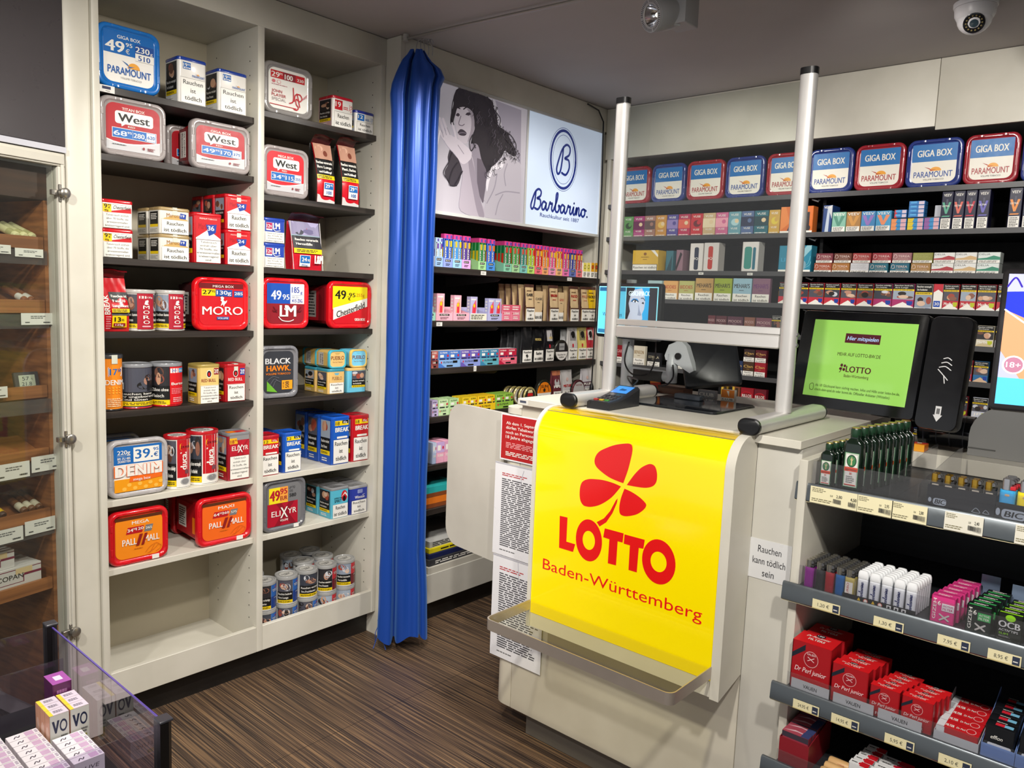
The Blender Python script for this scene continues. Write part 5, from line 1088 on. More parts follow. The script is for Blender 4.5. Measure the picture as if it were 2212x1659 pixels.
B_(disc('large round tin with orange lid on the fourth shelf', r, .024, '3a3a30', 'e88018', 'e8e4dc', [('t', 'SUN', .5, .66, .4, .12, 'K', .02), ('e', .5, .56, .08, .08, '3a2a18'), ('s', [[(.2, .5), (.25, .7), (.22, .8)], [(.8, .5), (.75, .7), (.78, .8)]], .03, '3a2a18')]), q, 3)
P4 = [(3.329, 3.404, 1.168, 0.945), (3.412, 3.51, 1.166, 0.942), (3.622, 3.718, 1.161, 0.934)]
for i, q in enumerate(P4):
    nm, c, tx, tc = [('copper and plum', '6a3038', 'PIPE', 'W'), ('white red-lettered', 'c8c4c2', 'MIXTURE', 'b02020'), ('white plum-banded', 'c4c0c4', 'PLUM', 'W')][i]
    B_(slim('%s pipe tobacco pouch on the fourth shelf' % nm, q[1] - q[0] - .003, min(.17, q[2] - SB[3]), .03, c, ([('r', 0, .85, 1, 1, 'b87050'), ('e', .5, .6, .3, .14, 'b8b4b4')] if i == 0 else []) + ([('r', 0, .42, 1, .56, '4a2038')] if i == 2 else []) + [('t', tx, .5, .45, .8, .08, tc, .02), ('e', .5, .7, .1, .06, 'c8a8a0' if i else '6a3038')] + warn(.03, .02, .97, .34, 2), c), q, 3)
q = (3.476, 3.593, 1.135, 0.943)
B_(disc('silver round tin with slanted warning on the fourth shelf', (q[1] - q[0]) / 2 - .001, .022, '6a3a40', 'c4c0be', 'dcd8d4', [('t', 'MIXTURE', .5, .7, .5, .08, '8a2a30')]), q, 3, -2.59)
# lower shelves
R5 = [(2.444, 2.468, 0.863, 0.77), (2.47, 2.52, 0.862, 0.771), (2.522, 2.571, 0.859, 0.772)]
for i, q in enumerate(R5):
    w = q[1] - q[0] - .001
    B_(pack('pastel pink vape carton on the fifth shelf, %s from the curtain' % ORD[i], w, .1, .1, ('b8c8e8', 'e8a8c0', 'e8a8c0')[i], [('r', 0, .5, 1, 1, ('c8d4ec', 'c8a8d8', 'd8a0c0')[i]), ('r', .1, .6, .5, .85, 'W'), ('e', .8, .72, .1, .08, 'c82838'), ('t', 'ELFBAR', .5, .3, .7, .12, 'W')], name='vape_carton', cat='vape carton'), q, 4)
for i, (y, c, h, lab) in enumerate(((2.50, 'e87c28', .05, 'orange'), (2.50, '30b0b0', .05, 'turquoise'))):
    o = pack('flat %s carton %s the other in the dark low shelf beside the gate' % (lab, 'under' if i == 0 else 'on top of'), .26, h, .2, c, [('r', 0, 0, 1, .4, '8a4a28')], name='flat_carton', cat='carton')
    face(o, (y - .13, y + .13, 0, 0), -2.615, SB[5] + .0006 + i * .0512)
for i, (c, h, lab, a) in enumerate((('cac6ba', .03, 'thick cream paper block', []), ('3a3a3e', .03, 'dark printed magazine', [('l', .1, .2, .9, .8, 2, 'W')]), ('1c2450', .022, 'navy blue booklet', []), ('e0d020', .022, 'yellow booklet', [('l', .2, .2, .8, .8, 1, 'K')]), ('b8b8b4', .03, 'grey printed newspaper', [('l', .05, .1, .95, .9, 3, 'K')]))):
    zz = .2406 + sum((.03, .03, .022, .022, .03)[:i]) + i * .0008
    o = pack('%s in the stack on the lowest board beside the curtain' % lab, .42 - .02 * i, h, .3, c, a, name='magazine' if i else 'paper_block', cat='magazine' if i else 'paper')
    face(o, (2.42 + .01 * i, 2.84 - .01 * i, 0, 0), -2.59 - .01 * i, zz)

# ================================================================ cigarette wall behind the counter
ru = thing('shelving_unit', 'long cream-fronted cigarette shelving with black shelves behind the counter', 'shelf', (-1.2, 3.9, 0))
def rp(mb, name, lab=None): return up(mb, name, lab, ru)
rp(MB().bbox(-2.574, -.914, 3.652, 3.67, 2.325, 2.598, CREAM, .002), 'fascia'); rp(MB().bbox(-.912, .35, 3.652, 3.67, 2.31, 2.598, CREAM, .002), 'fascia')
rp(MB().box(-2.574, .35, 3.67, 4.15, 2.325, 2.345, mat('cdcac4', .5)), 'soffit')
rp(MB().bbox(-2.56, -2.535, 3.652, 4.15, 0, 2.325, CREAM, .002), 'side_panel')
rp(MB().box(-2.535, .35, 4.13, 4.15, 0, 2.325, mat('0f0f11', .6)), 'back_panel')
rp(MB().box(-1.385, -1.37, 3.75, 4.13, 0, 2.06, mat('121214', .5)), 'divider')
rp(MB().box(-.515, -.50, 3.75, 4.13, 0, 2.06, mat('121214', .5)), 'divider')
SA, SBb, SC, SD = 2.075, 1.897, 1.716, 1.566
RSH = [(SA, -2.535, .35), (SBb, -2.535, .35), (SC, -2.535, .35), (SD, -2.535, .35), (1.42, -2.535, .35), (1.204, -2.535, -1.388), (1.045, -2.535, -1.388), (1.274, -1.368, .35), (1.124, -1.368, .35), (.955, -1.368, .35), (.8, -2.535, -1.388)]
for z, a, c in RSH:
    m = MB(); m.bbox(a, c, 3.65, 4.125, z - .018, z, BSHELF, .002); m.box(a, c, 3.6485, 3.651, z - .018, z + .004, mat('4a4a4c', .35)); rp(m, 'shelf')
for x in (-.52, -1.377):
    for z in (SA, SBb, SC, SD):
        m = MB(); m.tube([(x, 3.69, z - .0225), (x, 3.67, z - .028), (x, 3.67, z - .034), (x - .03, 3.668, z - .0225)], .004, mat('5a5a5c', .4, .5), 6); rp(m, 'bracket')
YG = 3.657
def G_(o, t, z, y=YG):
    o.location = ((t[0] + t[1]) / 2, y, z + .0006)
    up_ = [s[0] - .018 for s in RSH if s[1] <= o.location.x <= s[2] and s[0] > z + .02] + [2.324]
    return fit(o, 0, -2.534, .349, min(up_) - z - .003)
GB = [(-2.485, -2.281, 2.288, 2.081), (-2.27, -2.069, 2.286, 2.081), (-2.061, -1.852, 2.284, 2.081), (-1.845, -1.643, 2.283, 2.081), (-1.634, -1.444, 2.281, 2.081), (-1.434, -1.231, 2.279, 2.081), (-1.225, -1.018, 2.277, 2.081), (-1.013, -0.799, 2.275, 2.081), (-0.794, -0.599, 2.274, 2.081), (-0.592, -0.403, 2.272, 2.081)]
for i, q in enumerate(GB):
    red = i % 2 == 0; c = '9c2430' if red else '2a3a80'
    w = q[1] - q[0]; tx = 'a82430' if red else '1f4c9c'
    if i in (0,): q = (q[1] - .2, q[1], q[2], q[3]); w = .2
    G_(tub('%s-rimmed square tobacco tub on the top shelf behind the counter, %s from the left' % ('red' if red else 'blue', ORD[i]), w - .001, min(.2, q[2] - SA + .004), .16, c, ['ece8dc', ('r', 0, .55, 1, 1, '2070b4'), ('t', 'GIGA BOX', .5, .68, .76, .17, 'ece8dc', .02)] + sun_bird(.46, .3, .38, 'b83828', .3) + [('t', 'PARAMOUNT', .5, .14, .86, .15, tx, .006), ('t', 'VOLUME TOBACCO', .52, .06, .46, .04, '6a6a6a', 0)], '1c1c28', strip=False), q, SA)
def card(nm, w, h, d, base, art, cat, sart=None, name=None): return pack(nm, w - .0012, h, d, base, art, sart, None, name=name or cat.replace(' ', '_'), cat=cat)
# second shelf: small coloured cartridge packs, device boxes
VU = [(-2.432, -2.37, 2.009, 1.901), (-2.368, -2.299, 2.009, 1.901), (-2.298, -2.232, 2.009, 1.901), (-2.23, -2.164, 2.009, 1.901), (-2.161, -2.095, 2.01, 1.9), (-2.093, -2.024, 2.01, 1.9), (-2.021, -1.953, 2.01, 1.9), (-1.952, -1.883, 2.01, 1.9), (-1.882, -1.814, 2.01, 1.9), (-1.813, -1.746, 2.011, 1.9), (-1.745, -1.68, 2.011, 1.9), (-1.678, -1.606, 2.011, 1.899), (-1.604, -1.549, 2.011, 1.899)]
VC = [('green', '5c9050', '2c4428'), ('magenta', 'a03870', '6a2850'), ('brown', '9c7060', '5a4440'), ('amber', 'c08838', 'e0b858'), ('purple', '50488c', '8a7ab0'), ('crimson', 'b02c50', 'd8604c'), ('scarlet', 'c03038', '6a2028'), ('beige', 'c8ae84', 'e4d4b0'), ('pink', 'c86890', 'e8a0b0'), ('aqua', '6a9ca8', 'a8ccd0'), ('steel blue', '566c94', '28304c'), ('dark teal', '2c6874', '1c4048'), ('yellow-purple', 'c8a048', 'd8c040')]
for i, q in enumerate(VU):
    nm, c, c2 = VC[i]
    G_(card('small %s cartridge pack on the second shelf behind the screen, %s from the left' % (nm, ORD[i]), q[1] - q[0], q[2] - SBb, .05, c, [('r', 0, .36, 1, .76, c2 if i % 3 else c), ('e', .55, .55, .32, .15, c2), ('e', .68, .6, .16, .09, 'e0c8a0' if i % 2 else c), ('t', 'VUSE', .5, .82, .62, .09, 'W', .01), ('t', 'VUSE', .5, .24, .54, .08, 'W', .008), ('l', .1, .04, .9, .1, 1, 'W')], 'cartridge pack'), q, SBb)
q = (-1.546, -1.392, 2.022, 1.904)
G_(card('large orange and black device box behind the right screen post', q[1] - q[0], q[2] - SBb, .06, 'd8702c', [('p', [(0, .1), (.3, .4), (.15, 1), (0, 1)], 'e88840'), ('p', [(.22, .1), (.4, .6), (.5, 1), (.66, 1), (.5, .4), (.7, .1)], '3a2440'), ('r', .76, .3, .9, .78, '2a2428'), ('e', .84, .2, .1, .12, '2a2428'), ('t', 'GO', .52, .3, .2, .2, 'W'), ('r', 0, 0, 1, .1, 'W')], 'device box'), q, SBb)
q = (-1.348, -1.306, 2.021, 1.902)
G_(card('slim dark blue device box left of the four pastel packs', q[1] - q[0], q[2] - SBb, .1, '24427c', [('p', [(.3, 0), (.5, .9), (.75, .9), (.7, 0)], 'b8c4d4'), ('p', [(.5, .95), (1, 1), (1, .5)], 'c8ccd0'), ('t', 'VEEV', .5, .88, .8, .08, 'W')], 'device box'), q, SBb)
VV = [(-1.305, -1.243, 1.988, 1.911), (-1.242, -1.179, 1.987, 1.911), (-1.178, -1.117, 1.987, 1.911), (-1.116, -1.052, 1.986, 1.911)]
for i, q in enumerate(VV):
    nm, c, c2 = (('pale green', '84b8a4', '508c78'), ('bronze', 'a87c48', 'c89048'), ('lavender blue', '4c8cc0', '9878c0'), ('sky blue and salmon', '4c9cc8', 'e89068'))[i]
    G_(card('small %s pod pack with big letter, second shelf, %s of four' % (nm, ORD[i]), q[1] - q[0], q[2] - SBb, .05, c, [('p', [(.08, .8), (.34, .8), (.5, .5), (.66, .8), (.92, .8), (.58, .32), (.4, .32)], c2), ('t', 'VEEV', .5, .82, .8, .13, 'W', .01), ('r', .04, .03, .96, .28, 'W'), ('l', .1, .06, .9, .26, 4, 'K')], 'pod pack'), q, SBb)
FB = [(-1.051, -0.989, 1.952, 1.906), (-0.985, -0.922, 1.951, 1.906), (-0.92, -0.861, 1.95, 1.906)]
for i, q in enumerate(FB):
    h = .017
    for k in range(3):
        c = ('e0905c', 'd8c030', '8c5a9c')[i]
        G_(card('flat %s and blue stick box, %s from the bottom of its stack' % (('orange', 'yellow', 'plum')[i], ORD[k]), q[1] - q[0], h, .05, '3a8cc4', [('r', 0, 0, .14, 1, c), ('r', .62, .05, .97, .95, 'd8a8b0'), ('p', [(.14, 0), (.3, 0), (.4, 1), (.14, 1)], c)], 'stick box', name='stick_box'), q, SBb + k * (h + .0006))
tr_ = MB(); q0 = (-1.047, -0.855, 1.962, 1.954); zz = SBb + .0565
tr_.bbox(q0[0], q0[1], YG, YG + .09, zz - .003, zz, mat('2a2a2c', .3), .001)
for sx in (q0[0] + .003, q0[1] - .003): tr_.box(sx - .002, sx + .002, YG + .058, YG + .088, SBb + .0006, zz - .003, mat('2a2a2c', .3))
tr_.box(q0[1] - .035, q0[1] - .008, YG + .03, YG + .034, zz, zz + .05, mat('b8bcc4', .4)); tag(tr_.build('riser_tray'), 'low dark riser tray holding blue flat boxes over three small stacks', 'tray')
for i, (q, n_) in enumerate(((q0, 2), (q0, 4))):
    x0 = q0[0] + (.006 if i == 0 else .062); w = .05 if i == 0 else .062
    for k in range(n_):
        G_(card('flat blue and %s stick box on the riser tray, %s from the bottom' % (('red', 'white')[i], ORD[k]), w, .0165, .05, '3a7cc0', [('r', 0, 0, .2, 1, 'c84048' if i == 0 else '3a7cc0'), ('r', .62, .1, .97, .9, 'd8c8d8'), ('r', .1, .4, .5, .9, '58a8e0')], 'stick box'), (x0, x0 + w, 0, 0), zz + k * .0171)
VT = [(-0.861, -0.817, 2.057, 1.909), (-0.816, -0.773, 2.057, 1.909), (-0.772, -0.73, 2.056, 1.909), (-0.728, -0.683, 2.055, 1.91), (-0.619, -0.573, 2.054, 1.91), (-0.57, -0.528, 2.053, 1.911)]
for i, q in enumerate(VT):
    nm, c = (('green', '5aa88c'), ('coral', 'd86858'), ('red', 'c02840'), ('violet', '6a64b8'), ('orange', 'e89040'), ('blue', '4a80c0'))[i]
    G_(card('tall navy vape pack with %s letter on the second shelf at right' % nm, q[1] - q[0], q[2] - SBb, .06, '1a1a36', [('t', 'VEEV', .5, .87, .66, .07, 'W', .012), ('r', .42, .66, .58, .8, '4a4c60'), ('p', [(.08, .72), (.28, .72), (.48, .52), (.66, .72), (.86, .72), (.56, .42), (.4, .42)], c), ('t', 'ULTRA', .42, .6, .6, .045, 'W'), ('p', [(.1, .34), (.2, .37), (.86, .37), (.78, .34)], c), ('r', .08, .02, .9, .3, 'W'), ('l', .16, .04, .84, .28, 6, 'K')], 'vape pack'), q, SBb)
# third shelf
q = (-2.362, -2.202, 1.827, 1.714)
G_(card('yellow cigar box with black-framed warning at the left of the third shelf', q[1] - q[0], q[2] - SC, .1, 'd8b040', [('r', 0, 0, .99, .33, '3a2c1c'), ('r', .02, .02, .97, .31, 'W'), ('t', 'Rauchen ist tödlich', .5, .12, .9, .11, 'K', .01), ('p', [(.72, 1), (.86, 1), (1, .78), (1, .66)], 'W'), ('e', .5, .82, .06, .07, '8a5a20'), ('t', 'MONTECRISTO', .5, .64, .3, .05, '6a4a20'), ('l', .42, .54, .6, .58, 1, '6a4a20')], 'cigar box'), q, SC)
for i, (q, lab, base, art) in enumerate((((-2.154, -2.112, 1.823, 1.716), 'slim dark teal device box beside the yellow cigar box', '3c6c78', [('p', [(.1, 0), (.9, .8), (.9, 0)], '28444c')]), ((-2.093, -2.053, 1.827, 1.717), 'slim mauve device box beside the slim teal one', '8c6c78', [('p', [(.1, 0), (.9, .8), (.6, .9), (.0, .2)], '2c2428')]),
    ((-2.013, -1.940, 1.859, 1.715), 'white device box picturing a dark blue handset', 'dcd6d2', [('rr', .34, .06, .68, .86, .12, '2c3448'), ('t', 'IQ', .5, .42, .3, .08, 'W')]), ((-1.935, -1.853, 1.861, 1.716), 'white device box picturing a red handset', 'dcd6d2', [('rr', .3, .08, .62, .88, .12, 'c04038'), ('t', 'IQ', .46, .42, .3, .08, 'W')]),
    ((-1.727, -1.643, 1.862, 1.717), 'white device box picturing a green handset and stick', 'dcd8d4', [('rr', .14, .1, .6, .84, .14, '3c8c80'), ('rr', .66, .08, .84, .82, .08, '2c6c80')]), ((-1.540, -1.386, 1.841, 1.719), 'large turquoise device box behind the right screen post', '2c84a0', [('p', [(.45, .4), (.86, 1), (1, 1), (1, .86), (.6, .3)], '8cbcc8'), ('s', [[(.6, .1), (.9, .3), (.98, .6)], [(.66, .06), (.96, .26), (1, .4)]], .02, '68b0c0'), ('t', 'LIL', .2, .4, .24, .14, '4aa8d0'), ('rr', .62, 0.1, .86, .44, .1, '7aa0b0'), ('r', 0, 0, 1, .1, 'W')]))):
    G_(card(lab, q[1] - q[0], q[2] - SC, .07, base, art, 'device box', [('r', 0, 0, 1, 1, 'c4bcb8' if 1 < i < 5 else base), ('e', .5, .5, .2, .06, '9a8a88' if 1 < i < 5 else base)]), q, SC)
TU = [(-1.364, -1.287, 1.833, 1.784), (-1.282, -1.204, 1.833, 1.785), (-1.2, -1.121, 1.834, 1.786), (-1.116, -1.036, 1.835, 1.787), (-1.033, -0.955, 1.835, 1.788), (-0.952, -0.873, 1.836, 1.789), (-0.87, -0.79, 1.837, 1.79), (-0.789, -0.71, 1.837, 1.79), (-0.707, -0.627, 1.838, 1.791)]
TL = [(-1.37, -1.289, 1.773, 1.72), (-1.288, -1.21, 1.774, 1.721), (-1.207, -1.127, 1.775, 1.722), (-1.125, -1.047, 1.775, 1.722), (-1.039, -0.961, 1.776, 1.723), (-0.956, -0.878, 1.776, 1.724), (-0.876, -0.792, 1.777, 1.725), (-0.791, -0.71, 1.778, 1.725), (-0.708, -0.628, 1.778, 1.726)]
TC = [('wine', '7a3a44'), ('brown', '6a4034'), ('brick red', 'a04040'), ('dark red', '983840'), ('dusty mauve', '94686c'), ('olive', '8c8c48'), ('white and red', 'dcdcd8'), ('white and tan', 'dcdcd8'), ('white and green', 'd4dcd8'), ('rust', '9c5038'), ('bronze', 'a06c38'), ('pearl', 'c8c8cc'), ('teal', '2c6878'), ('petrol', '286074'), ('gold brown', '9c7848'), ('white and red', 'dcdcd8'), ('white and tan', 'dcdcd8'), ('white and green', 'd4dcd8')]
for r_, row in ((1, TL), (0, TU)):
    for i, q in enumerate(row):
        nm, c = TC[i + 9 * r_]; hh = .0435
        if i < 6: art = [('t', 'TEREA' if c not in ('8c8c48', 'c8c8cc') else '', .6, .55, .6, .22, 'd8c0b8', 0), ('s', [[(.06, .5), (.1, .8), (.2, .8), (.24, .55), (.12, .45)]], .04, 'd8c0b8'), ('l', .3, .36, .9, .44, 1, 'c8a898')] if c not in ('8c8c48', 'c8c8cc') else [('l', .05, .4, .95, .9, 5, 'a0a060' if c == '8c8c48' else 'b4b4b8')]
        else:
            k = ('a83840', 'c8a878', '2c8468')[i - 6]; art = [('p', [(0, .3), (0, .42), (.4, .5), (.7, .7), (1, .55), (1, .3)], k), ('t', 'DELIA', .3, .74, .5, .16, '5a5a5e', 0)]
        G_(card('flat %s stick pack on the third shelf, %s layer, %s from the left' % (nm, ('upper', 'lower')[r_], ORD[i]), q[1] - q[0], hh, .07, c, art + [('r', .02, .03, .98, .26, 'W'), ('l', .06, .06, .96, .24, 2, 'K')], 'stick pack'), q, SC + (1 - r_) * (hh + .0008))
# fourth shelf
def cigar(i, q, z, nm, c, tx, tc, lab):
    G_(card(lab, q[1] - q[0], q[2] - z, .025, c, [('e', .5, .72, .4, .2, c), ('t', tx, .5, .6, .82, .17, tc, .012), ('l', .36, .48, .64, .52, 1, tc)] + warn(.02, .0, .98, .36, 2), 'cigar pack'), q, z)
BI = [(-2.257, -2.171, 1.666, 1.566), (-2.16, -2.074, 1.666, 1.568), (-2.066, -1.978, 1.667, 1.569)]
for i, q in enumerate(BI):
    nm, c = (('pale blue', 'b0ccd0'), ('pale orange', 'dca868'), ('pale olive', 'b4b470'))[i]
    cigar(i, q, SD, nm, c, 'BIDDIES', 'b03028', 'small %s cigarillo pack behind the price screen, %s of three' % (nm, ORD[i]))
ME = [(-1.972, -1.872, 1.682, 1.573), (-1.867, -1.77, 1.683, 1.576), (-1.765, -1.666, 1.684, 1.578), (-1.663, -1.572, 1.685, 1.581)]
for i, q in enumerate(ME):
    nm, c = (('tan', 'c09a60'), ('lime', '9aac3c'), ('sky blue', '98bccc'), ('mauve', '846074'))[i]
    cigar(i, q, SD, nm, c, "MEHARI'S", '2a2420' if i < 3 else '6a3a70', 'large %s cigarillo pack on the fourth shelf, %s of four' % (nm, ORD[i]))
def cig(lab, q, z, c, c2, sd, tx='', y=YG, d=.024, lo=.36):
    art = shock(.01, lo, .99, .99, sd, True) + [('r', 0, 0, 1, lo, c), ('p', [(0, 0), (0, .06), (.5, lo * .72), (1, .06), (1, 0)], c2)] + ([('t', tx, .5, lo * .5, .8, lo * .32, 'W')] if tx else []) + [('p', [(.66, lo * .84), (.7, lo * .4), (.84, lo * .32), (.95, lo * .5), (.95, lo * .84)], '1b3f9c' if not tx else 'b8c020')]
    o = pack(lab, q[1] - q[0] - .002, q[2] - z, d, c, art, [('r', 0, 0, 1, .36, c), ('r', 0, .36, 1, .6, 'Y'), ('r', 0, .4, 1, 1, 'K')])
    return G_(o, q, z, y)
MA = [(-1.528, -1.455, 1.668, 1.57), (-1.454, -1.386, 1.668, 1.571), (-1.384, -1.314, 1.669, 1.572), (-1.311, -1.242, 1.669, 1.574), (-1.238, -1.17, 1.67, 1.575), (-1.168, -1.098, 1.67, 1.576), (-1.096, -1.019, 1.671, 1.577), (-1.018, -0.93, 1.672, 1.579), (-0.928, -0.86, 1.672, 1.58), (-0.858, -0.821, 1.673, 1.582), (-0.82, -0.76, 1.673, 1.582), (-0.756, -0.697, 1.674, 1.583), (-0.695, -0.627, 1.674, 1.584), (-0.624, -0.578, 1.675, 1.586)]
for i, q in enumerate(MA):
    lab = '%s cigarette pack under a black warning on the fourth shelf, %s from the left' % (('red and white',) * 5 + ('crimson',) * 3 + ('pale',) + ('white half-red',) + ('red lettered',) * 3 + ('dark red',))[i:i + 1] if False else '%s cigarette pack on the fourth shelf, %s one right of the cigarillos' % ((['red and white'] * 5 + ['crimson'] * 3 + ['picture-fronted'] + ['half red'] + ['red lettered'] * 3 + ['dark red'])[i], ORD[i])
    if i == 9:
        G_(card(lab, q[1] - q[0], q[2] - SD, .05, 'W', [('r', 0, .66, 1, 1, 'c02838'), ('p', [(0, .66), (.5, .78), (1, .66)], 'W'), ('rr', .1, .1, .8, .34, .06, '2050b0'), ('t', '30', .45, .16, .5, .12, 'W')], 'cigarette pack'), q, SD); continue
    cig(lab, q, SD, ('c03040' if i < 6 else 'a83068' if i < 8 else 'b8aca8' if i == 8 else 'b82838'), 'W', 200 + i, 'Marlboro' if i in (10, 11, 12) else '', lo=.36 if i != 8 else .05)
# fifth shelf
MO = [(-1.889, -1.848, 1.514, 1.444), (-1.845, -1.785, 1.516, 1.445), (-1.782, -1.698, 1.517, 1.446), (-1.693, -1.637, 1.52, 1.448), (-1.632, -1.551, 1.522, 1.449)]
for i, q in enumerate(MO):
    cigar(i, (q[0], q[1], 1.42 + .075, 0), 1.42, '', ('6a3038', '5a2c34', '583040', '8a5a4a', '7a4a58')[i], 'MOODS', 'c0a0a0', '%s cigarillo pack on the fifth shelf behind the crossbar, %s of five' % (('plum', 'dark red', 'purple', 'copper', 'rose')[i], ORD[i]))
q = (-1.552, -1.506, 1.564, 1.455)
cig('dark cigarette pack with round picture beside the right screen post', (q[0], q[1], 1.42 + .088, 0), 1.42, 'c8c4c0', 'W', 230)
RR1 = [(-0.741, -0.688, 1.524, 1.427), (-0.684, -0.62, 1.526, 1.427)]
for i, q in enumerate(RR1): cig('cream cigarette pack on the fifth shelf right of the green screen, %s of two' % ORD[i], (q[0], q[1], 1.42 + .088, 0), 1.42, 'd8d0b8', 'c8b890', 240 + i, 'Marlboro')
for k in range(3):
    q = (RR1[1][1] + .004 + .062 * k, RR1[1][1] + .064 + .062 * k, 0, 0)
    cig('grey cigarette pack on the fifth shelf at the right end, %s from the cream ones' % ORD[k], (q[0], q[1], 1.42 + .088, 0), 1.42, 'b0acb0', 'c8c4c8', 244 + k)
RR2 = [(-0.745, -0.684, 1.377, 1.283), (-0.68, -0.626, 1.38, 1.285)]
for i, q in enumerate(RR2): cig('%s-footed cigarette pack on the sixth shelf right of the green screen' % ('red', 'blue')[i], (q[0], q[1], 1.274 + .088, 0), 1.274, ('c03848', '2c6ca0')[i], 'd8b898', 250 + i)
RR3 = [(-0.755, -0.687, 1.228, 1.131), (-0.672, -0.615, 1.234, 1.136)]
for i, q in enumerate(RR3): cig('%s cigarette pack on the seventh shelf right of the green screen' % ('maroon', 'white and blue')[i], (q[0], q[1], 1.124 + .088, 0), 1.124, ('7a1c28', 'c8ccd8')[i], ('7a1c28', 'c8ccd8')[i], 255 + i, ('L&M', 'JPS')[i])
RR4 = [(-1.318, -1.258, 1.081, 0.937), (-1.256, -1.167, 1.082, 0.943), (-1.163, -1.086, 1.083, 0.951), (-1.08, -0.992, 1.084, 0.958), (-0.983, -0.891, 1.086, 0.966), (-0.885, -0.818, 1.087, 0.975)]
for i, q in enumerate(RR4): cig('cigarette pack in the row behind the little green bottles, %s from the left' % ORD[i], (q[0], q[1], .955 + .1, 0), .955, ('3a4a7a', '2a2a30', '24345a', '3a3020', '6a2030', '2a3c6a')[i], 'c8c4c0', 260 + i)
# lower left shelves seen under the crossbar
q = (-2.322, -2.248, 1.313, 1.201)
cigar(0, (q[0], q[1], 1.204 + .105, 0), 1.204, '', 'd8d0bc', 'BENSON', '8a6a30', 'white and cream cigarillo pack under the left end of the crossbar')
q = (-2.232, -2.152, 1.292, 1.204)
cigar(0, (q[0], q[1], 1.204 + .075, 0), 1.204, '', '2a2a2e', 'STELLA', 'c8c0a0', 'black cigarillo pack under the crossbar beside the cream one')
q = (-2.420, -2.404, 1.345, 1.190)
cigar(0, (q[0] - .03, q[0] + .03, 1.204 + .1, 0), 1.204, '', '8a1420', 'CIGAR', 'd8a0a0', 'dark red cigarillo pack beside the left screen post')
for k in range(3):
    x0 = q[0] + .34 + .068 * k
    cigar(0, (x0, x0 + .06, 1.204 + .075, 0), 1.204, '', ('d4d0c8', '3a3430', '6a3a28')[k], ('AL', 'CAPO', 'MOOD')[k], ('8a2028', 'd8b060', 'e8d0b0')[k], '%s cigarillo pack half hidden behind the white monitor arm' % ('white', 'black', 'brown')[k])
CLN = [(-1.797, -1.757, 1.289, 1.207), (-1.744, -1.683, 1.29, 1.21), (-1.682, -1.624, 1.292, 1.212), (-1.622, -1.564, 1.293, 1.215)]
for i, q in enumerate(CLN):
    cigar(0, (q[0], q[1], 1.204 + .072, 0), 1.204, '', ('2c3028', '2c3a5c', '4a3424', 'a02430')[i], 'Clan', 'd8b060', 'small %s cigarillo pack with gold script under the crossbar' % ('black', 'dark blue', 'brown', 'red')[i])
    if i > 1:
        cigar(0, (q[0], q[1], 1.204 + .0728 + .06, 0), 1.204 + .0728, '', ('3a2a28', '5a2028')[i - 2], 'Clan', 'd8b060', '%s cigarillo pack lying on top of the %s one with gold script' % (('dark brown', 'maroon')[i - 2], ('brown', 'red')[i - 2]))
RIL = [(-1.804, -1.751, 1.113, 1.036), (-1.745, -1.688, 1.121, 1.036), (-1.684, -1.616, 1.129, 1.035), (-1.614, -1.551, 1.137, 1.035)]
for i, q in enumerate(RIL):
    c = ('8a6a20', '7a4a30', '9a1c28', '6a1c28')[i]
    G_(card('%s cigarillo pack low behind the black mat, %s of four' % (('yellow-edged', 'brown-edged', 'bright red', 'maroon')[i], ORD[i]), q[1] - q[0], .1, .03, c, ([('r', .0, .1, .3, 1, 'K'), ('r', .3, .1, .5, 1, 'd8b040'), ('r', .6, .2, .85, .95, '3a2a1a')] if i < 2 else [('e', .5, .62, .46, .2, 'd02030'), ('e', .5, .62, .42, .17, '8a1420'), ('t', 'RILLOS', .5, .55, .74, .14, 'W', .02)]) + warn(.03, 0, .97, .3, 2), 'cigar pack'), q, 1.045)

# ================================================================ sales counter
sc = thing('sales_counter', 'cream sales counter with rounded end and dark recessed base', 'counter', (-1.25, 2.3, 0))
def cp(mb, name, lab=None): return up(mb, name, lab, sc)
cp(MB().bbox(-1.70, -.862, 2.0, 2.74, .098, 1.1875, CREAM2, .003), 'body')
cp(MB().bbox(-.86, -.738, 1.998, 2.74, .0, 1.1875, GREYW, .003), 'end_body')
m = MB(); pts = [(-1.7005, 2.74), (-1.7005, 2.0)] + [(-1.735 - .05 * math.sin(R_(a)), 2.05 - .05 * math.cos(R_(a))) for a in range(0, 91, 15)] + [(-1.785, 2.74)]
m.loft([[(x, y, z) for x, y in pts] for z in (.1, 1.15)], CREAM2); cp(m, 'rounded_end')
m = MB(); m.loft([[(x + (-.003 if x < -1.71 else 0), y - (.003 if y < 2.5 else 0), z) for x, y in pts] for z in (1.1505, 1.172)], CREAM); cp(m, 'end_cap')
cp(MB().box(-1.66, -.862, 2.046, 2.7, 0, .098, mat('6c665e', .5)), 'plinth')
cp(MB().bbox(-1.703, -.736, 1.978, 2.755, 1.188, 1.2105, CREAM, .002), 'worktop')
g = MB(); draw(g, Fr(lambda u, v, l: (-1.698 + u, 1.978 - l, 1.192 + v), .042, .016), [('r', 0, 0, 1, 1, 'd8d6ce'), ('r', .15, .3, .8, .8, '4a5060')]); tag(g.build('shelf_tag'), 'tiny grey price tag stuck on the front edge of the counter top', 'price tag')
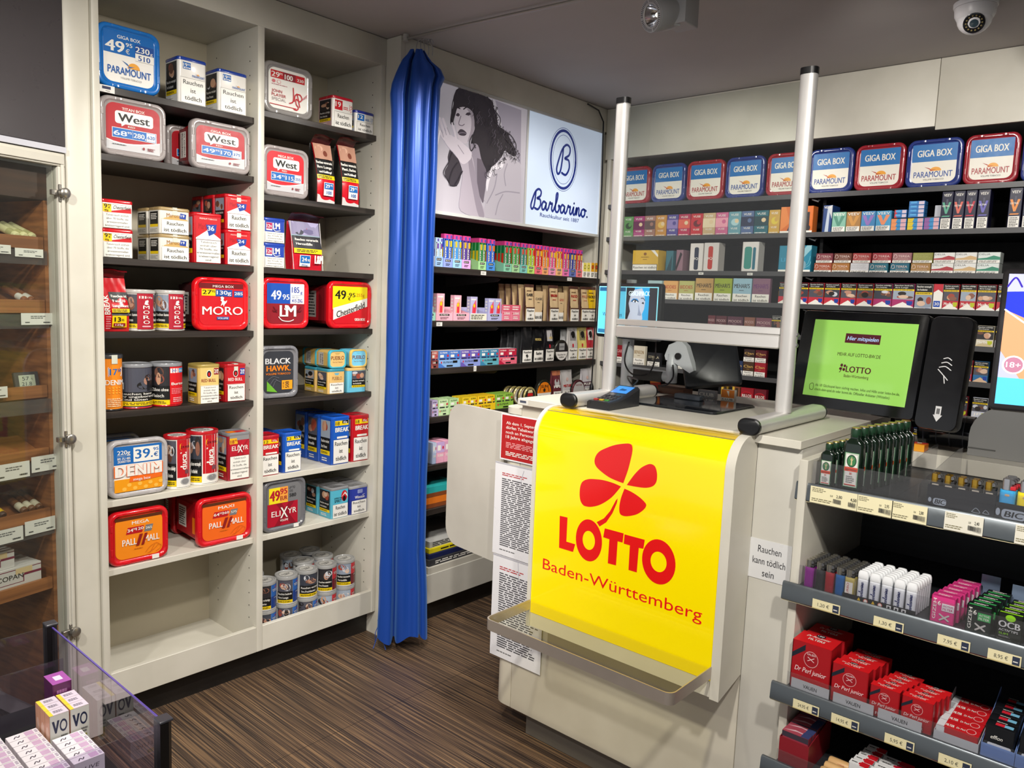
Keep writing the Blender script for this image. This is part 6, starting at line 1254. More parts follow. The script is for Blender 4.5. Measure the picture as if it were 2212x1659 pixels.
# yellow lottery panel
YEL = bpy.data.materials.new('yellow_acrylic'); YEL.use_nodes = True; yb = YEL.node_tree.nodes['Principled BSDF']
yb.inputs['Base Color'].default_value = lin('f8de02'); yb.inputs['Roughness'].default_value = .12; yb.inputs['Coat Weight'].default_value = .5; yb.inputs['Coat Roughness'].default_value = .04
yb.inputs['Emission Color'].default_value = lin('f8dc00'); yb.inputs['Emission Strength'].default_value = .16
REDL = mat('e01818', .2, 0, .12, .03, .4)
lp_ = thing('lottery_sign', 'bright yellow curved lottery sign panel with red four-leaf clover on the counter front', 'sign', (-1.2, 1.93, .5))
def lpp(mb, name, lab=None): return up(mb, name, lab, lp_)
YF, XL, XR, ZB = 1.870, -1.520, -.886, .530
def profile(o):   # (y, z) along the face, o outwards
    r = .085 + o
    return [(YF - o, .545), (YF - o, .8), (YF - o, 1.121)] + [(YF + .085 - r * math.cos(R_(a)), 1.121 + r * math.sin(R_(a))) for a in range(9, 91, 9)] + [(1.978, 1.206 + o)]
p0 = profile(0); m = MB()
lo = [[(x, y, z) for x in (XL, XR)] for y, z in p0]
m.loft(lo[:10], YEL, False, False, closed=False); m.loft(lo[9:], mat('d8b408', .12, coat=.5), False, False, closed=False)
m.tube([(XL, p0[9][0] - .0008, p0[9][1] + .0012), (XR, p0[9][0] - .0008, p0[9][1] + .0012)], .0012, mat('8a8468', .3), 6)
ff = Fr(lambda u, v, l: (XL + u, YF - l, ZB + v), XR - XL, .6)
def CP_(pts): m.poly([ff.fn(p[0], p[1], .0006) for p in pts], REDL)
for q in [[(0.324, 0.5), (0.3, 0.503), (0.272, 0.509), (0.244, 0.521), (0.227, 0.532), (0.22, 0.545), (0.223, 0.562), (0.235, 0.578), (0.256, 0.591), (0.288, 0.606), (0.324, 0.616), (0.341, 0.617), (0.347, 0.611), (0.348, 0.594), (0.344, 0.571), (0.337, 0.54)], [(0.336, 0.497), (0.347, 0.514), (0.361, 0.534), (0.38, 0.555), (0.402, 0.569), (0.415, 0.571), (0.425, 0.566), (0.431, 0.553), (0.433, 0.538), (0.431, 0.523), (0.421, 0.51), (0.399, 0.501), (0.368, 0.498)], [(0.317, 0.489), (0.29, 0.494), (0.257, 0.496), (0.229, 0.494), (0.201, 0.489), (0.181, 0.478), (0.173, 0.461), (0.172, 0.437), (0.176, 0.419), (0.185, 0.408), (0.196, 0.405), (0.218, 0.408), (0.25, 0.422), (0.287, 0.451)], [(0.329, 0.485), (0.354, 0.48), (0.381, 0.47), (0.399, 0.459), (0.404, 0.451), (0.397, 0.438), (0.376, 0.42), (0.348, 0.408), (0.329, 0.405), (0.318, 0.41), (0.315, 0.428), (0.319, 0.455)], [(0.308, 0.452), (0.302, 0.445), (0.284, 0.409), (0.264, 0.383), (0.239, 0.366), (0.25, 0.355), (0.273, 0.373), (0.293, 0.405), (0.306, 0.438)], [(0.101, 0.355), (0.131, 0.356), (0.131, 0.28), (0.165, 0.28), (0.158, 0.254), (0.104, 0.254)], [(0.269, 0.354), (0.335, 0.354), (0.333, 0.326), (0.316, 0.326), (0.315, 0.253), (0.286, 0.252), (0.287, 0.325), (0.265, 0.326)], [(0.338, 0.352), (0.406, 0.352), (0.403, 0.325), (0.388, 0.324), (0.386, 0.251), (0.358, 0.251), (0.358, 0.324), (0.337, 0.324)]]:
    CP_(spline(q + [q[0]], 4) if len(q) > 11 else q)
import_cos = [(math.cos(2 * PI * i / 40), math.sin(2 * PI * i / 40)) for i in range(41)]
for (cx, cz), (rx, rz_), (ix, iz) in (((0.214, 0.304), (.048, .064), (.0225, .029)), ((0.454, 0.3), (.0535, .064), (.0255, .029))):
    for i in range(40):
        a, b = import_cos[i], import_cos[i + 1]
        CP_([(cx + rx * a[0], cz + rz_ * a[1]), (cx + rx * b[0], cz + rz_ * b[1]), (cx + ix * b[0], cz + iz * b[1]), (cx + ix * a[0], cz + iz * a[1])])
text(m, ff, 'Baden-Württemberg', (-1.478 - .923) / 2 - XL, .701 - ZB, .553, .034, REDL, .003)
lpp(m, 'face_sheet', 'yellow sheet printed with red clover and lettering')
e0 = profile(.004)
for a, b in ((XL - .014, XL - .0005), (XR + .0005, XR + .027)):
    ring_ = [(YF - .004, .497)] + e0[1:-1] + [(1.9765, 1.2095), (1.9765, 1.186), (1.9965, 1.186), (1.9965, .53)]
    lpp(MB().loft([[(x, y, z) for y, z in ring_] for x in (a, b)], CREAM), 'side_cheek', 'cream side cheek')
lpp(MB().box(XL, XR, YF + .001, 1.9965, .499, .544, CREAM), 'bottom_board')
# acrylic tray under the sign
tr = thing('paying_tray', 'clear acrylic shelf with brushed metal rim below the yellow sign', 'shelf', (-1.2, 1.76, .56))
def trp(mb, name, lab=None): return up(mb, name, lab, tr)
X0, X1, YA, YB, ZT = -1.522, -.884, 1.655, 1.8655, .588
m = MB(); path = [(X0, YB)] + [(X0 + .022 - .022 * math.cos(R_(a)), YA + .022 - .022 * math.sin(R_(a))) for a in range(0, 91, 18)] + [(X1 - .022 + .022 * math.sin(R_(a)), YA + .022 - .022 * math.cos(R_(a))) for a in range(0, 91, 18)] + [(X1, YB)]
cx_, cy_ = (X0 + X1) / 2, YB
def off(p, o):
    return (p[0] + (o if p[0] < cx_ else -o) * (1 if abs(p[0] - cx_) > .29 else 0), p[1] + (o if p[1] < YB - .001 and p[1] < YA + .023 else 0))
m.loft([[(p[0], p[1], ZT - .033) for p in path], [(p[0], p[1], ZT) for p in path], [(*off(p, .003), ZT) for p in path], [(*off(p, .003), ZT - .033) for p in path]], mat('c4bab0', .32, .7), False, False, closed=False); trp(m, 'rim', 'brushed metal rim')
trp(MB().bbox(X0 + .006, X1 - .006, YA + .02, YB, ZT - .012, ZT - .004, clear('tray_acrylic', 'fbfaf0', .5, .05, .006), .002), 'acrylic_sheet')
trp(MB().box(X0 + .03, X1 - .05, YA + .006, YA + .018, ZT - .014, ZT - .010, mat('d8c48c', .4)), 'edge_strip')
# notices on the counter front
def notice(name, lab, q, art, y=1.9955, base='e6e6ea', cat='notice'):
    x0, x1, zt, zb = q; m = MB(); m.box(x0, x1, y - .0012, y, zb, zt, mat(base, .3)); draw(m, Fr(lambda u, v, l: (x0 + u, y - .0012 - l, zb + v), x1 - x0, zt - zb), art)
    return tag(m.build(name), lab, cat)
notice('notice', 'red printed notice in a clear sleeve beside the yellow sign', (-1.788, -1.566, 1.148, .986), [('r', .02, .03, 1, .97, 'b01c20'), ('t', 'Ab dem 1. September', .47, .78, .72, .062, 'W', .012), ('t', 'dürfen Tabakwaren nur', .5, .68, .78, .062, 'W', .012), ('t', 'noch an Personen über', .5, .58, .78, .062, 'W', .012), ('t', '18 Jahre abgegeben', .47, .48, .72, .062, 'W', .012), ('l', .12, .27, .96, .4, 4, 'e8a0a0'), ('l', .12, .1, .96, .2, 3, 'W')])
def printed(n): return [('l', .14, .86, .7, .9, 2, 'b84048'), ('l', .14, .1, .94, .84, 34, '4a4a50'), ('l', .14, .05, .5, .07, 1, '6a6a6a'), ('s', [[(.55, .96), (.5, .8), (.56, .62)]] if n == 0 else [[(.5, .98), (.56, .7), (.72, .5)]], .006, 'b4b4be'), ('r', .0, .985, 1, 1, 'b8b8c0')]
notice('notice', 'white sheet of fine print hanging directly under the red notice', (-1.806, -1.566, .975, .645), printed(0), 1.9940)
notice('notice', 'lowest white sheet of fine print, its foot behind the acrylic shelf', (-1.80, -1.566, .643, .27), printed(1), 1.9940)
notice('notice', 'white warning sheet taped to the counter beside the yellow sign', (-.874, -.744, .925, .815), [('t', 'Rauchen', .54, .68, .5, .17, '2a2a2e', .0), ('t', 'kann tödlich', .54, .38, .7, .17, '2a2a2e', .0), ('t', 'sein', .54, .09, .25, .17, '2a2a2e', .0)], 1.9975, 'd8d8d8')
# half gate
ga = thing('half_gate', 'cream half-height gate with rounded corners between counter and shelves', 'gate', (-1.80, 2.04, .865), R_(-7))
m = MB(); h2 = .275; r = .07
out = [(0, h2), (0, -h2)] + [(-.33 + r - r * math.sin(R_(a)), -h2 + r - r * math.cos(R_(a))) for a in range(0, 91, 15)] + [(-.33 + r - r * math.cos(R_(a)), h2 - r + r * math.sin(R_(a))) for a in range(0, 91, 15)]
m.loft([[(x, y, z) for x, z in out] for y in (-.009, .009)], GREYW); m.build('panel', ga)
m = MB()
for z in (-.18, .18): m.tube([(.006, 0, z - .03), (.006, 0, z + .03)], .007, STEEL, 10)
m.build('hinge', ga)
# protective screen
ps = thing('counter_screen', 'clear acrylic counter screen on aluminium posts and foot tubes', 'screen', (-1.17, 2.17, 1.21))
def psp(mb, name, lab=None, parent=None):
    o = up(mb, name, lab, ps); return o
for x, nm in ((-1.468, 'l'), (-.867, 'r')):
    m = MB(); m.loft([[(x + p[0], 2.17 + p[1], z) for p in rrect(.046, .036, .016, 5)] for z in (1.2535, 2.182)], ALU); po = psp(m, 'post')
    m.box(x - .0233, x - .0228, 2.168, 2.172, 1.3, 2.15, BLACK)
    m = MB(); m.loft([[(x + p[0], 2.17 + p[1], z) for p in rrect(.048, .038, .016, 5)] for z in (2.182, 2.196, 2.2)], BLACK)
    c_ = m.build('end_cap', po, label='black end cap')
    y0 = 1.945; m = MB(); tube = []
    for y in (y0 + .012, 2.43):
        tube.append([(x + p[0], y, 1.2327 + p[1]) for p in rrect(.062, .044, .021, 6)])
    m.loft(tube, ALU); ft = psp(m, 'foot_tube')
    for ya, yb_ in ((y0, y0 + .012), (2.43, 2.442)):
        m = MB(); m.loft([[(x + p[0], y, 1.2327 + p[1]) for p in rrect(.063 - k, .0442 - k, .021, 6)] for y, k in ((ya, .006 if ya < 2.2 else 0), (ya + .003, 0), (yb_ - .003, 0), (yb_, 0 if ya < 2.2 else .006))], BLACK)
        m.build('foot_cap', ft, label='black foot cap')
m = MB(); m.bbox(-1.4445, -.8905, 2.158, 2.182, 1.432, 1.471, ALU, .006); m.bbox(-1.4445, -.8905, 2.162, 2.178, 1.472, 1.492, ALU, .003); psp(m, 'crossbar')
m = MB()
for z in (1.445, 1.475):
    m.lathe([(.006, 0), (.006, .003), (.003, .005)], STEEL, (0, 0, 0), 12)
    M_ = Matrix.Translation((-.8438, 2.17, z)) @ Matrix.Rotation(R_(90), 4, 'Y'); m.xform(M_, len(m.v) - 36)
psp(m, 'screw', 'steel screws')
psp(MB().box(-1.4445, -.8905, 2.1675, 2.1725, 1.489, 2.168, PANE), 'pane', 'clear acrylic pane')
# payment terminal
pt = thing('payment_terminal', 'black card payment terminal with small blue display on the counter', 'terminal', (-1.388, 2.085, 1.2108), R_(2))
m = MB(); m.loft([[(x, y, z) for x, z in ((-.042, 0), (.042, 0), (.042, .02 + .035 * t), (.034, .026 + .036 * t), (-.034, .026 + .036 * t), (-.042, .02 + .035 * t))] for y, t in ((-.09, 0), (-.03, .12), (.03, .5), (.09, 1))], mat('26272b', .3)); m.build('case', pt)
m = MB(); m.poly([(-.03, .025, .0438), (.03, .025, .0438), (.03, .08, .0604), (-.03, .08, .0604)], mat('3a78c8', .2, 0, .6, 0)); m.poly([(-.01, .045, .0505), (.012, .045, .0505), (.016, .055, .0535), (-.006, .06, .0552)], mat('1c2c6c', .2)); m.build('display', pt)
m = MB()
for r_ in range(4):
    for c in range(3):
        y = -.075 + .022 * r_; z = .0263 + (.12 * .036) * (y + .09) / .06 if y < -.03 else .0306 + (y + .03) / .06 * .0137
        m.bbox(-.028 + .02 * c, -.014 + .02 * c, y, y + .012, z - .002, z + .0035, mat(('b03028', 'c8a828', '38883c')[c] if r_ == 0 else '3a3a3e', .4), .001)
m.build('keypad', pt)
ca = MB(); ca.tube([(-1.388, 2.174, 1.262), (-1.40, 2.24, 1.285), (-1.46, 2.31, 1.285), (-1.53, 2.38, 1.28), (-1.56, 2.45, 1.25), (-1.57, 2.53, 1.2155), (-1.5, 2.56, 1.2155)], .0028, BLACK, 6, soft=True); tag(ca.build('cable'), 'thin black cable leading from the back of the payment terminal', 'cable')
# black mat
m = MB(); pts = rrect(.335, .305, .02, 4); m.loft([[(-1.262 + p[0], 2.36 + p[1], z) for p in pts] for z in (1.211, 1.2145)], mat('1a1c20', .25)); 
m.loft([[(-1.262 + p[0] * .98, 2.36 + p[1] * .98, z) for p in pts] for z in (1.2148, 1.218)], mat('20242a', .08, coat=.6)); m.bbox(-1.36, -1.26, 2.42, 2.46, 1.2183, 1.236, mat('30343a', .15), .004); tag(m.build('counter_mat'), 'black glossy counter mat with clear edge behind the screen', 'mat')
# customer price display on the white monitor arm
ar = thing('monitor_arm', 'white monitor arm with pole standing behind the counter screen', 'monitor arm', (-1.612, 2.5, 1.2108))
WHM = mat('c4c8cc', .35)
def ap(mb, name, lab=None): return up(mb, name, lab, ar)
m = MB(); m.lathe([(.05, 0), (.05, .012), (.024, .016)], WHM, (-1.612, 2.5, 1.2108), 24); ap(m, 'foot')
m = MB(); m.lathe([(.022, .012), (.022, .24), (.019, .245), (.019, .42)], WHM, (-1.612, 2.5, 1.2108), 20); ap(m, 'pole')
m = MB(); m.tube([(-1.59, 2.5, 1.287), (-1.425, 2.5, 1.283)], .02, WHM, 14); m.box(-1.57, -1.45, 2.478, 2.49, 1.262, 1.30, BLACK); ap(m, 'arm')
m = MB(); m.lathe([(.021, 0), (.021, .075), (.019, .078), (.019, .105)], WHM, (-1.42, 2.5, 1.262), 18); m.loft([[(x, y, z) for x, z in ((-1.445, 1.36), (-1.43, 1.40), (-1.385, 1.42), (-1.36, 1.40), (-1.325, 1.315), (-1.34, 1.305), (-1.40, 1.335), (-1.44, 1.345))] for y in (2.485, 2.515)], WHM); m.tube([(-1.388, 2.478, 1.362), (-1.388, 2.522, 1.362)], .012, BLACK, 12); ap(m, 'head')
cdp = thing('customer_display', 'small customer screen showing a blue page and a close-up face, left of the crossbar', 'screen', (-1.588, 2.44, 1.514), R_(-14))
m = MB(); m.loft([[(p[0], y, p[1]) for p in rrect(.34 - k, .205 - k, .016, 4)] for y, k in ((0, .006), (.003, 0), (.02, 0), (.026, .012))], mat('151518', .3)); m.build('housing', cdp)
m = MB(); f_ = Fr(lambda u, v, l: (u - .158, -.0006 - l, v - .09), .316, .18)
def emc(h, s=.9): return mat(h, .15, 0, s, 0)
draw(m, f_, [('r', 0, 0, 1, 1, emc('8ce0f4')), ('r', .012, .02, .47, .98, emc('5cc8ec')), ('r', .012, .9, .47, .98, emc('2a5c84')), ('r', .012, .02, .47, .1, emc('2a6c94')), ('r', .485, .02, .985, .98, emc('20242c')), ('r', .62, .02, .86, .98, emc('18a0e0'))])
FACE = [(.53, .02), (.54, .2), (.52, .34), (.56, .5), (.53, .66), (.56, .84), (.62, .94), (.74, .97), (.78, .84), (.8, .7), (.79, .56), (.76, .46), (.77, .36), (.73, .3), (.74, .22), (.7, .18), (.7, .02)]
draw(m, f_, [('p', FACE, emc('b8c0d4')), ('p', [(.53, .02), (.54, .2), (.52, .34), (.58, .3), (.6, .18), (.64, .02)], emc('7c88a4')), ('p', [(.56, .7), (.6, .76), (.67, .76), (.7, .7), (.63, .68)], emc('2888d0')), ('p', [(.59, .70), (.63, .735), (.67, .72), (.685, .69), (.64, .68)], emc('e4e8f0')), ('e', .638, .705, .013, .026, emc('1c2430')), ('s', [[(.585, .7), (.63, .74), (.69, .7)]], .02, emc('1c2430')), ('p', [(.745, .67), (.765, .70), (.785, .685), (.78, .655)], emc('1c2430')), ('s', [[(.735, .77), (.77, .77), (.795, .73)]], .022, emc('5c6478')), ('p', [(.70, .66), (.725, .52), (.755, .44), (.735, .42), (.69, .43), (.70, .52)], emc('8c96b0')), ('p', [(.60, .29), (.655, .325), (.69, .315), (.735, .31), (.70, .25), (.65, .235)], emc('54405c')), ('s', [[(.60, .29), (.66, .285), (.735, .31)]], .01, emc('2c2434')), ('t', 'GESCHMACK', .7, .82, .34, .09, emc('e8f8fc'), .02), ('t', 'Willkommen', .26, .38, .34, .08, emc('1c4c6c'), 0)])
m.build('display', cdp)
mo = thing('till_monitor', 'black till monitor seen from behind on the white arm', 'monitor', (-1.30, 2.56, 1.352))
m = MB(); m.loft([[(p[0], y, p[1]) for p in rrect(.2 - k, .2 - k, .012, 4)] for y, k in ((-.012, .02), (-.006, .004), (.012, 0), (.016, .01))], mat('202226', .35))
m.xform(Matrix.Rotation(R_(32), 4, 'Z') @ Matrix.Rotation(R_(-28), 4, 'X') @ Matrix.Rotation(R_(-8), 4, 'Y')); m.build('housing', mo)
m = MB()
for pts in ([(-1.59, 2.47, 1.40), (-1.585, 2.44, 1.33), (-1.55, 2.44, 1.285), (-1.49, 2.45, 1.29), (-1.47, 2.46, 1.34), (-1.475, 2.47, 1.42)], [(-1.40, 2.47, 1.33), (-1.39, 2.46, 1.29), (-1.41, 2.46, 1.26), (-1.44, 2.47, 1.25)]):
    m.tube([(a, b, c) for a, b, c in pts], .003, BLACK, 6, soft=True)
tag(m.build('cable'), 'loop of black cable hanging below the customer screen', 'cable')
# things lying behind the mat
o = pack('brown card tray behind the black mat', .11, .03, .07, '6a4028', [('r', 0, .7, 1, 1, '4a2a1c')], name='card_tray', cat='tray'); o.location = (-1.46, 2.57, 1.2108)
o = pack('upright orange and red card behind the payment terminal', .045, .06, .006, 'c83820', [('p', [(0, .5), (1, .62), (1, 1), (0, .9)], 'f08c20')], name='price_card', cat='card'); o.location = (-1.545, 2.60, 1.2108)
o = pack('white and orange cigarillo box behind the black mat', .05, .04, .02, 'W', [('r', 0, .3, 1, 1, 'e88428'), ('p', [(.4, .9), (.6, .9), (.6, .4)], 'W'), ('t', 'CLUB', .5, .08, .8, .16, 'K')], name='cigar_pack', cat='cigar pack'); o.location = (-1.235, 2.58, 1.2108)
o = pack('grey lettered cigarillo box behind the black mat', .07, .03, .02, '8a8a90', [('t', 'CLUB', .5, .3, .8, .4, 'W', .02)], name='cigar_pack', cat='cigar pack'); o.location = (-1.315, 2.575, 1.2108)
# lottery customer screen
gs = thing('lottery_screen', 'tilted black touch screen with bright green page and card reader column', 'screen', (-.79, 2.50, 1.193)); gs.rotation_euler = (R_(-10), 0, R_(-9))
m = MB(); m.loft([[(p[0] - .012, y, .2 + p[1]) for p in rrect(.40 - k, .315 - k, .012, 4)] for y, k in ((0, .004), (.003, 0), (.03, 0), (.036, .02))], mat('0c0c0e', .12, coat=.4)); m.build('housing', gs)
m = MB(); f_ = Fr(lambda u, v, l: (u - .168, -.0006 - l, .078 + v), .328, .25)
gr = lambda h: mat(h, .08, 0, .36, 0, .5)
draw(m, f_, [('r', 0, 0, 1, 1, gr('8cc258')), ('r', .34, .72, .68, .84, gr('4a1c24')), ('t', 'Hier mitspielen', .51, .755, .3, .05, gr('a8c8f0'), .01, .2), ('t', 'MEHR AUF LOTTO-BW.DE', .5, .55, .42, .042, gr('3c2a1c'), .006), ('t', 'LOTTO', .52, .35, .24, .075, gr('4a1c24'), .025), ('t', 'Baden-Württemberg', .51, .285, .24, .035, gr('4a1c24'), 0),
   ('e', .352, .43, .013, .02, gr('4a1c24')), ('e', .384, .425, .012, .018, gr('4a1c24')), ('e', .346, .385, .014, .017, gr('4a1c24')), ('e', .38, .378, .013, .019, gr('4a1c24')), ('s', [[(.36, .4), (.352, .36), (.34, .34)]], .008, gr('4a1c24')), ('t', 'Ab 18! Glücksspiel kann süchtig machen. Infos und Hilfe unter lotto-bw.de,', .53, .13, .82, .032, gr('3c4a1c'), 0), ('t', 'check-dein-spiel.de oder buwei.de. Offizieller Anbieter (Whitelist).', .49, .075, .74, .032, gr('3c4a1c'), 0), ('s', [[(.07, .08), (.06, .13), (.08, .16), (.1, .15), (.1, .08), (.07, .08)]], .006, gr('3c4a1c'))])
m.build('display', gs)
m = MB(); m.loft([[(.252 + p[0], y, .19 + p[1]) for p in rrect(.115 - k, .33 - k, .022, 5)] for y, k in ((-.006, .004), (-.002, 0), (.03, 0), (.036, .02))], mat('121214', .16, coat=.3))
f_ = Fr(lambda u, v, l: (.195 + u, -.006 - l, .03 + v), .115, .32)
draw(m, f_, [('s', [[(.38, .55), (.52, .56), (.66, .53)], [(.42, .59), (.54, .6), (.66, .575)], [(.45, .63), (.55, .64), (.64, .62)], [(.36, .53), (.48, .49), (.62, .44)], [(.52, .47), (.56, .41)]], .008, 'd8d8d8'), ('r', .46, .12, .6, .2, 'd8d8d8'), ('p', [(.42, .12), (.64, .12), (.53, .06)], 'd8d8d8'), ('r', .49, .13, .57, .18, '6a6a6a')]); m.build('card_reader', gs)
m = MB(); m.tube([(.13, .03, .1), (.13, .09, .02), (.13, .09, -.03)], .022, BLACK, 12); m.bbox(.08, .18, .05, .14, -.026, -.016, BLACK, .003); m.build('stand', gs)

# ================================================================ impulse shelf right of the counter
go = thing('impulse_shelf', 'low display shelving with grey price rails and cream side panel right of the counter', 'shelf', (-.2, 2.2, 0))
def gp(mb, name, lab=None): return up(mb, name, lab, go)
RAILM = mat('5c6266', .32, .55); LIPM = clear('shelf_lip', 'f2f2f4', .9, .04, .02)
gp(MB().bbox(-.728, -.706, 1.955, 2.50, 0, 1.168, CREAM, .002), 'side_panel')
gp(MB().box(-.706, .45, 2.44, 2.47, 0, 1.10, grain('dark_slatted_back', '0e1014', '1b1e24', 60, (.02, 1, 1), .5)), 'back_panel')
gp(MB().box(-.704, .45, 2.2, 2.3, 0, .1, PLINTH), 'plinth')
RY = [1.962, 1.925, 1.902, 1.873]; RZ = [1.108, .852, .590, .398]   # front and top of each rail
for i in range(4):
    y, z = RY[i], RZ[i]
    gp(MB().box(-.704, .45, y + .012, 2.44, z - .016, z - .008, mat('2a2c30', .35)), 'shelf_board')
    m = MB(); m.loft([[(x, a, b) for a, b in ((y + .012, z), (y + .004, z + .001), (y, z - .004), (y - .004, z - .042), (y, z - .046), (y + .012, z - .044))] for x in (-.735, .45)], RAILM); gp(m, 'price_rail')
    m = MB(); m.box(-.735, .45, y + .0005, y + .0125, z - .0475, z - .0462, mat('e8dcb0', .4)); gp(m, 'rail_edge', 'pale lower edge of the rail')
    hl = (.058, .05, .036, .03)[i]
    gp(MB().box(-.70, .45, y + .0125, y + .0145, z - .008, z + hl, LIPM), 'clear_lip')
def Z_(i): return RZ[i] - .0072
def GP(o, x0, x1, i, y):
    o.location = ((x0 + x1) / 2, y, Z_(i)); return o
GX = [(-0.689, -0.654), (-0.637, -0.589)]
BG = mat('0c1c12', .06, coat=.8)
def bottle(lab, w, d, h, nm):
    t = thing('liquor_bottle', lab, 'bottle', group=nm)
    def lp(kx, ky, z): return [(p[0] * kx, d / 2 + p[1] * ky, z) for p in rrect(w, d, min(w, d) * .28, 4)]
    b = MB(); b.loft([lp(.94, .94, 0), lp(1, 1, .004), lp(1, 1, h * .70), lp(.97, .96, h * .745), lp(.80, .86, h * .79), lp(.54, .70, h * .825), lp(.47, .64, h * .84), lp(.46, .62, h * .9)], BG); b.build('glass', t)
    c = MB(); r = w * .255; c.lathe([(r, h * .862), (r * 1.04, h * .868), (r * 1.04, h * .975), (r * .9, h)], mat('1c3a26', .3), (0, d / 2, 0), 18); c.lathe([(r * .95, h + .0002), (r * .85, h + .002)], mat('b8925c', .3, .7), (0, d / 2, 0), 18); c.build('screw_cap', t)
    l = MB(); draw(l, Fr(lambda u, v, q: (-w * .36 + u, -q, h * .07 + v), w * .72, h * .55), [('r', 0, 0, 1, 1, '3c7c4c'), ('r', .05, .02, .95, .98, 'e4e2da'), ('r', .08, .04, .92, .96, '4c8858'), ('r', .1, .05, .9, .95, 'e4e2da'), ('e', .5, .76, .34, .18, '1c3c28'), ('e', .5, .76, .28, .15, '3c7c4c'), ('p', [(.44, .64), (.56, .64), (.54, .76), (.7, .88), (.56, .8), (.5, .9), (.44, .8), (.3, .88), (.46, .76)], 'c8b888'),
        ('r', .04, .46, .96, .58, 'e0441c'), ('t', 'Jägermeister', .5, .49, .82, .065, '2a1c14', .012), ('t', '50', .5, .37, .16, .06, 'c83018', .02), ('l', .2, .12, .8, .34, 4, '8a8a86'), ('r', .12, .06, .88, .085, 'c83018')]); l.build('label', t)
    return t
wb = GX[1][1] - GX[1][0]; ws = GX[0][1] - GX[0][0]
b0 = GP(bottle('larger flat green liquor bottle with full label, front of its row', wb, .032, .158, 'larger green liquor bottles on the top impulse shelf'), *GX[1], 0, 1.992)
for k in range(1, 8):
    dup(b0, (b0.location.x + .0065 * k, 1.992 + .037 * k, b0.location.z), 0, 'larger flat green liquor bottle, %s from the front of its row' % ORD[k], 'larger green liquor bottles on the top impulse shelf')
b1 = GP(bottle('small flat green liquor bottle with full label, front of its row', ws, .026, .112, 'small green liquor bottles on the top impulse shelf'), *GX[0], 0, 1.985)
for k in range(1, 7):
    dup(b1, (b1.location.x + .0045 * k, 1.985 + .033 * k, b1.location.z), 0, 'small flat green liquor bottle, %s from the front of its row' % ORD[k], 'small green liquor bottles on the top impulse shelf')
dv = [-0.58, -0.519, -0.457]
for i, x in enumerate(dv):
    m = MB(); m.loft([[(xx, y, z) for y, z in ((1.985, Z_(0)), (2.42, Z_(0)), (2.42, Z_(0) + .085), (2.36, Z_(0) + .085), (1.985, Z_(0) + .05))] for xx in (x, x + .002)], LIPM)
    tag(m.build('shelf_divider'), 'clear acrylic divider on the top impulse shelf, %s from the bottles' % ORD[i], 'divider')
# pocket lighters
def lighter(lab, c, hood, h=.072, w=.0235, d=.0125, g=None, art=None, btn='2a2a2c', cover=False):
    t = thing('lighter', lab, 'lighter', group=g)
    def lp(k, z): return [(p[0] * k, d / 2 + p[1] * k, z) for p in rrect(w, d, d * .46, 4)]
    b = MB(); b.loft([lp(.9, 0), lp(1, .002), lp(1, h * .72), lp(.96, h * .74)], mat(c, .22, coat=.4))
    if art: draw(b, Fr(lambda u, v, l: (-w * .38 + u, -l, .004 + v), w * .76, h * .66), art)
    b.build('body', t)
    q = MB(); k = mat(hood, .2, 0 if cover else .9)
    if cover:
        q.loft([lp(1.0, h * .745), lp(1.04, h * .75), lp(1.04, h * .86), lp(.98, h * .93), lp(.8, h * .985), lp(.5, h)], mat(hood, .25)); q.build('cap', t)
        return t
    q.loft([[(p[0] * kk - .0028, d / 2 + p[1] * .92, z) for p in rrect(w * .62, d, d * .4, 3)] for kk, z in ((1, h * .745), (1, h * .95), (.9, h))], k); q.build('wind_guard', t)
    r_ = MB(); r_.tube([(w * .24, d * .2, h * .93), (w * .24, d * .8, h * .93)], .0042, mat('8a8a8c', .4, .9), 10); r_.build('spark_wheel', t)
    e = MB(); e.bbox(w * .12, w * .48, d * .1, d * .9, h * .742, h * .83, btn, .002); e.build('button', t)
    return t
LC = [(-0.692, -0.667), (-0.664, -0.642), (-0.64, -0.617), (-0.615, -0.592), (-0.592, -0.568)]
LG = 'clear coloured lighters on the second impulse shelf'; PIT = .0155
for i, (a, b) in enumerate(LC):
    nm, c = (('purple', '8c1c8c'), ('black', '26262a'), ('red', '9c1824'), ('blue', '1c5c9c'), ('yellow', 'b8a860'))[i]
    o0 = None
    for k in range(7):
        lab = '%s lighter with chrome hood, %s from the front of its column' % (nm, ORD[k])
        if k == 0:
            o0 = lighter(lab, c, 'c8c4b8', w=min(.0235, b - a - .001), art=[('r', 0, 0, 1, .8, 'e0dcd4'), ('t', 'TURBO', .5, .4, .7, .3, 'b02028', .01, 0, 90)] if i == 4 else None); o0.location = ((a + b) / 2, 1.948, Z_(1))
        else: dup(o0, ((a + b) / 2 + .0012 * k, 1.948 + PIT * k, Z_(1)), 0, lab)
WC = [(-0.563, -0.537), (-0.535, -0.51), (-0.508, -0.482), (-0.48, -0.455), (-0.454, -0.427)]
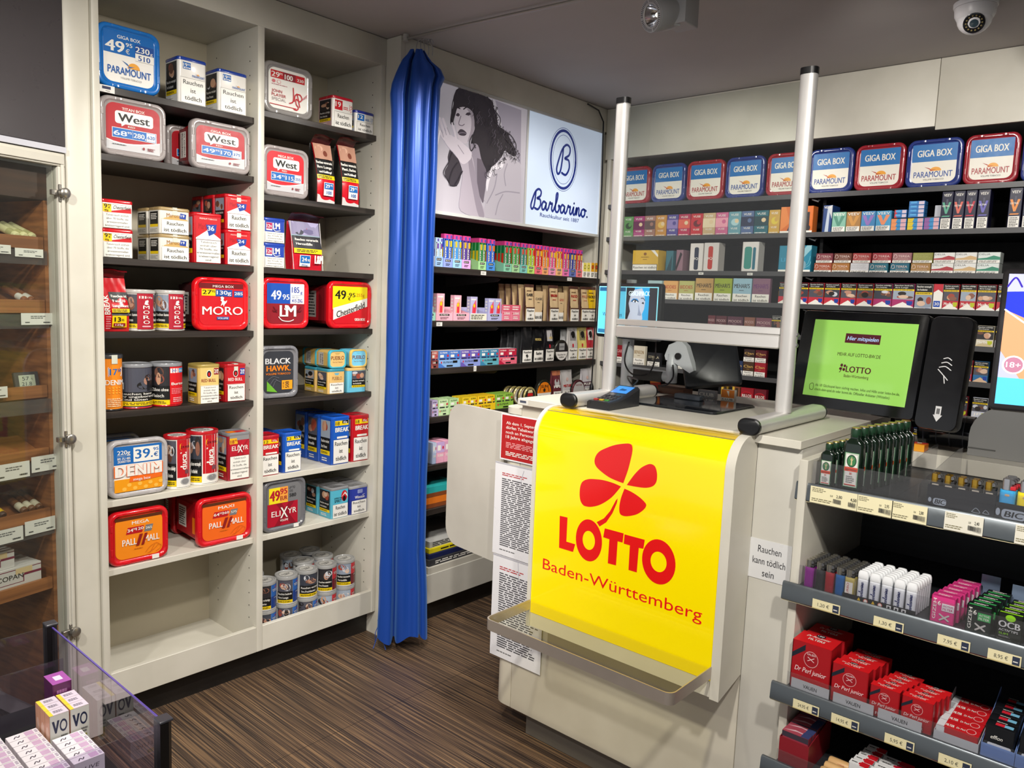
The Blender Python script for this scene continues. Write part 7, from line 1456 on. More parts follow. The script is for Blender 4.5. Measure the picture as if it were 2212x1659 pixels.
for i, (a, b) in enumerate(WC):
    o0 = None
    for k in range(7):
        lab = 'white lighter with blue script, %s column from the left, %s from the front' % (ORD[i], ORD[k])
        if k == 0:
            o0 = lighter(lab, 'dfe2e8', 'eceef0', w=min(.0235, b - a - .0008), h=.078, cover=True, art=None); o0.location = ((a + b) / 2, 1.948, Z_(1))
            w_ = min(.0235, b - a - .0008)
            if i == 0:
                m = MB(); fr_l = Fr(lambda u, v, l: (-w_ * .3 + u, -l, .004 + v), w_ * .6, .05)
                strokes(m, Fr(lambda u, v, l: (w_ * .14 - v, -l, .007 + u), .05, .02), script(.0047, .0042, 0, 0, SCRIPT), .0014, '1c2a6a'); m.build('script_print', o0)
                m.box(0, 0, 0, 0, 0, 0, 'W') if False else None
            else:
                e = WL0.children[-1] if False else [c_ for c_ in WL0.children if c_.name.startswith('script')][0].copy(); COL.objects.link(e); e.parent = o0
            WL0 = o0
        else: dup(o0, ((a + b) / 2 + .0012 * k, 1.948 + PIT * k, Z_(1)), 0, lab)
# card boxes with filter tips on the second shelf
def flip(lab, w, h, d, c, c2, art, tart, cat='filter box'): return pack(lab, w, h, d, c, art, [('r', 0, 0, 1, 1, c), ('r', .1, .1, .9, .9, c2)], tart, name=cat.replace(' ', '_'), cat=cat)
FX = [(-0.402, -0.344), (-0.33, -0.272), (-0.27, -0.213)]
FD = [('pink', 'd83c84', 'b82c6c', 'GIZEH', 6), ('black and green', '1c2420', '3ca858', 'GIZEH', 5), ('black and lime', '1c2018', '88c820', 'OCB', 4)]
for i, (a, b) in enumerate(FX):
    nm, c, c2, tx, n_ = FD[i]; w = b - a - .002
    art = ([('t', 'GIZEH', .22, .52, .78, .14, 'W', .03, 0, 90), ('t', '6', .34, .68, .12, .16, 'W', .02), ('r', .46, .5, .98, .78, 'e0dce0' if i == 0 else c2), ('t', 'ACTIVE', .72, .66, .42, .07, c2 if i == 0 else 'W', .01), ('t', 'FILTER', .72, .54, .42, .08, c2 if i == 0 else 'W', .012), ('s', [[(.4, .36), (.78, .16)], [(.78, .36), (.42, .14)]], .06, 'c8c4c0')] if i < 2 else [('e', .5, .86, .2, .12, c2), ('t', 'OCB', .48, .5, .84, .22, 'd8d8d8', .03), ('t', "ACTIV'TIPS", .46, .36, .76, .08, 'd8d8d8', .015), ('t', 'SLIM', .28, .24, .36, .07, c2, .01), ('l', .1, .14, .6, .2, 2, '9a9a9a')])
    for k in range(n_):
        o = flip('%s filter tip box on the second impulse shelf, %s from the front' % (nm, ORD[k]), w * .86, .062, .026, c, c2, art, [('r', 0, 0, 1, 1, c if i == 0 else '14181a'), ('r', .05, .1, .95, .4, c2), ('l', .2, .5, .8, .9, 2, 'W')])
        GP(o, a + .004 * k, a + w + .004 * k, 1, 1.952 + .0295 * k)
    if True:
        m = MB(); m.bbox(a + .045 + .004 * n_, a + .085 + .004 * n_, 1.952 + .0295 * n_ + .004, 1.952 + .0295 * n_ + .0065, Z_(1), Z_(1) + .085, mat('6c7c94', .4), .001)
        tag(m.build('pusher_plate'), 'grey pusher plate behind the %s filter boxes' % nm, 'pusher')
# black card display of gold-hooded lighters on the top shelf, blue and yellow ones at its right
BX = (-0.436, -0.299, 1.185, 1.123)
m = MB(); x0, x1 = BX[0], BX[1]; zt = Z_(0)
m.box(x0, x1, 1.981, 1.983, zt, zt + .055, mat('15171f', .35)); m.box(x0, x1, 1.983, 2.09, zt, zt + .002, '15171f'); m.box(x0, x0 + .002, 1.983, 2.09, zt + .002, zt + .05, '15171f'); m.box(x1 - .002, x1, 1.983, 2.09, zt + .002, zt + .05, '15171f')
draw(m, Fr(lambda u, v, l: (x0 + u, 1.981 - l, zt + v), x1 - x0, .055), [('rr', .1, .18, .3, .46, .04, '9aa4b0'), ('t', 'BIC', .2, .23, .15, .19, '15171f', .03, .2), ('e', .05, .36, .025, .1, '9aa4b0'), ('s', [[(.68, .16), (.74, .34), (.8, .16), (.68, .16)], [(.84, .18), (.88, .32), (.93, .18), (.84, .18)]], .02, '9aa4b0')])
tag(m.build('lighter_display'), 'black card display holding gold-hooded lighters on the top impulse shelf', 'display')
for k in range(5):
    x = x0 + .014 + k * (x1 - x0 - .028) / 4
    for j in range(2):
        o = lighter('black lighter with gold hood in the black card display, %s from the left, %s row' % (ORD[k], ('front', 'second')[j]), '1a1a1c', 'c8a040', h=.078, w=min(.0235, (x1 - x0) / 5 - .002), art=[('rr', .1, .86, .9, .99, .1, 'b8b0a0')]); o.location = (x, 1.986 + .016 * j, zt + .0025)
for i, (c, nm) in enumerate((('38a0d8', 'sky blue'), ('f0d818', 'bright yellow'), ('d83028', 'red'))):
    o = lighter('large %s lighter standing at the right of the top impulse shelf' % nm, c, 'c8c8cc', h=.094, w=.031, d=.018, btn='c02430', art=[('rr', .3, .84, .7, .92, .1, 'c0a080')]); o.location = (BX[1] + .020 + .0335 * i, 1.984, zt)
    for k in (1, 2): dup(o, (o.location.x + .001 * k, 1.984 + .0205 * k, zt), 0, 'large %s lighter behind the front one, %s from the front' % (nm, ORD[k]))
m = MB(); m.box(x1 + .002, .1, 1.9775, 1.979, zt, zt + .042, '15171f'); draw(m, Fr(lambda u, v, l: (x1 + u, 1.9775 - l, zt + v), .14, .042), [('e', .05, .5, .03, .2, '9aa4b0'), ('rr', .1, .2, .42, .7, .05, '9aa4b0'), ('t', 'BIC', .26, .3, .24, .3, '15171f', .03, .2)])
tag(m.build('lighter_display'), 'second black card display front below the large blue and yellow lighters', 'display')
# third shelf: red filter boxes
def perl(lab, w, h, d, n_):
    art = [('p', [(0, .62), (0, .72), (.34, .96), (.34, .84)], '1c2430'), ('e', .5, .68, .19, .17, 'd8a0a0'), ('e', .5, .68, .175, .155, '9c1420'), ('s', [[(.42, .64), (.58, .72)], [(.58, .64), (.42, .72)]], .014, 'e8c8c8'), ('t', 'VAUEN', .5, .76, .22, .045, 'e8c8c8'), ('t', 'Dr Perl junior', .5, .38, .8, .1, 'f0d0d0', .008, .2), ('t', 'FILTER', .5, .08, .5, .09, 'f0d0d0', .02)]
    return pack(lab, w, h, d, 'a81820', art, [('r', 0, 0, 1, 1, '7a1018')], [('r', 0, 0, 1, 1, 'd81c22'), ('t', 'Dr Perl junior', .48, .6, .6, .15, 'W', .012, .2), ('t', 'FILTERS', .5, .34, .42, .15, 'W', .02), ('e', .5, .84, .12, .13, '1c2430'), ('t', n_, .5, .79, .16, .1, 'W')], name='filter_box', cat='filter box')
PX_ = [(-0.7, -0.6, 0.707, 0.598), (-0.598, -0.51, 0.701, 0.607), (-0.507, -0.438, 0.695, 0.615), (-0.436, -0.366, 0.691, 0.621)]
for i, (q, n_, h, d, k_) in enumerate(zip(PX_, ('180', '100', '40', '40'), (.125, .098, .075, .075), (.075, .034, .026, .026), (2, 4, 5, 4))):
    for k in range(k_):
        o = perl('%s red filter box with script lettering, %s column from the left, %s from the front' % (('large', 'medium', 'small', 'small')[i], ORD[i], ORD[k]), q[1] - q[0] - .003, h - .002 * k, d, n_)
        GP(o, q[0] + .005 * k, q[1] + .005 * k, 2, 1.932 + (d + .002) * k)
m = MB()
for i in range(3):
    x = -.69 + .105 * i; m.box(x, x + .095, 1.9185, 1.9195, Z_(2), Z_(2) + .03, mat('c4c6c8', .4)); draw(m, Fr(lambda u, v, l: (x + u, 1.9185 - l, Z_(2) + v), .095, .03), [('t', 'VAUEN', .5, .4, .36, .3, '3a3a40', .01)])
    tag(m.build('brand_strip'), 'grey lettered strip inside the clear lip of the third shelf, %s from the left' % ORD[i], 'strip'); m = MB()
TX = [(-0.362, -0.272), (-0.268, -0.204), (-0.203, -0.144)]
def ctray(lab, x0, x1, c, i, y0, dep, hf, hb):
    m = MB(); z = Z_(i); t = .0015; k = mat(c, .4)
    m.box(x0, x1, y0, y0 + t, z, z + hf, k); m.box(x0, x1, y0 + t, y0 + dep, z, z + t, k)
    for xx in (x0, x1 - t): m.loft([[(u, a, b) for a, b in ((y0 + t, z + t), (y0 + dep, z + t), (y0 + dep, z + hb), (y0 + t, z + hf))] for u in (xx, xx + t)], k)
    return tag(m.build('display_tray'), lab, 'display tray')
a, b = TX[0]; ctray('white and red card tray of flat red filter packs on the third shelf', a, b, 'c4c8cc', 2, 1.93, .2, .02, .05)
for k in range(5):
    o = pack('flat red filter pack in the white tray of the third shelf, %s from the front' % ORD[k], b - a - .006, .03, .036, 'a81820', [('r', 0, 0, .2, 1, 'c8ccd0')], None, [('r', 0, 0, 1, 1, 'c81c24'), ('r', 0, 0, .18, 1, 'd8dce0'), ('t', 'FILTER', .3, .3, .2, .3, 'W', .02), ('e', .8, .5, .12, .36, 'e8b0b0'), ('e', .8, .5, .1, .3, 'c81c24'), ('t', 'Dr Perl', .56, .3, .2, .24, 'W')], name='filter_pack', cat='filter pack')
    o.location = ((a + b) / 2, 1.934 + .0372 * k, Z_(2) + .002 + .0)
for i in (1, 2):
    a, b = TX[i]; ctray('pale blue card tray of black filter packs on the third shelf, %s of two' % ('left', 'right')[i - 1], a, b, '6c88c0', 2, 1.93, .2, .03, .085)
    for k in range(5):
        o = pack('black filter pack with red and blue patch, %s blue tray, %s from front' % (('left', 'right')[i - 1], ORD[k]), b - a - .008, .07, .034, '16181c', [('t', 'efflon', .4, .6, .4, .12, 'W', .0, .2), ('rr', .12, .28, .92, .46, .06, 'c8ccd4'), ('l', .5, .08, .9, .16, 1, 'W')], None, [('r', .3, .3, .6, .7, 'd02838'), ('r', .6, .3, .9, .7, '78b8d8'), ('l', .3, .8, .7, .95, 1, 'W')], name='filter_pack', cat='filter pack')
        o.location = ((a + b) / 2, 1.934 + .036 * k, Z_(2) + .002)
# lowest visible shelf
QX = [(-0.712, -0.593), (-0.616, -0.53), (-0.529, -0.483), (-0.482, -0.411), (-0.408, -0.346)]
a, b = max(QX[0][0], -.698), QX[0][1] - .03; ctray('red and blue card tray of foil-wrapped tobacco packs on the lowest shelf', a, b, '8a1c28', 3, 1.892, .16, .07, .09)
for k in range(5):
    o = pack('foil-wrapped dark red tobacco pack in the red tray, %s from the front' % ORD[k], b - a - .008, .085 - .002 * (k % 2), .026, '9c3848', [('p', [(0, .4), (.4, .5), (1, .3), (1, .5), (.5, .7), (0, .6)], 'c8a0a8'), ('r', 0, .84, 1, 1, '3c3440')], None, [('r', 0, 0, 1, 1, 'a84858'), ('p', [(.0, .3), (.5, .6), (1, .4), (1, .6), (.4, .8)], 'd8b8c0'), ('r', .7, 0, 1, 1, '3a4470')], name='wrapped_pack', cat='tobacco pack'); o.location = ((a + b) / 2, 1.8955 + .03 * k, Z_(3) + .002)
TB = grain('pale_wood', 'c89a60', 'e0b880', 20, (.1, 1, 1), .45)
for k in range(3):
    m = MB(); x0, x1 = QX[1][0] + .02, QX[1][1] - .004; y = 1.91 + .03 * k; zc = Z_(3) + .0135
    m.tube([(x0, y, zc), (x0 + .004, y, zc), (x1 - .004, y, zc), (x1, y, zc)], [.011, .013, .013, .011], TB, 14)
    draw(m, Fr(lambda u, v, l: (x0 + .01 + u, y - (.0132 + l) * math.sin(R_(40 + v * 2600)), zc + (.0132 + l) * math.cos(R_(40 + v * 2600))), x1 - x0 - .02, .022), [('t', 'Tube', .5, .3, .4, .3, 'b04838', .0, .2)])
    tag(m.build('wooden_tube'), 'pale wooden cigar tube lying on the lowest shelf, %s from the front' % ORD[k], 'tube')
for i, (nm, c2, tx) in enumerate((('white and red lettered', 'c81c28', 'protea'), ('white and red spotted', 'd8203c', 'mini'), ('white and red', 'c81c28', 'Filter'))):
    a, b = QX[2 + i]
    for k in range(5 - i):
        o = pack('%s filter packet on the lowest shelf, %s from the front' % (nm, ORD[k]), b - a - .003, .075, .022, 'dcdcdc', [('t', tx, .5, .5, .6, .2, '2a2a30', .02, 0, 90)] if i == 0 else [('r', .5, 0, 1, 1, c2), ('t', tx, .26, .5, .3, .14, '2a2a30')], None, [('r', 0, 0, .55, 1, 'e4e4e4'), ('r', .55, 0, 1, 1, c2), ('e', .52, .5, .06, .24, c2), ('l', .1, .3, .45, .7, 1, '4a4a4a')], name='filter_packet', cat='filter packet'); o.location = ((a + b) / 2 + .003 * k, 1.893 + .024 * k, Z_(3))
# price cards in the rails
def pcard(q, i, lab, art, base='e9dfb4'):
    x0, x1, dz, h = q; y, z = RY[i], RZ[i]; m = MB(); yy = y - .0052
    m.box(x0, x1, yy - .001, yy, z - .044 - dz, z - .044 - dz + h, mat(base, .4)); draw(m, Fr(lambda u, v, l: (x0 + u, yy - .001 - l, z - .044 - dz + v), x1 - x0, h), art)
    return tag(m.build('price_card'), lab, 'price card')
def bar(u0, u1, v0, v1, s): 
    rd = random.Random(s); a = []; x = u0
    while x < u1:
        w = .004 + .006 * rd.random(); a.append(('r', x, v0, x + w, v1, '4a4a48')); x += w + .004 + .004 * rd.random()
    return a
C1 = [(-0.695, -0.579), (-0.581, -0.499), (-0.502, -0.425), (-0.39, -0.312), (-0.253, -0.182)]
PR = [('2,80', '4,50'), ('2,95', ''), ('2,80', ''), ('2,40', ''), ('2,20', '')]
for i, (a, b) in enumerate(C1):
    art = [('l', .04, .66, .34, .94, 3, '8a8468'), ('l', .04, .1, .5, .32, 2, '8a8468'), ('t', PR[i][0], .62 if PR[i][1] else .84, .54, .12, .17, '3a3a34', .01), ('t', 'EUR', .46 if PR[i][1] else .66, .56, .06, .1, '6a6a5a', 0)] + bar(.5 if PR[i][1] else .62, .66 if PR[i][1] else .96, .2, .46, i) + ([('t', PR[i][1], .92, .54, .12, .17, '3a3a34', .01)] + bar(.82, .98, .2, .46, i + 9) if PR[i][1] else [])
    pcard((a, b - .001, 0, .042), 0, 'pale yellow price card with barcode in the top rail, %s from the left' % ORD[i], art, 'ece4bc' if i < 3 else 'e4e0d0')
for i, (row, px) in enumerate(((1, ('1,20 €', '1,30 €', '7,95 €', '8,95 €')), (2, ('24,95 €', '14,95 €', '5,95 €', '2,10 €')))):
    XX = ([(-0.654, -0.587), (-0.509, -0.443), (-0.372, -0.307), (-0.273, -0.211)], [(-0.673, -0.608), (-0.578, -0.513), (-0.455, -0.391), (-0.341, -0.276)])[i]
    for j, (a, b) in enumerate(XX):
        pcard((a, b, .0, .024), row, 'pale yellow price ticket marked %s, %s from the left in the %s rail' % (px[j].replace(' €', ' euro'), ORD[j], ('second', 'third')[i]), [('t', px[j], .4, .34, .42, .34, '5a5a50', 0), ('r', .74, .12, .96, .88, '30384c'), ('l', .77, .3, .93, .5, 1, 'W'), ('r', 0, 0, 1, .1, 'c8b880')])
# worktop behind with a grey dispenser and a dark drum
cw = thing('back_counter', 'cream worktop running behind the low impulse shelving', 'counter', (-.1, 2.7, 0))
o = MB().bbox(-.70, .5, 2.478, 2.80, 1.10, 1.145, CREAM, .002).build('worktop', cw); o.location = -cw.location
o = MB().box(-.69, .5, 2.50, 2.78, 0, 1.0995, GREYW).build('body', cw); o.location = -cw.location
dd = thing('receipt_dispenser', 'grey rounded plastic dispenser at the right edge behind the impulse shelves', 'dispenser', (-.30, 2.56, 1.1456))
m = MB(); sec = [(-.0, 0)] + [(-.16 + .16 * 0 + .0, 0)] ; pr = [(-.17, 0), (-.17, .05)] + [(-.09 - .08 * math.cos(R_(a)), .06 + .085 * math.sin(R_(a))) for a in range(0, 91, 15)] + [(.14, .15), (.16, .14), (.16, 0)]
m.loft([[(x, y, z) for x, z in pr] for y in (0, .16)], mat('8c8c8a', .38)); m.build('cover', dd)
m = MB(); m.box(-.171, -.1, -.001, 0, .02, .024, mat('5a5a58', .5)); m.build('slot', dd)
dr = MB(); dr.tube([(-.62, 2.66, 1.1965), (-.475, 2.66, 1.1965)], .05, mat('1c1e24', .1, coat=.6), 24)
for k in range(4): dr.tube([(-.605 + .036 * k, 2.66, 1.1965), (-.602 + .036 * k, 2.66, 1.1965)], .0506, mat('4a4c54', .2), 24)
tag(dr.build('ticket_drum'), 'dark glossy horizontal drum beside the grey dispenser', 'drum')
o = pack('flat orange and red pack with a large white 9 lying behind the bottles', .085, .02, .05, 'e07818', [('r', 0, 0, 1, 1, 'e8a028')], None, [('p', [(0, .3), (1, .5), (1, .9), (0, .8)], 'c82030'), ('t', '9', .75, .4, .16, .4, 'W', .02), ('t', 'ACTIVE', .36, .48, .4, .2, 'e8a0a0')], name='flat_pack', cat='pack'); o.location = (-.61, 2.50, 1.1456); o.location.y = 2.49
# blue tablet at the right edge of the view
tb = thing('advert_tablet', 'tilted advertising tablet with blue and orange page at the right edge', 'screen', (-.20, 2.1, 1.50)); tb.rotation_euler = (R_(-14), 0, R_(8))
m = MB(); m.loft([[(p[0], y, p[1]) for p in rrect(.30 - k, .33 - k, .012, 4)] for y, k in ((0, .006), (.003, 0), (.018, 0), (.022, .01))], mat('1c1a1c', .3)); m.build('housing', tb)
m = MB(); f_ = Fr(lambda u, v, l: (u - .138, -.0006 - l, v - .152), .276, .304); es = lambda h: mat(h, .1, 0, .42, 0)
draw(m, f_, [('r', 0, 0, 1, 1, es('b0b4ec')), ('p', [(0, .4), (0, .75), (1, .1), (1, 0), (.3, 0)], es('d89870')), ('p', [(0, .72), (.0, .86), (1, .9), (1, .3)], es('2838d0')), ('s', [[(0, .72), (1, .05)]], .012, es('f0f0f0')), ('r', 0, 0, 1, .2, es('58c0f0')), ('e', .1, .3, .08, .07, es('f0e8f0')), ('e', .1, .3, .066, .058, es('b07890')), ('t', '18+', .1, .28, .1, .04, es('f0f0f0'), .01), ('s', [[(.0, .9), (.05, .97), (.1, .9)]], .012, es('3828a0'))]); m.build('display', tb)
m = MB(); m.tube([(0, .02, -.06), (0, .12, -.14), (0, .2, -.3)], .014, BLACK, 12); m.build('stand', tb)

# ================================================================ humidor at the left edge, turned towards the room
hu = thing('humidor_cabinet', 'cream cabinet with dark panel above a glass door showing wooden cigar shelves', 'cabinet', (-2.67, .921, 0), R_(90 + 13.7))
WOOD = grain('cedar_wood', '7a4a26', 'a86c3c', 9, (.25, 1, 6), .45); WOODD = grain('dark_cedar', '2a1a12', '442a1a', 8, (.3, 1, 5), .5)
HX = -.62
def hp(mb, name, lab=None, parent=None): return mb.build(name, parent or hu, label=lab)
hp(MB().bbox(HX, .001, -.004, .03, 1.952, 2.597, mat('4a4648', .3), .003), 'upper_panel', 'dark grey upper panel')
hp(MB().box(HX, .001, -.007, .03, 1.934, 1.951, mat('c4c4cc', .35)), 'panel_trim')
m = MB()
for a, b, c, d, y in ((HX, .0, 1.893, 1.932, 0), (-.022, 0, .1, 1.892, 0), (HX, 0, .02, .099, 0)):
    m.bbox(a, b, y, y + .03, c, d, CREAM, .003)
m.bbox(HX, -.006, -.006, .0, 1.899, 1.922, CREAM, .002); m.bbox(-.016, -.006, -.006, 0, .1, 1.898, CREAM, .002)
hp(m, 'door_frame'); hp(MB().box(HX, -.0225, .012, .017, .1, 1.892, GLASS), 'glass_pane', 'clear glass pane')
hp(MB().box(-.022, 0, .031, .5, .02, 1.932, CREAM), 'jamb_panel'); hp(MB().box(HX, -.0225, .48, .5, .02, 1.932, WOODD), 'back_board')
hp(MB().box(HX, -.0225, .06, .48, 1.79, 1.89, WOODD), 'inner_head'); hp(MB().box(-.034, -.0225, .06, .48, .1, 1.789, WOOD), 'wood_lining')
for i, (z, d) in enumerate(((1.6575, .03), (1.4625, .032), (1.195, .03), (.995, .028), (.797, .028), (.565, .03))):
    m = MB(); m.box(HX, -.036, .062, .075, z - d / 2 - .004, z + d / 2 + .004, WOOD); m.loft([[(x, y, zz) for y, zz in ((.075, z - .014), (.34, z + .075 if i not in (2, 5) else z - .012), (.34, z + .069 if i not in (2, 5) else z - .022), (.075, z - .022))] for x in (HX, -.036)], WOOD)
    hp(m, 'cigar_shelf')
    if i < 5: hp(MB().box(HX, -.03, .052, .058, z - d / 2 - .052, z - d / 2 - .008, clear('label_holder', 'd8cec8', .6, .1, .06)), 'label_holder')
kn_ = []
for z in (1.812, 1.045, .405):
    m = MB(); m.lathe([(.004, 0), (.016, .002), (.016, .014), (.012, .017)], mat('a8a49c', .3, .85), (0, 0, 0), 20); m.xform(Matrix.Translation((-.012, -.0065, z)) @ Matrix.Rotation(R_(90), 4, 'X')); hp(m, 'hinge')
    m = MB(); m.bbox(-.045, -.02, -.004, .01, z - .008, z + .008, mat('a8a49c', .3, .85), .002); m.bbox(-.024, -.016, -.006, .0, z - .026, z + .026, mat('a8a49c', .3, .85), .002); hp(m, 'hinge_plate')
Mh = Matrix.Translation((-2.67, .921, 0)) @ Matrix.Rotation(R_(103.7), 4, 'Z'); rzH = R_(103.7)
def H_(o, x, y, z, tilt=0.0):
    p = Mh @ Vector((x, y, z)); o.location = p; o.rotation_euler = (tilt, 0, rzH); return o
for i, (x0, x1, z1, h, lab) in enumerate(((-.13, -.045, 1.638, .026, 'card'), (-.24, -.142, 1.644, .026, 'card'), (-.118, -.022, 1.442, .036, 'card'), (-.245, -.165, 1.222, .034, 'card'), (-.1, -.006, .992, .05, 'card'), (-.21, -.106, .984, .05, 'card'), (-.126, -.03, .79, .045, 'card'), (-.24, -.132, .782, .045, 'card'))):
    m = MB(); m.box(0, x1 - x0, -.0012, 0, 0, h, mat('e4e2da', .4)); draw(m, Fr(lambda u, v, l: (u, -.0012 - l, v), x1 - x0, h), [('l', .3, .5, .8, .8, 2, '6a6a6a'), ('l', .12, .12, .3, .3, 1, '3a3a3a'), ('l', .7, .1, .95, .3, 1, '3a3a3a')])
    H_(tag(m.build('price_card'), 'white price card under a cigar shelf of the humidor, %s from the top' % ORD[i], 'price card'), x0, .05, z1 - h)
def cigar_(lab, x, z, y, L, r, c, band, tilt):
    t = thing('cigar', lab, 'cigar'); m = MB(); m.tube([(0, 0, 0), (0, .004, 0), (0, L - .006, 0), (0, L, 0)], [r * .7, r, r, r * .6], mat(c, .5), 12); m.build('cigar_body', t)
    m = MB(); m.tube([(0, L * .1, 0), (0, L * .1 + .03, 0)], r * 1.04, mat(band, .3), 12); m.build('band', t); return H_(t, x, y, z, tilt)
for k in range(3): cigar_('cream-wrapped cigar tube on the top humidor shelf, %s from the right' % ORD[k], -.052 - .025 * k, 1.6755, .085, .13, .0115, 'ddd9a4', 'c8c488', R_(17.5))
for k in range(2): cigar_('brown cigar with white band on the second humidor shelf, %s from the right' % ORD[k], -.06 - .022 * k, 1.4795, .085, .12, .0105, '8a5430', 'e0dcd0', R_(17.5))
for k in range(3): cigar_('brown cigar with cream band on the fifth humidor shelf, %s from the right' % ORD[k], -.055 - .024 * k, .8145, .085, .12, .0115, '6a4426', 'c8c0a8', R_(17.5))
for k in range(2): cigar_('dark cigar with yellow band on the fifth humidor shelf, %s from the right' % ORD[k], -.168 - .024 * k, .8145, .085, .12, .0115, '4a2e1c', 'd8b020', R_(17.5))
m = MB(); m.bbox(0, .075, 0, .014, 0, .058, mat('3a3c40', .35), .003); draw(m, Fr(lambda u, v, l: (.012 + u, -l, .01 + v), .05, .038), [('r', 0, 0, 1, 1, 'b0b8a4'), ('t', '57', .42, .56, .42, .3, '20242a', 0), ('t', '21.8', .46, .12, .62, .3, '20242a', 0), ('t', '%', .8, .58, .1, .14, '20242a', 0)])
H_(tag(m.build('hygrometer'), 'small grey digital hygrometer reading 57 and 21.8 on a humidor shelf', 'hygrometer'), -.118, .085, 1.1995, R_(-12))
for i, (x0, x1, z, h, lab) in enumerate(((-.35, -.062, .5805, .062, 'lower'), (-.36, -.14, .6432, .058, 'middle'), (-.37, -.19, .7018, .03, 'top'))):
    m = MB(); m.bbox(0, x1 - x0, 0, .14, 0, h, mat('d4d0cc', .4), .001); draw(m, Fr(lambda u, v, l: (u, -l, v), x1 - x0, h), [('r', .0, .86, 1, .9, '7a1c3c'), ('r', .3, .18, .8, .21, '7a1c3c'), ('r', .8, .18, .81, .55, '7a1c3c'), ('r', .81, .5, 1, .62, '7a1c3c'), ('r', .72, .62, .9, .92, 'd8c090'), ('t', 'FLOR de COPAN', .5, .42, .6, .24, '3a3a30', .006), ('l', .25, .24, .6, .32, 1, '4a4a40')])
    H_(tag(m.build('cigar_box'), 'white cigar box with purple ruling, %s of the stack in the humidor' % lab, 'cigar box'), x0, .078 + .008 * i, z)
# ================================================================ acrylic impulse bin, bottom left
bn = thing('acrylic_bin', 'clear acrylic display bin with black corner posts in the lower left', 'display bin', (-1.75, .45, 0))
def np_(mb, name, lab=None): return up(mb, name, lab, bn)
ZP = .70; XA, XM, XC, YB_ = -2.053, -1.965, -1.44, .650
for x in (XA, XC):
    m = MB(); m.loft([[(x + p[0], YB_ + p[1], z) for p in ((-.014, -.013), (.014, -.013), (.014, .004), (.005, .013), (-.005, .013), (-.014, .004))] for z in (0, ZP)], mat('0e0e10', .35)); m.bbox(x - .0145, x + .0145, YB_ - .014, YB_ + .0135, ZP, ZP + .006, mat('3a3a40', .35), .002); np_(m, 'corner_post')
PANE2 = clear('violet_edge_acrylic', 'ece8f2', .9, .02, .012)
np_(MB().box(XA + .015, XC - .015, YB_ - .002, YB_ + .001, .506, ZP - .004, PANE2), 'back_pane'); np_(MB().box(XM - .0015, XM + .0015, .0, YB_ - .003, .506, ZP - .055, PANE2), 'divider_pane')
np_(MB().box(XC - .0015, XC + .0015, .0, YB_ - .014, .506, ZP - .004, PANE2), 'side_pane'); np_(MB().box(XA - .0015, XA + .0015, 0, YB_ - .014, .506, ZP - .004, PANE2), 'side_pane')
m = MB(); m.box(XA + .015, XC - .015, YB_ - .0022, YB_ + .0012, ZP - .004, ZP - .0015, mat('5a4a9c', .2)); np_(m, 'pane_edge', 'violet polished pane edge')
np_(MB().box(XA, XC, .0, YB_ - .003, .485, .505, mat('1a1a1c', .5)), 'floor_board'); np_(MB().box(XA + .02, XC - .02, .02, YB_ - .02, 0, .4845, mat('232225', .5)), 'base')
np_(MB().box(XA + .002, XC - .002, .02, .024, .506, .57, PANE2), 'front_pane')
# packs in the bin
ZF = .5055
def lilac(lab): return pack(lab, .06, .044, .0245, 'e2dade', [('r', 0, 0, 1, 1, 'd8d4da'), ('t', 'LUVE', .5, .5, .6, .2, '4a4450', .0, .2), ('r', .1, .1, .4, .3, '9ab060')], [('r', 0, 0, 1, 1, 'e0d8dc')], [('r', 0, 0, 1, 1, 'e6e0e4'), ('r', .56, .12, .84, .9, 'c8a8c4'), ('s', [[(.2, .3), (.28, .6), (.34, .35), (.4, .6)]], .09, '4a4450'), ('l', .88, .2, .98, .8, 3, '8a7a94')], name='small_carton', cat='carton')
g0 = None
for c, (yc, xs) in enumerate(((.591, [-1.656 - .0256 * k for k in range(5)]), (.524, [-1.656 - .0256 * k for k in range(8)]), (.457, [-1.656 - .0256 * k for k in range(9)]), (.39, [-1.656 - .0256 * k for k in range(9)]))):
    for r, x in enumerate(xs):
        lab = 'small lilac-patched carton in the acrylic bin, %s column, %s from the right' % (ORD[c], ORD[r])
        if g0 is None: g0 = lilac(lab); g0.location = (x, yc, ZF); g0.rotation_euler = (0, 0, PI / 2)
        else: dup(g0, (x, yc, ZF), PI / 2, lab)
VOA = [('r', 0, 0, 1, 1, 'c4c4bc'), ('p', [(.1, .86), (.22, .86), (.3, .68), (.38, .86), (.5, .86), (.34, .56), (.26, .56)], '1c2440'), ('e', .7, .71, .2, .15, '1c2440'), ('e', .7, .71, .13, .1, 'c4c4bc'), ('r', .1, .08, .44, .42, 'd8b878'), ('r', .6, .08, .86, .32, '8a8a30'), ('l', .56, .36, .9, .5, 2, '5a5a5a')]
for j in range(2):
    for k in range(3):
        o = pack('upright yellow-edged pod box with dark round lettering, %s pair, %s from the front' % (('left', 'right')[j], ORD[k]), .0385, .096, .029, 'd8a890', VOA, [('r', 0, 0, 1, 1, 'd8a080'), ('e', .5, .5, .3, .2, 'e8c0a8')], [('r', 0, 0, 1, 1, 'd8ccd8'), ('r', 0, 0, .2, 1, 'e8d040'), ('l', .3, .3, .9, .7, 2, '5a5060')], name='pod_box', cat='pod box')
        o.location = (-1.788 - .0298 * k, .5785 + .0415 * j, ZF); o.rotation_euler = (0, 0, PI / 2)
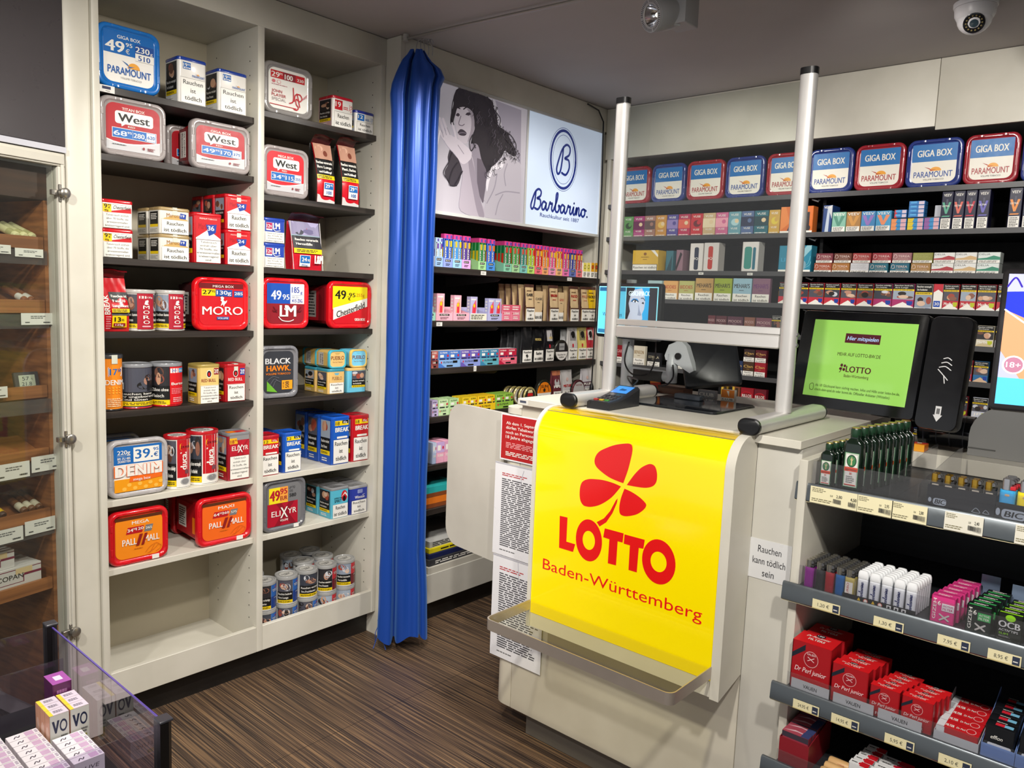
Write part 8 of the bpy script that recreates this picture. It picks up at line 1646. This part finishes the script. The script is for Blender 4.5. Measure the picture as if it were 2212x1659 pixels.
o = pack('tall glossy purple box standing behind the pod boxes in the acrylic bin', .04, .118, .06, '5a2450', [('l', .2, .5, .8, .9, 3, 'a870a0'), ('p', [(0, 0), (1, 0), (1, .5), (.4, .3)], '3a1838')], None, [('r', 0, 0, 1, 1, 'a858a8'), ('r', .3, .3, .7, .7, 'e8d8e8')], name='purple_box', cat='box'); o.location = (-1.885, .618, ZF); o.rotation_euler = (0, 0, PI / 2)

# ================================================================ fittings on the ceiling
tl = thing('track_spotlight', 'grey ceiling spotlight with slotted ring and box-shaped gear housing', 'spotlight', (-1.42, 2.36, 2.6))
GRY = mat('a9a9ab', .4)
m = MB(); m.bbox(-.05, .03, .03, .12, -.115, 0, GRY, .003); m.build('gear_box', tl)
m = MB(); dirv = (Vector((-.34, -.90, -.26))).normalized()
def along(prof, mt, n=32, cap0=True, cap1=True):
    q = MB(); q.lathe(prof, mt, (0, 0, 0), n, cap0, cap1); q.xform(Matrix.Translation((-.055, .005, -.085)) @ dirv.to_track_quat('Z', 'Y').to_matrix().to_4x4()); return q
along([(.03, -.10), (.042, -.095), (.052, -.03), (.055, .03), (.052, .034), (.036, .034)], GRY, cap1=False).build('lamp_can', tl)
q = along([(.0525, .0345), (.0525, .038), (.036, .038), (.036, .0345)], mat('b4b4b6', .4), cap0=False, cap1=False)
k0 = len(q.v)
for i in range(48):
    if i % 12 == 0: continue
    a = 2 * PI * i / 48; c, s_ = math.cos(a), math.sin(a); w = .0011
    q.poly([(c * .041 - s_ * w, s_ * .041 + c * w, .0382), (c * .050 - s_ * w, s_ * .050 + c * w, .0382), (c * .050 + s_ * w, s_ * .050 - c * w, .0382), (c * .041 + s_ * w, s_ * .041 - c * w, .0382)], '1a1a1c')
q.xform(Matrix.Translation((-.055, .005, -.085)) @ dirv.to_track_quat('Z', 'Y').to_matrix().to_4x4(), k0); q.build('slotted_ring', tl)
along([(.0358, .033), (.03, .016), (.018, .0), (.006, -.006)], mat('e0e0e4', .12, 1.0), 20, cap0=False).build('reflector', tl)
along([(.008, -.004), (.009, .004), (.006, .012), (.002, .014)], mat('fff0d8', .2, 0, 3.0, 0), 14).build('bulb', tl)
m = MB(); m.tube([(.0, .05, -.115), (-.03, .02, -.11), (-.05, .01, -.09)], .006, GRY, 10); m.build('swivel_arm', tl)
dc = thing('dome_camera', 'white dome security camera on the ceiling above the cigarette wall', 'camera', (-.68, 3.085, 2.6))
WH = mat('e4e2e4', .3)
m = MB(); m.lathe([(.068, 0), (.068, -.012), (.066, -.016)], WH, n=40); m.build('base_ring', dc)
m = MB(); m.lathe([(.064, -.0165), (.062, -.04), (.056, -.052), (.05, -.058)], WH, n=40); m.build('shell', dc)
m = MB(); m.lathe([(.054 * math.cos(R_(a)) + 1e-4, -.05 - .052 * math.sin(R_(a))) for a in range(-8, 91, 14)], WH, n=36); m.build('eyeball', dc)
dv_ = Vector((.16, -.78, -.55)).normalized()
q = MB(); q.lathe([(.033, .044), (.033, .0485), (.03, .05), (.0, .05)], mat('1a1a1e', .15), n=28); q.lathe([(.014, .0502), (.013, .053), (.0, .0545)], mat('3a4a54', .05), n=20)
for i in range(14):
    a = 2 * PI * i / 14; q.lathe([(.003, .0502), (.002, .0515), (.0, .052)], mat('8a7a4a', .3), (.024 * math.cos(a), .024 * math.sin(a), 0), 8)
q.xform(Matrix.Translation((0, 0, -.05)) @ dv_.to_track_quat('Z', 'Y').to_matrix().to_4x4()); q.build('lens', dc)
m = MB(); m.tube([(-2.562, 3.45, 2.585), (-2.561, 3.55, 2.572), (-2.561, 3.6, 2.52), (-2.561, 3.615, 2.186), (-2.561, 3.62, 1.625), (-2.561, 3.615, 1.2), (-2.561, 3.615, 1.08)], .004, BLACK, 8); m.lathe([(.005, 0), (.012, -.02), (.014, -.06), (.008, -.075)], BLACK, (-2.5605, 3.615, 1.08), 12)
tag(m.build('cable'), 'black cable running down the corner beside the illuminated sign', 'cable')

# ================================================================ small price tags on the shelf edges
for i, (p, w, lv, lab) in enumerate((((-2.600, 2.730, 1.664), .036, 0, 'white price tag on the top shelf edge under the sign, nearer the curtain'), ((-2.600, 3.411, 1.665), .04, 0, 'white price tag on the top shelf edge under the sign, nearer the corner'), ((-2.600, 2.450, 1.441), .036, 1, 'white price tag on the second shelf edge beside the curtain'), ((-2.600, 2.694, 1.217), .018, 2, 'tiny white price tag on the third shelf edge under the blue vape trays'))):
    m = MB(); h = .018 if i != 3 else .026; m.box(-w / 2, w / 2, -.0012, 0, 0, h, 'e0ded8'); draw(m, Fr(lambda u, v, l: (u - w / 2, -.0012 - l, v), w, h), [('l', .2, .25, .8, .75, 2, '8a8a8a')])
    tag(m.build('shelf_tag', None, (-2.5992, p[1], SB[lv] - .024), PI / 2), lab, 'price tag')
for i, (p, lab) in enumerate((((-1.939, 3.648, 1.706), 'tiny white price tag below the white device boxes on the third shelf'), ((-1.675, 3.648, 1.708), 'tiny white price tag below the green handset box on the third shelf'))):
    m = MB(); m.box(-.014, .014, -.001, 0, 0, .012, 'e0ded8'); draw(m, Fr(lambda u, v, l: (u - .014, -.001 - l, v), .028, .012), [('l', .2, .25, .8, .75, 1, '6a6a6a')])
    tag(m.build('shelf_tag', None, (p[0], 3.648, SC - .016)), lab, 'price tag')
m = MB(); x0, x1 = LC[4][0], WC[4][1]; z = Z_(1); m.box(x0, x1, 1.9425, 1.9437, z, z + .015, mat('16161a', .35)); W_ = x1 - x0
draw(m, Fr(lambda u, v, l: (x0 + u, 1.9425 - l, z + v), W_, .015), [('p', [(.2, .15), (.27, .15), (.235, .85)], 'd8b020'), ('e', .33, .5, .032, .36, 'c86858'), ('e', .33, .5, .022, .26, 'e8e0d8'), ('p', [(.4, .15), (.47, .15), (.435, .85)], 'd8b020'), ('e', .53, .5, .032, .36, 'c86858'), ('e', .53, .5, .022, .26, 'e8e0d8')] + [('r', .62 + .1 * k, .15, .68 + .1 * k, .85, 'd8d8d8') for k in range(3)] + [('r', .635 + .1 * k, .3, .665 + .1 * k, .7, '2a2a2e') for k in range(3)])
tag(m.build('symbol_strip'), 'black strip of small warning symbols in front of the white lighters', 'strip')
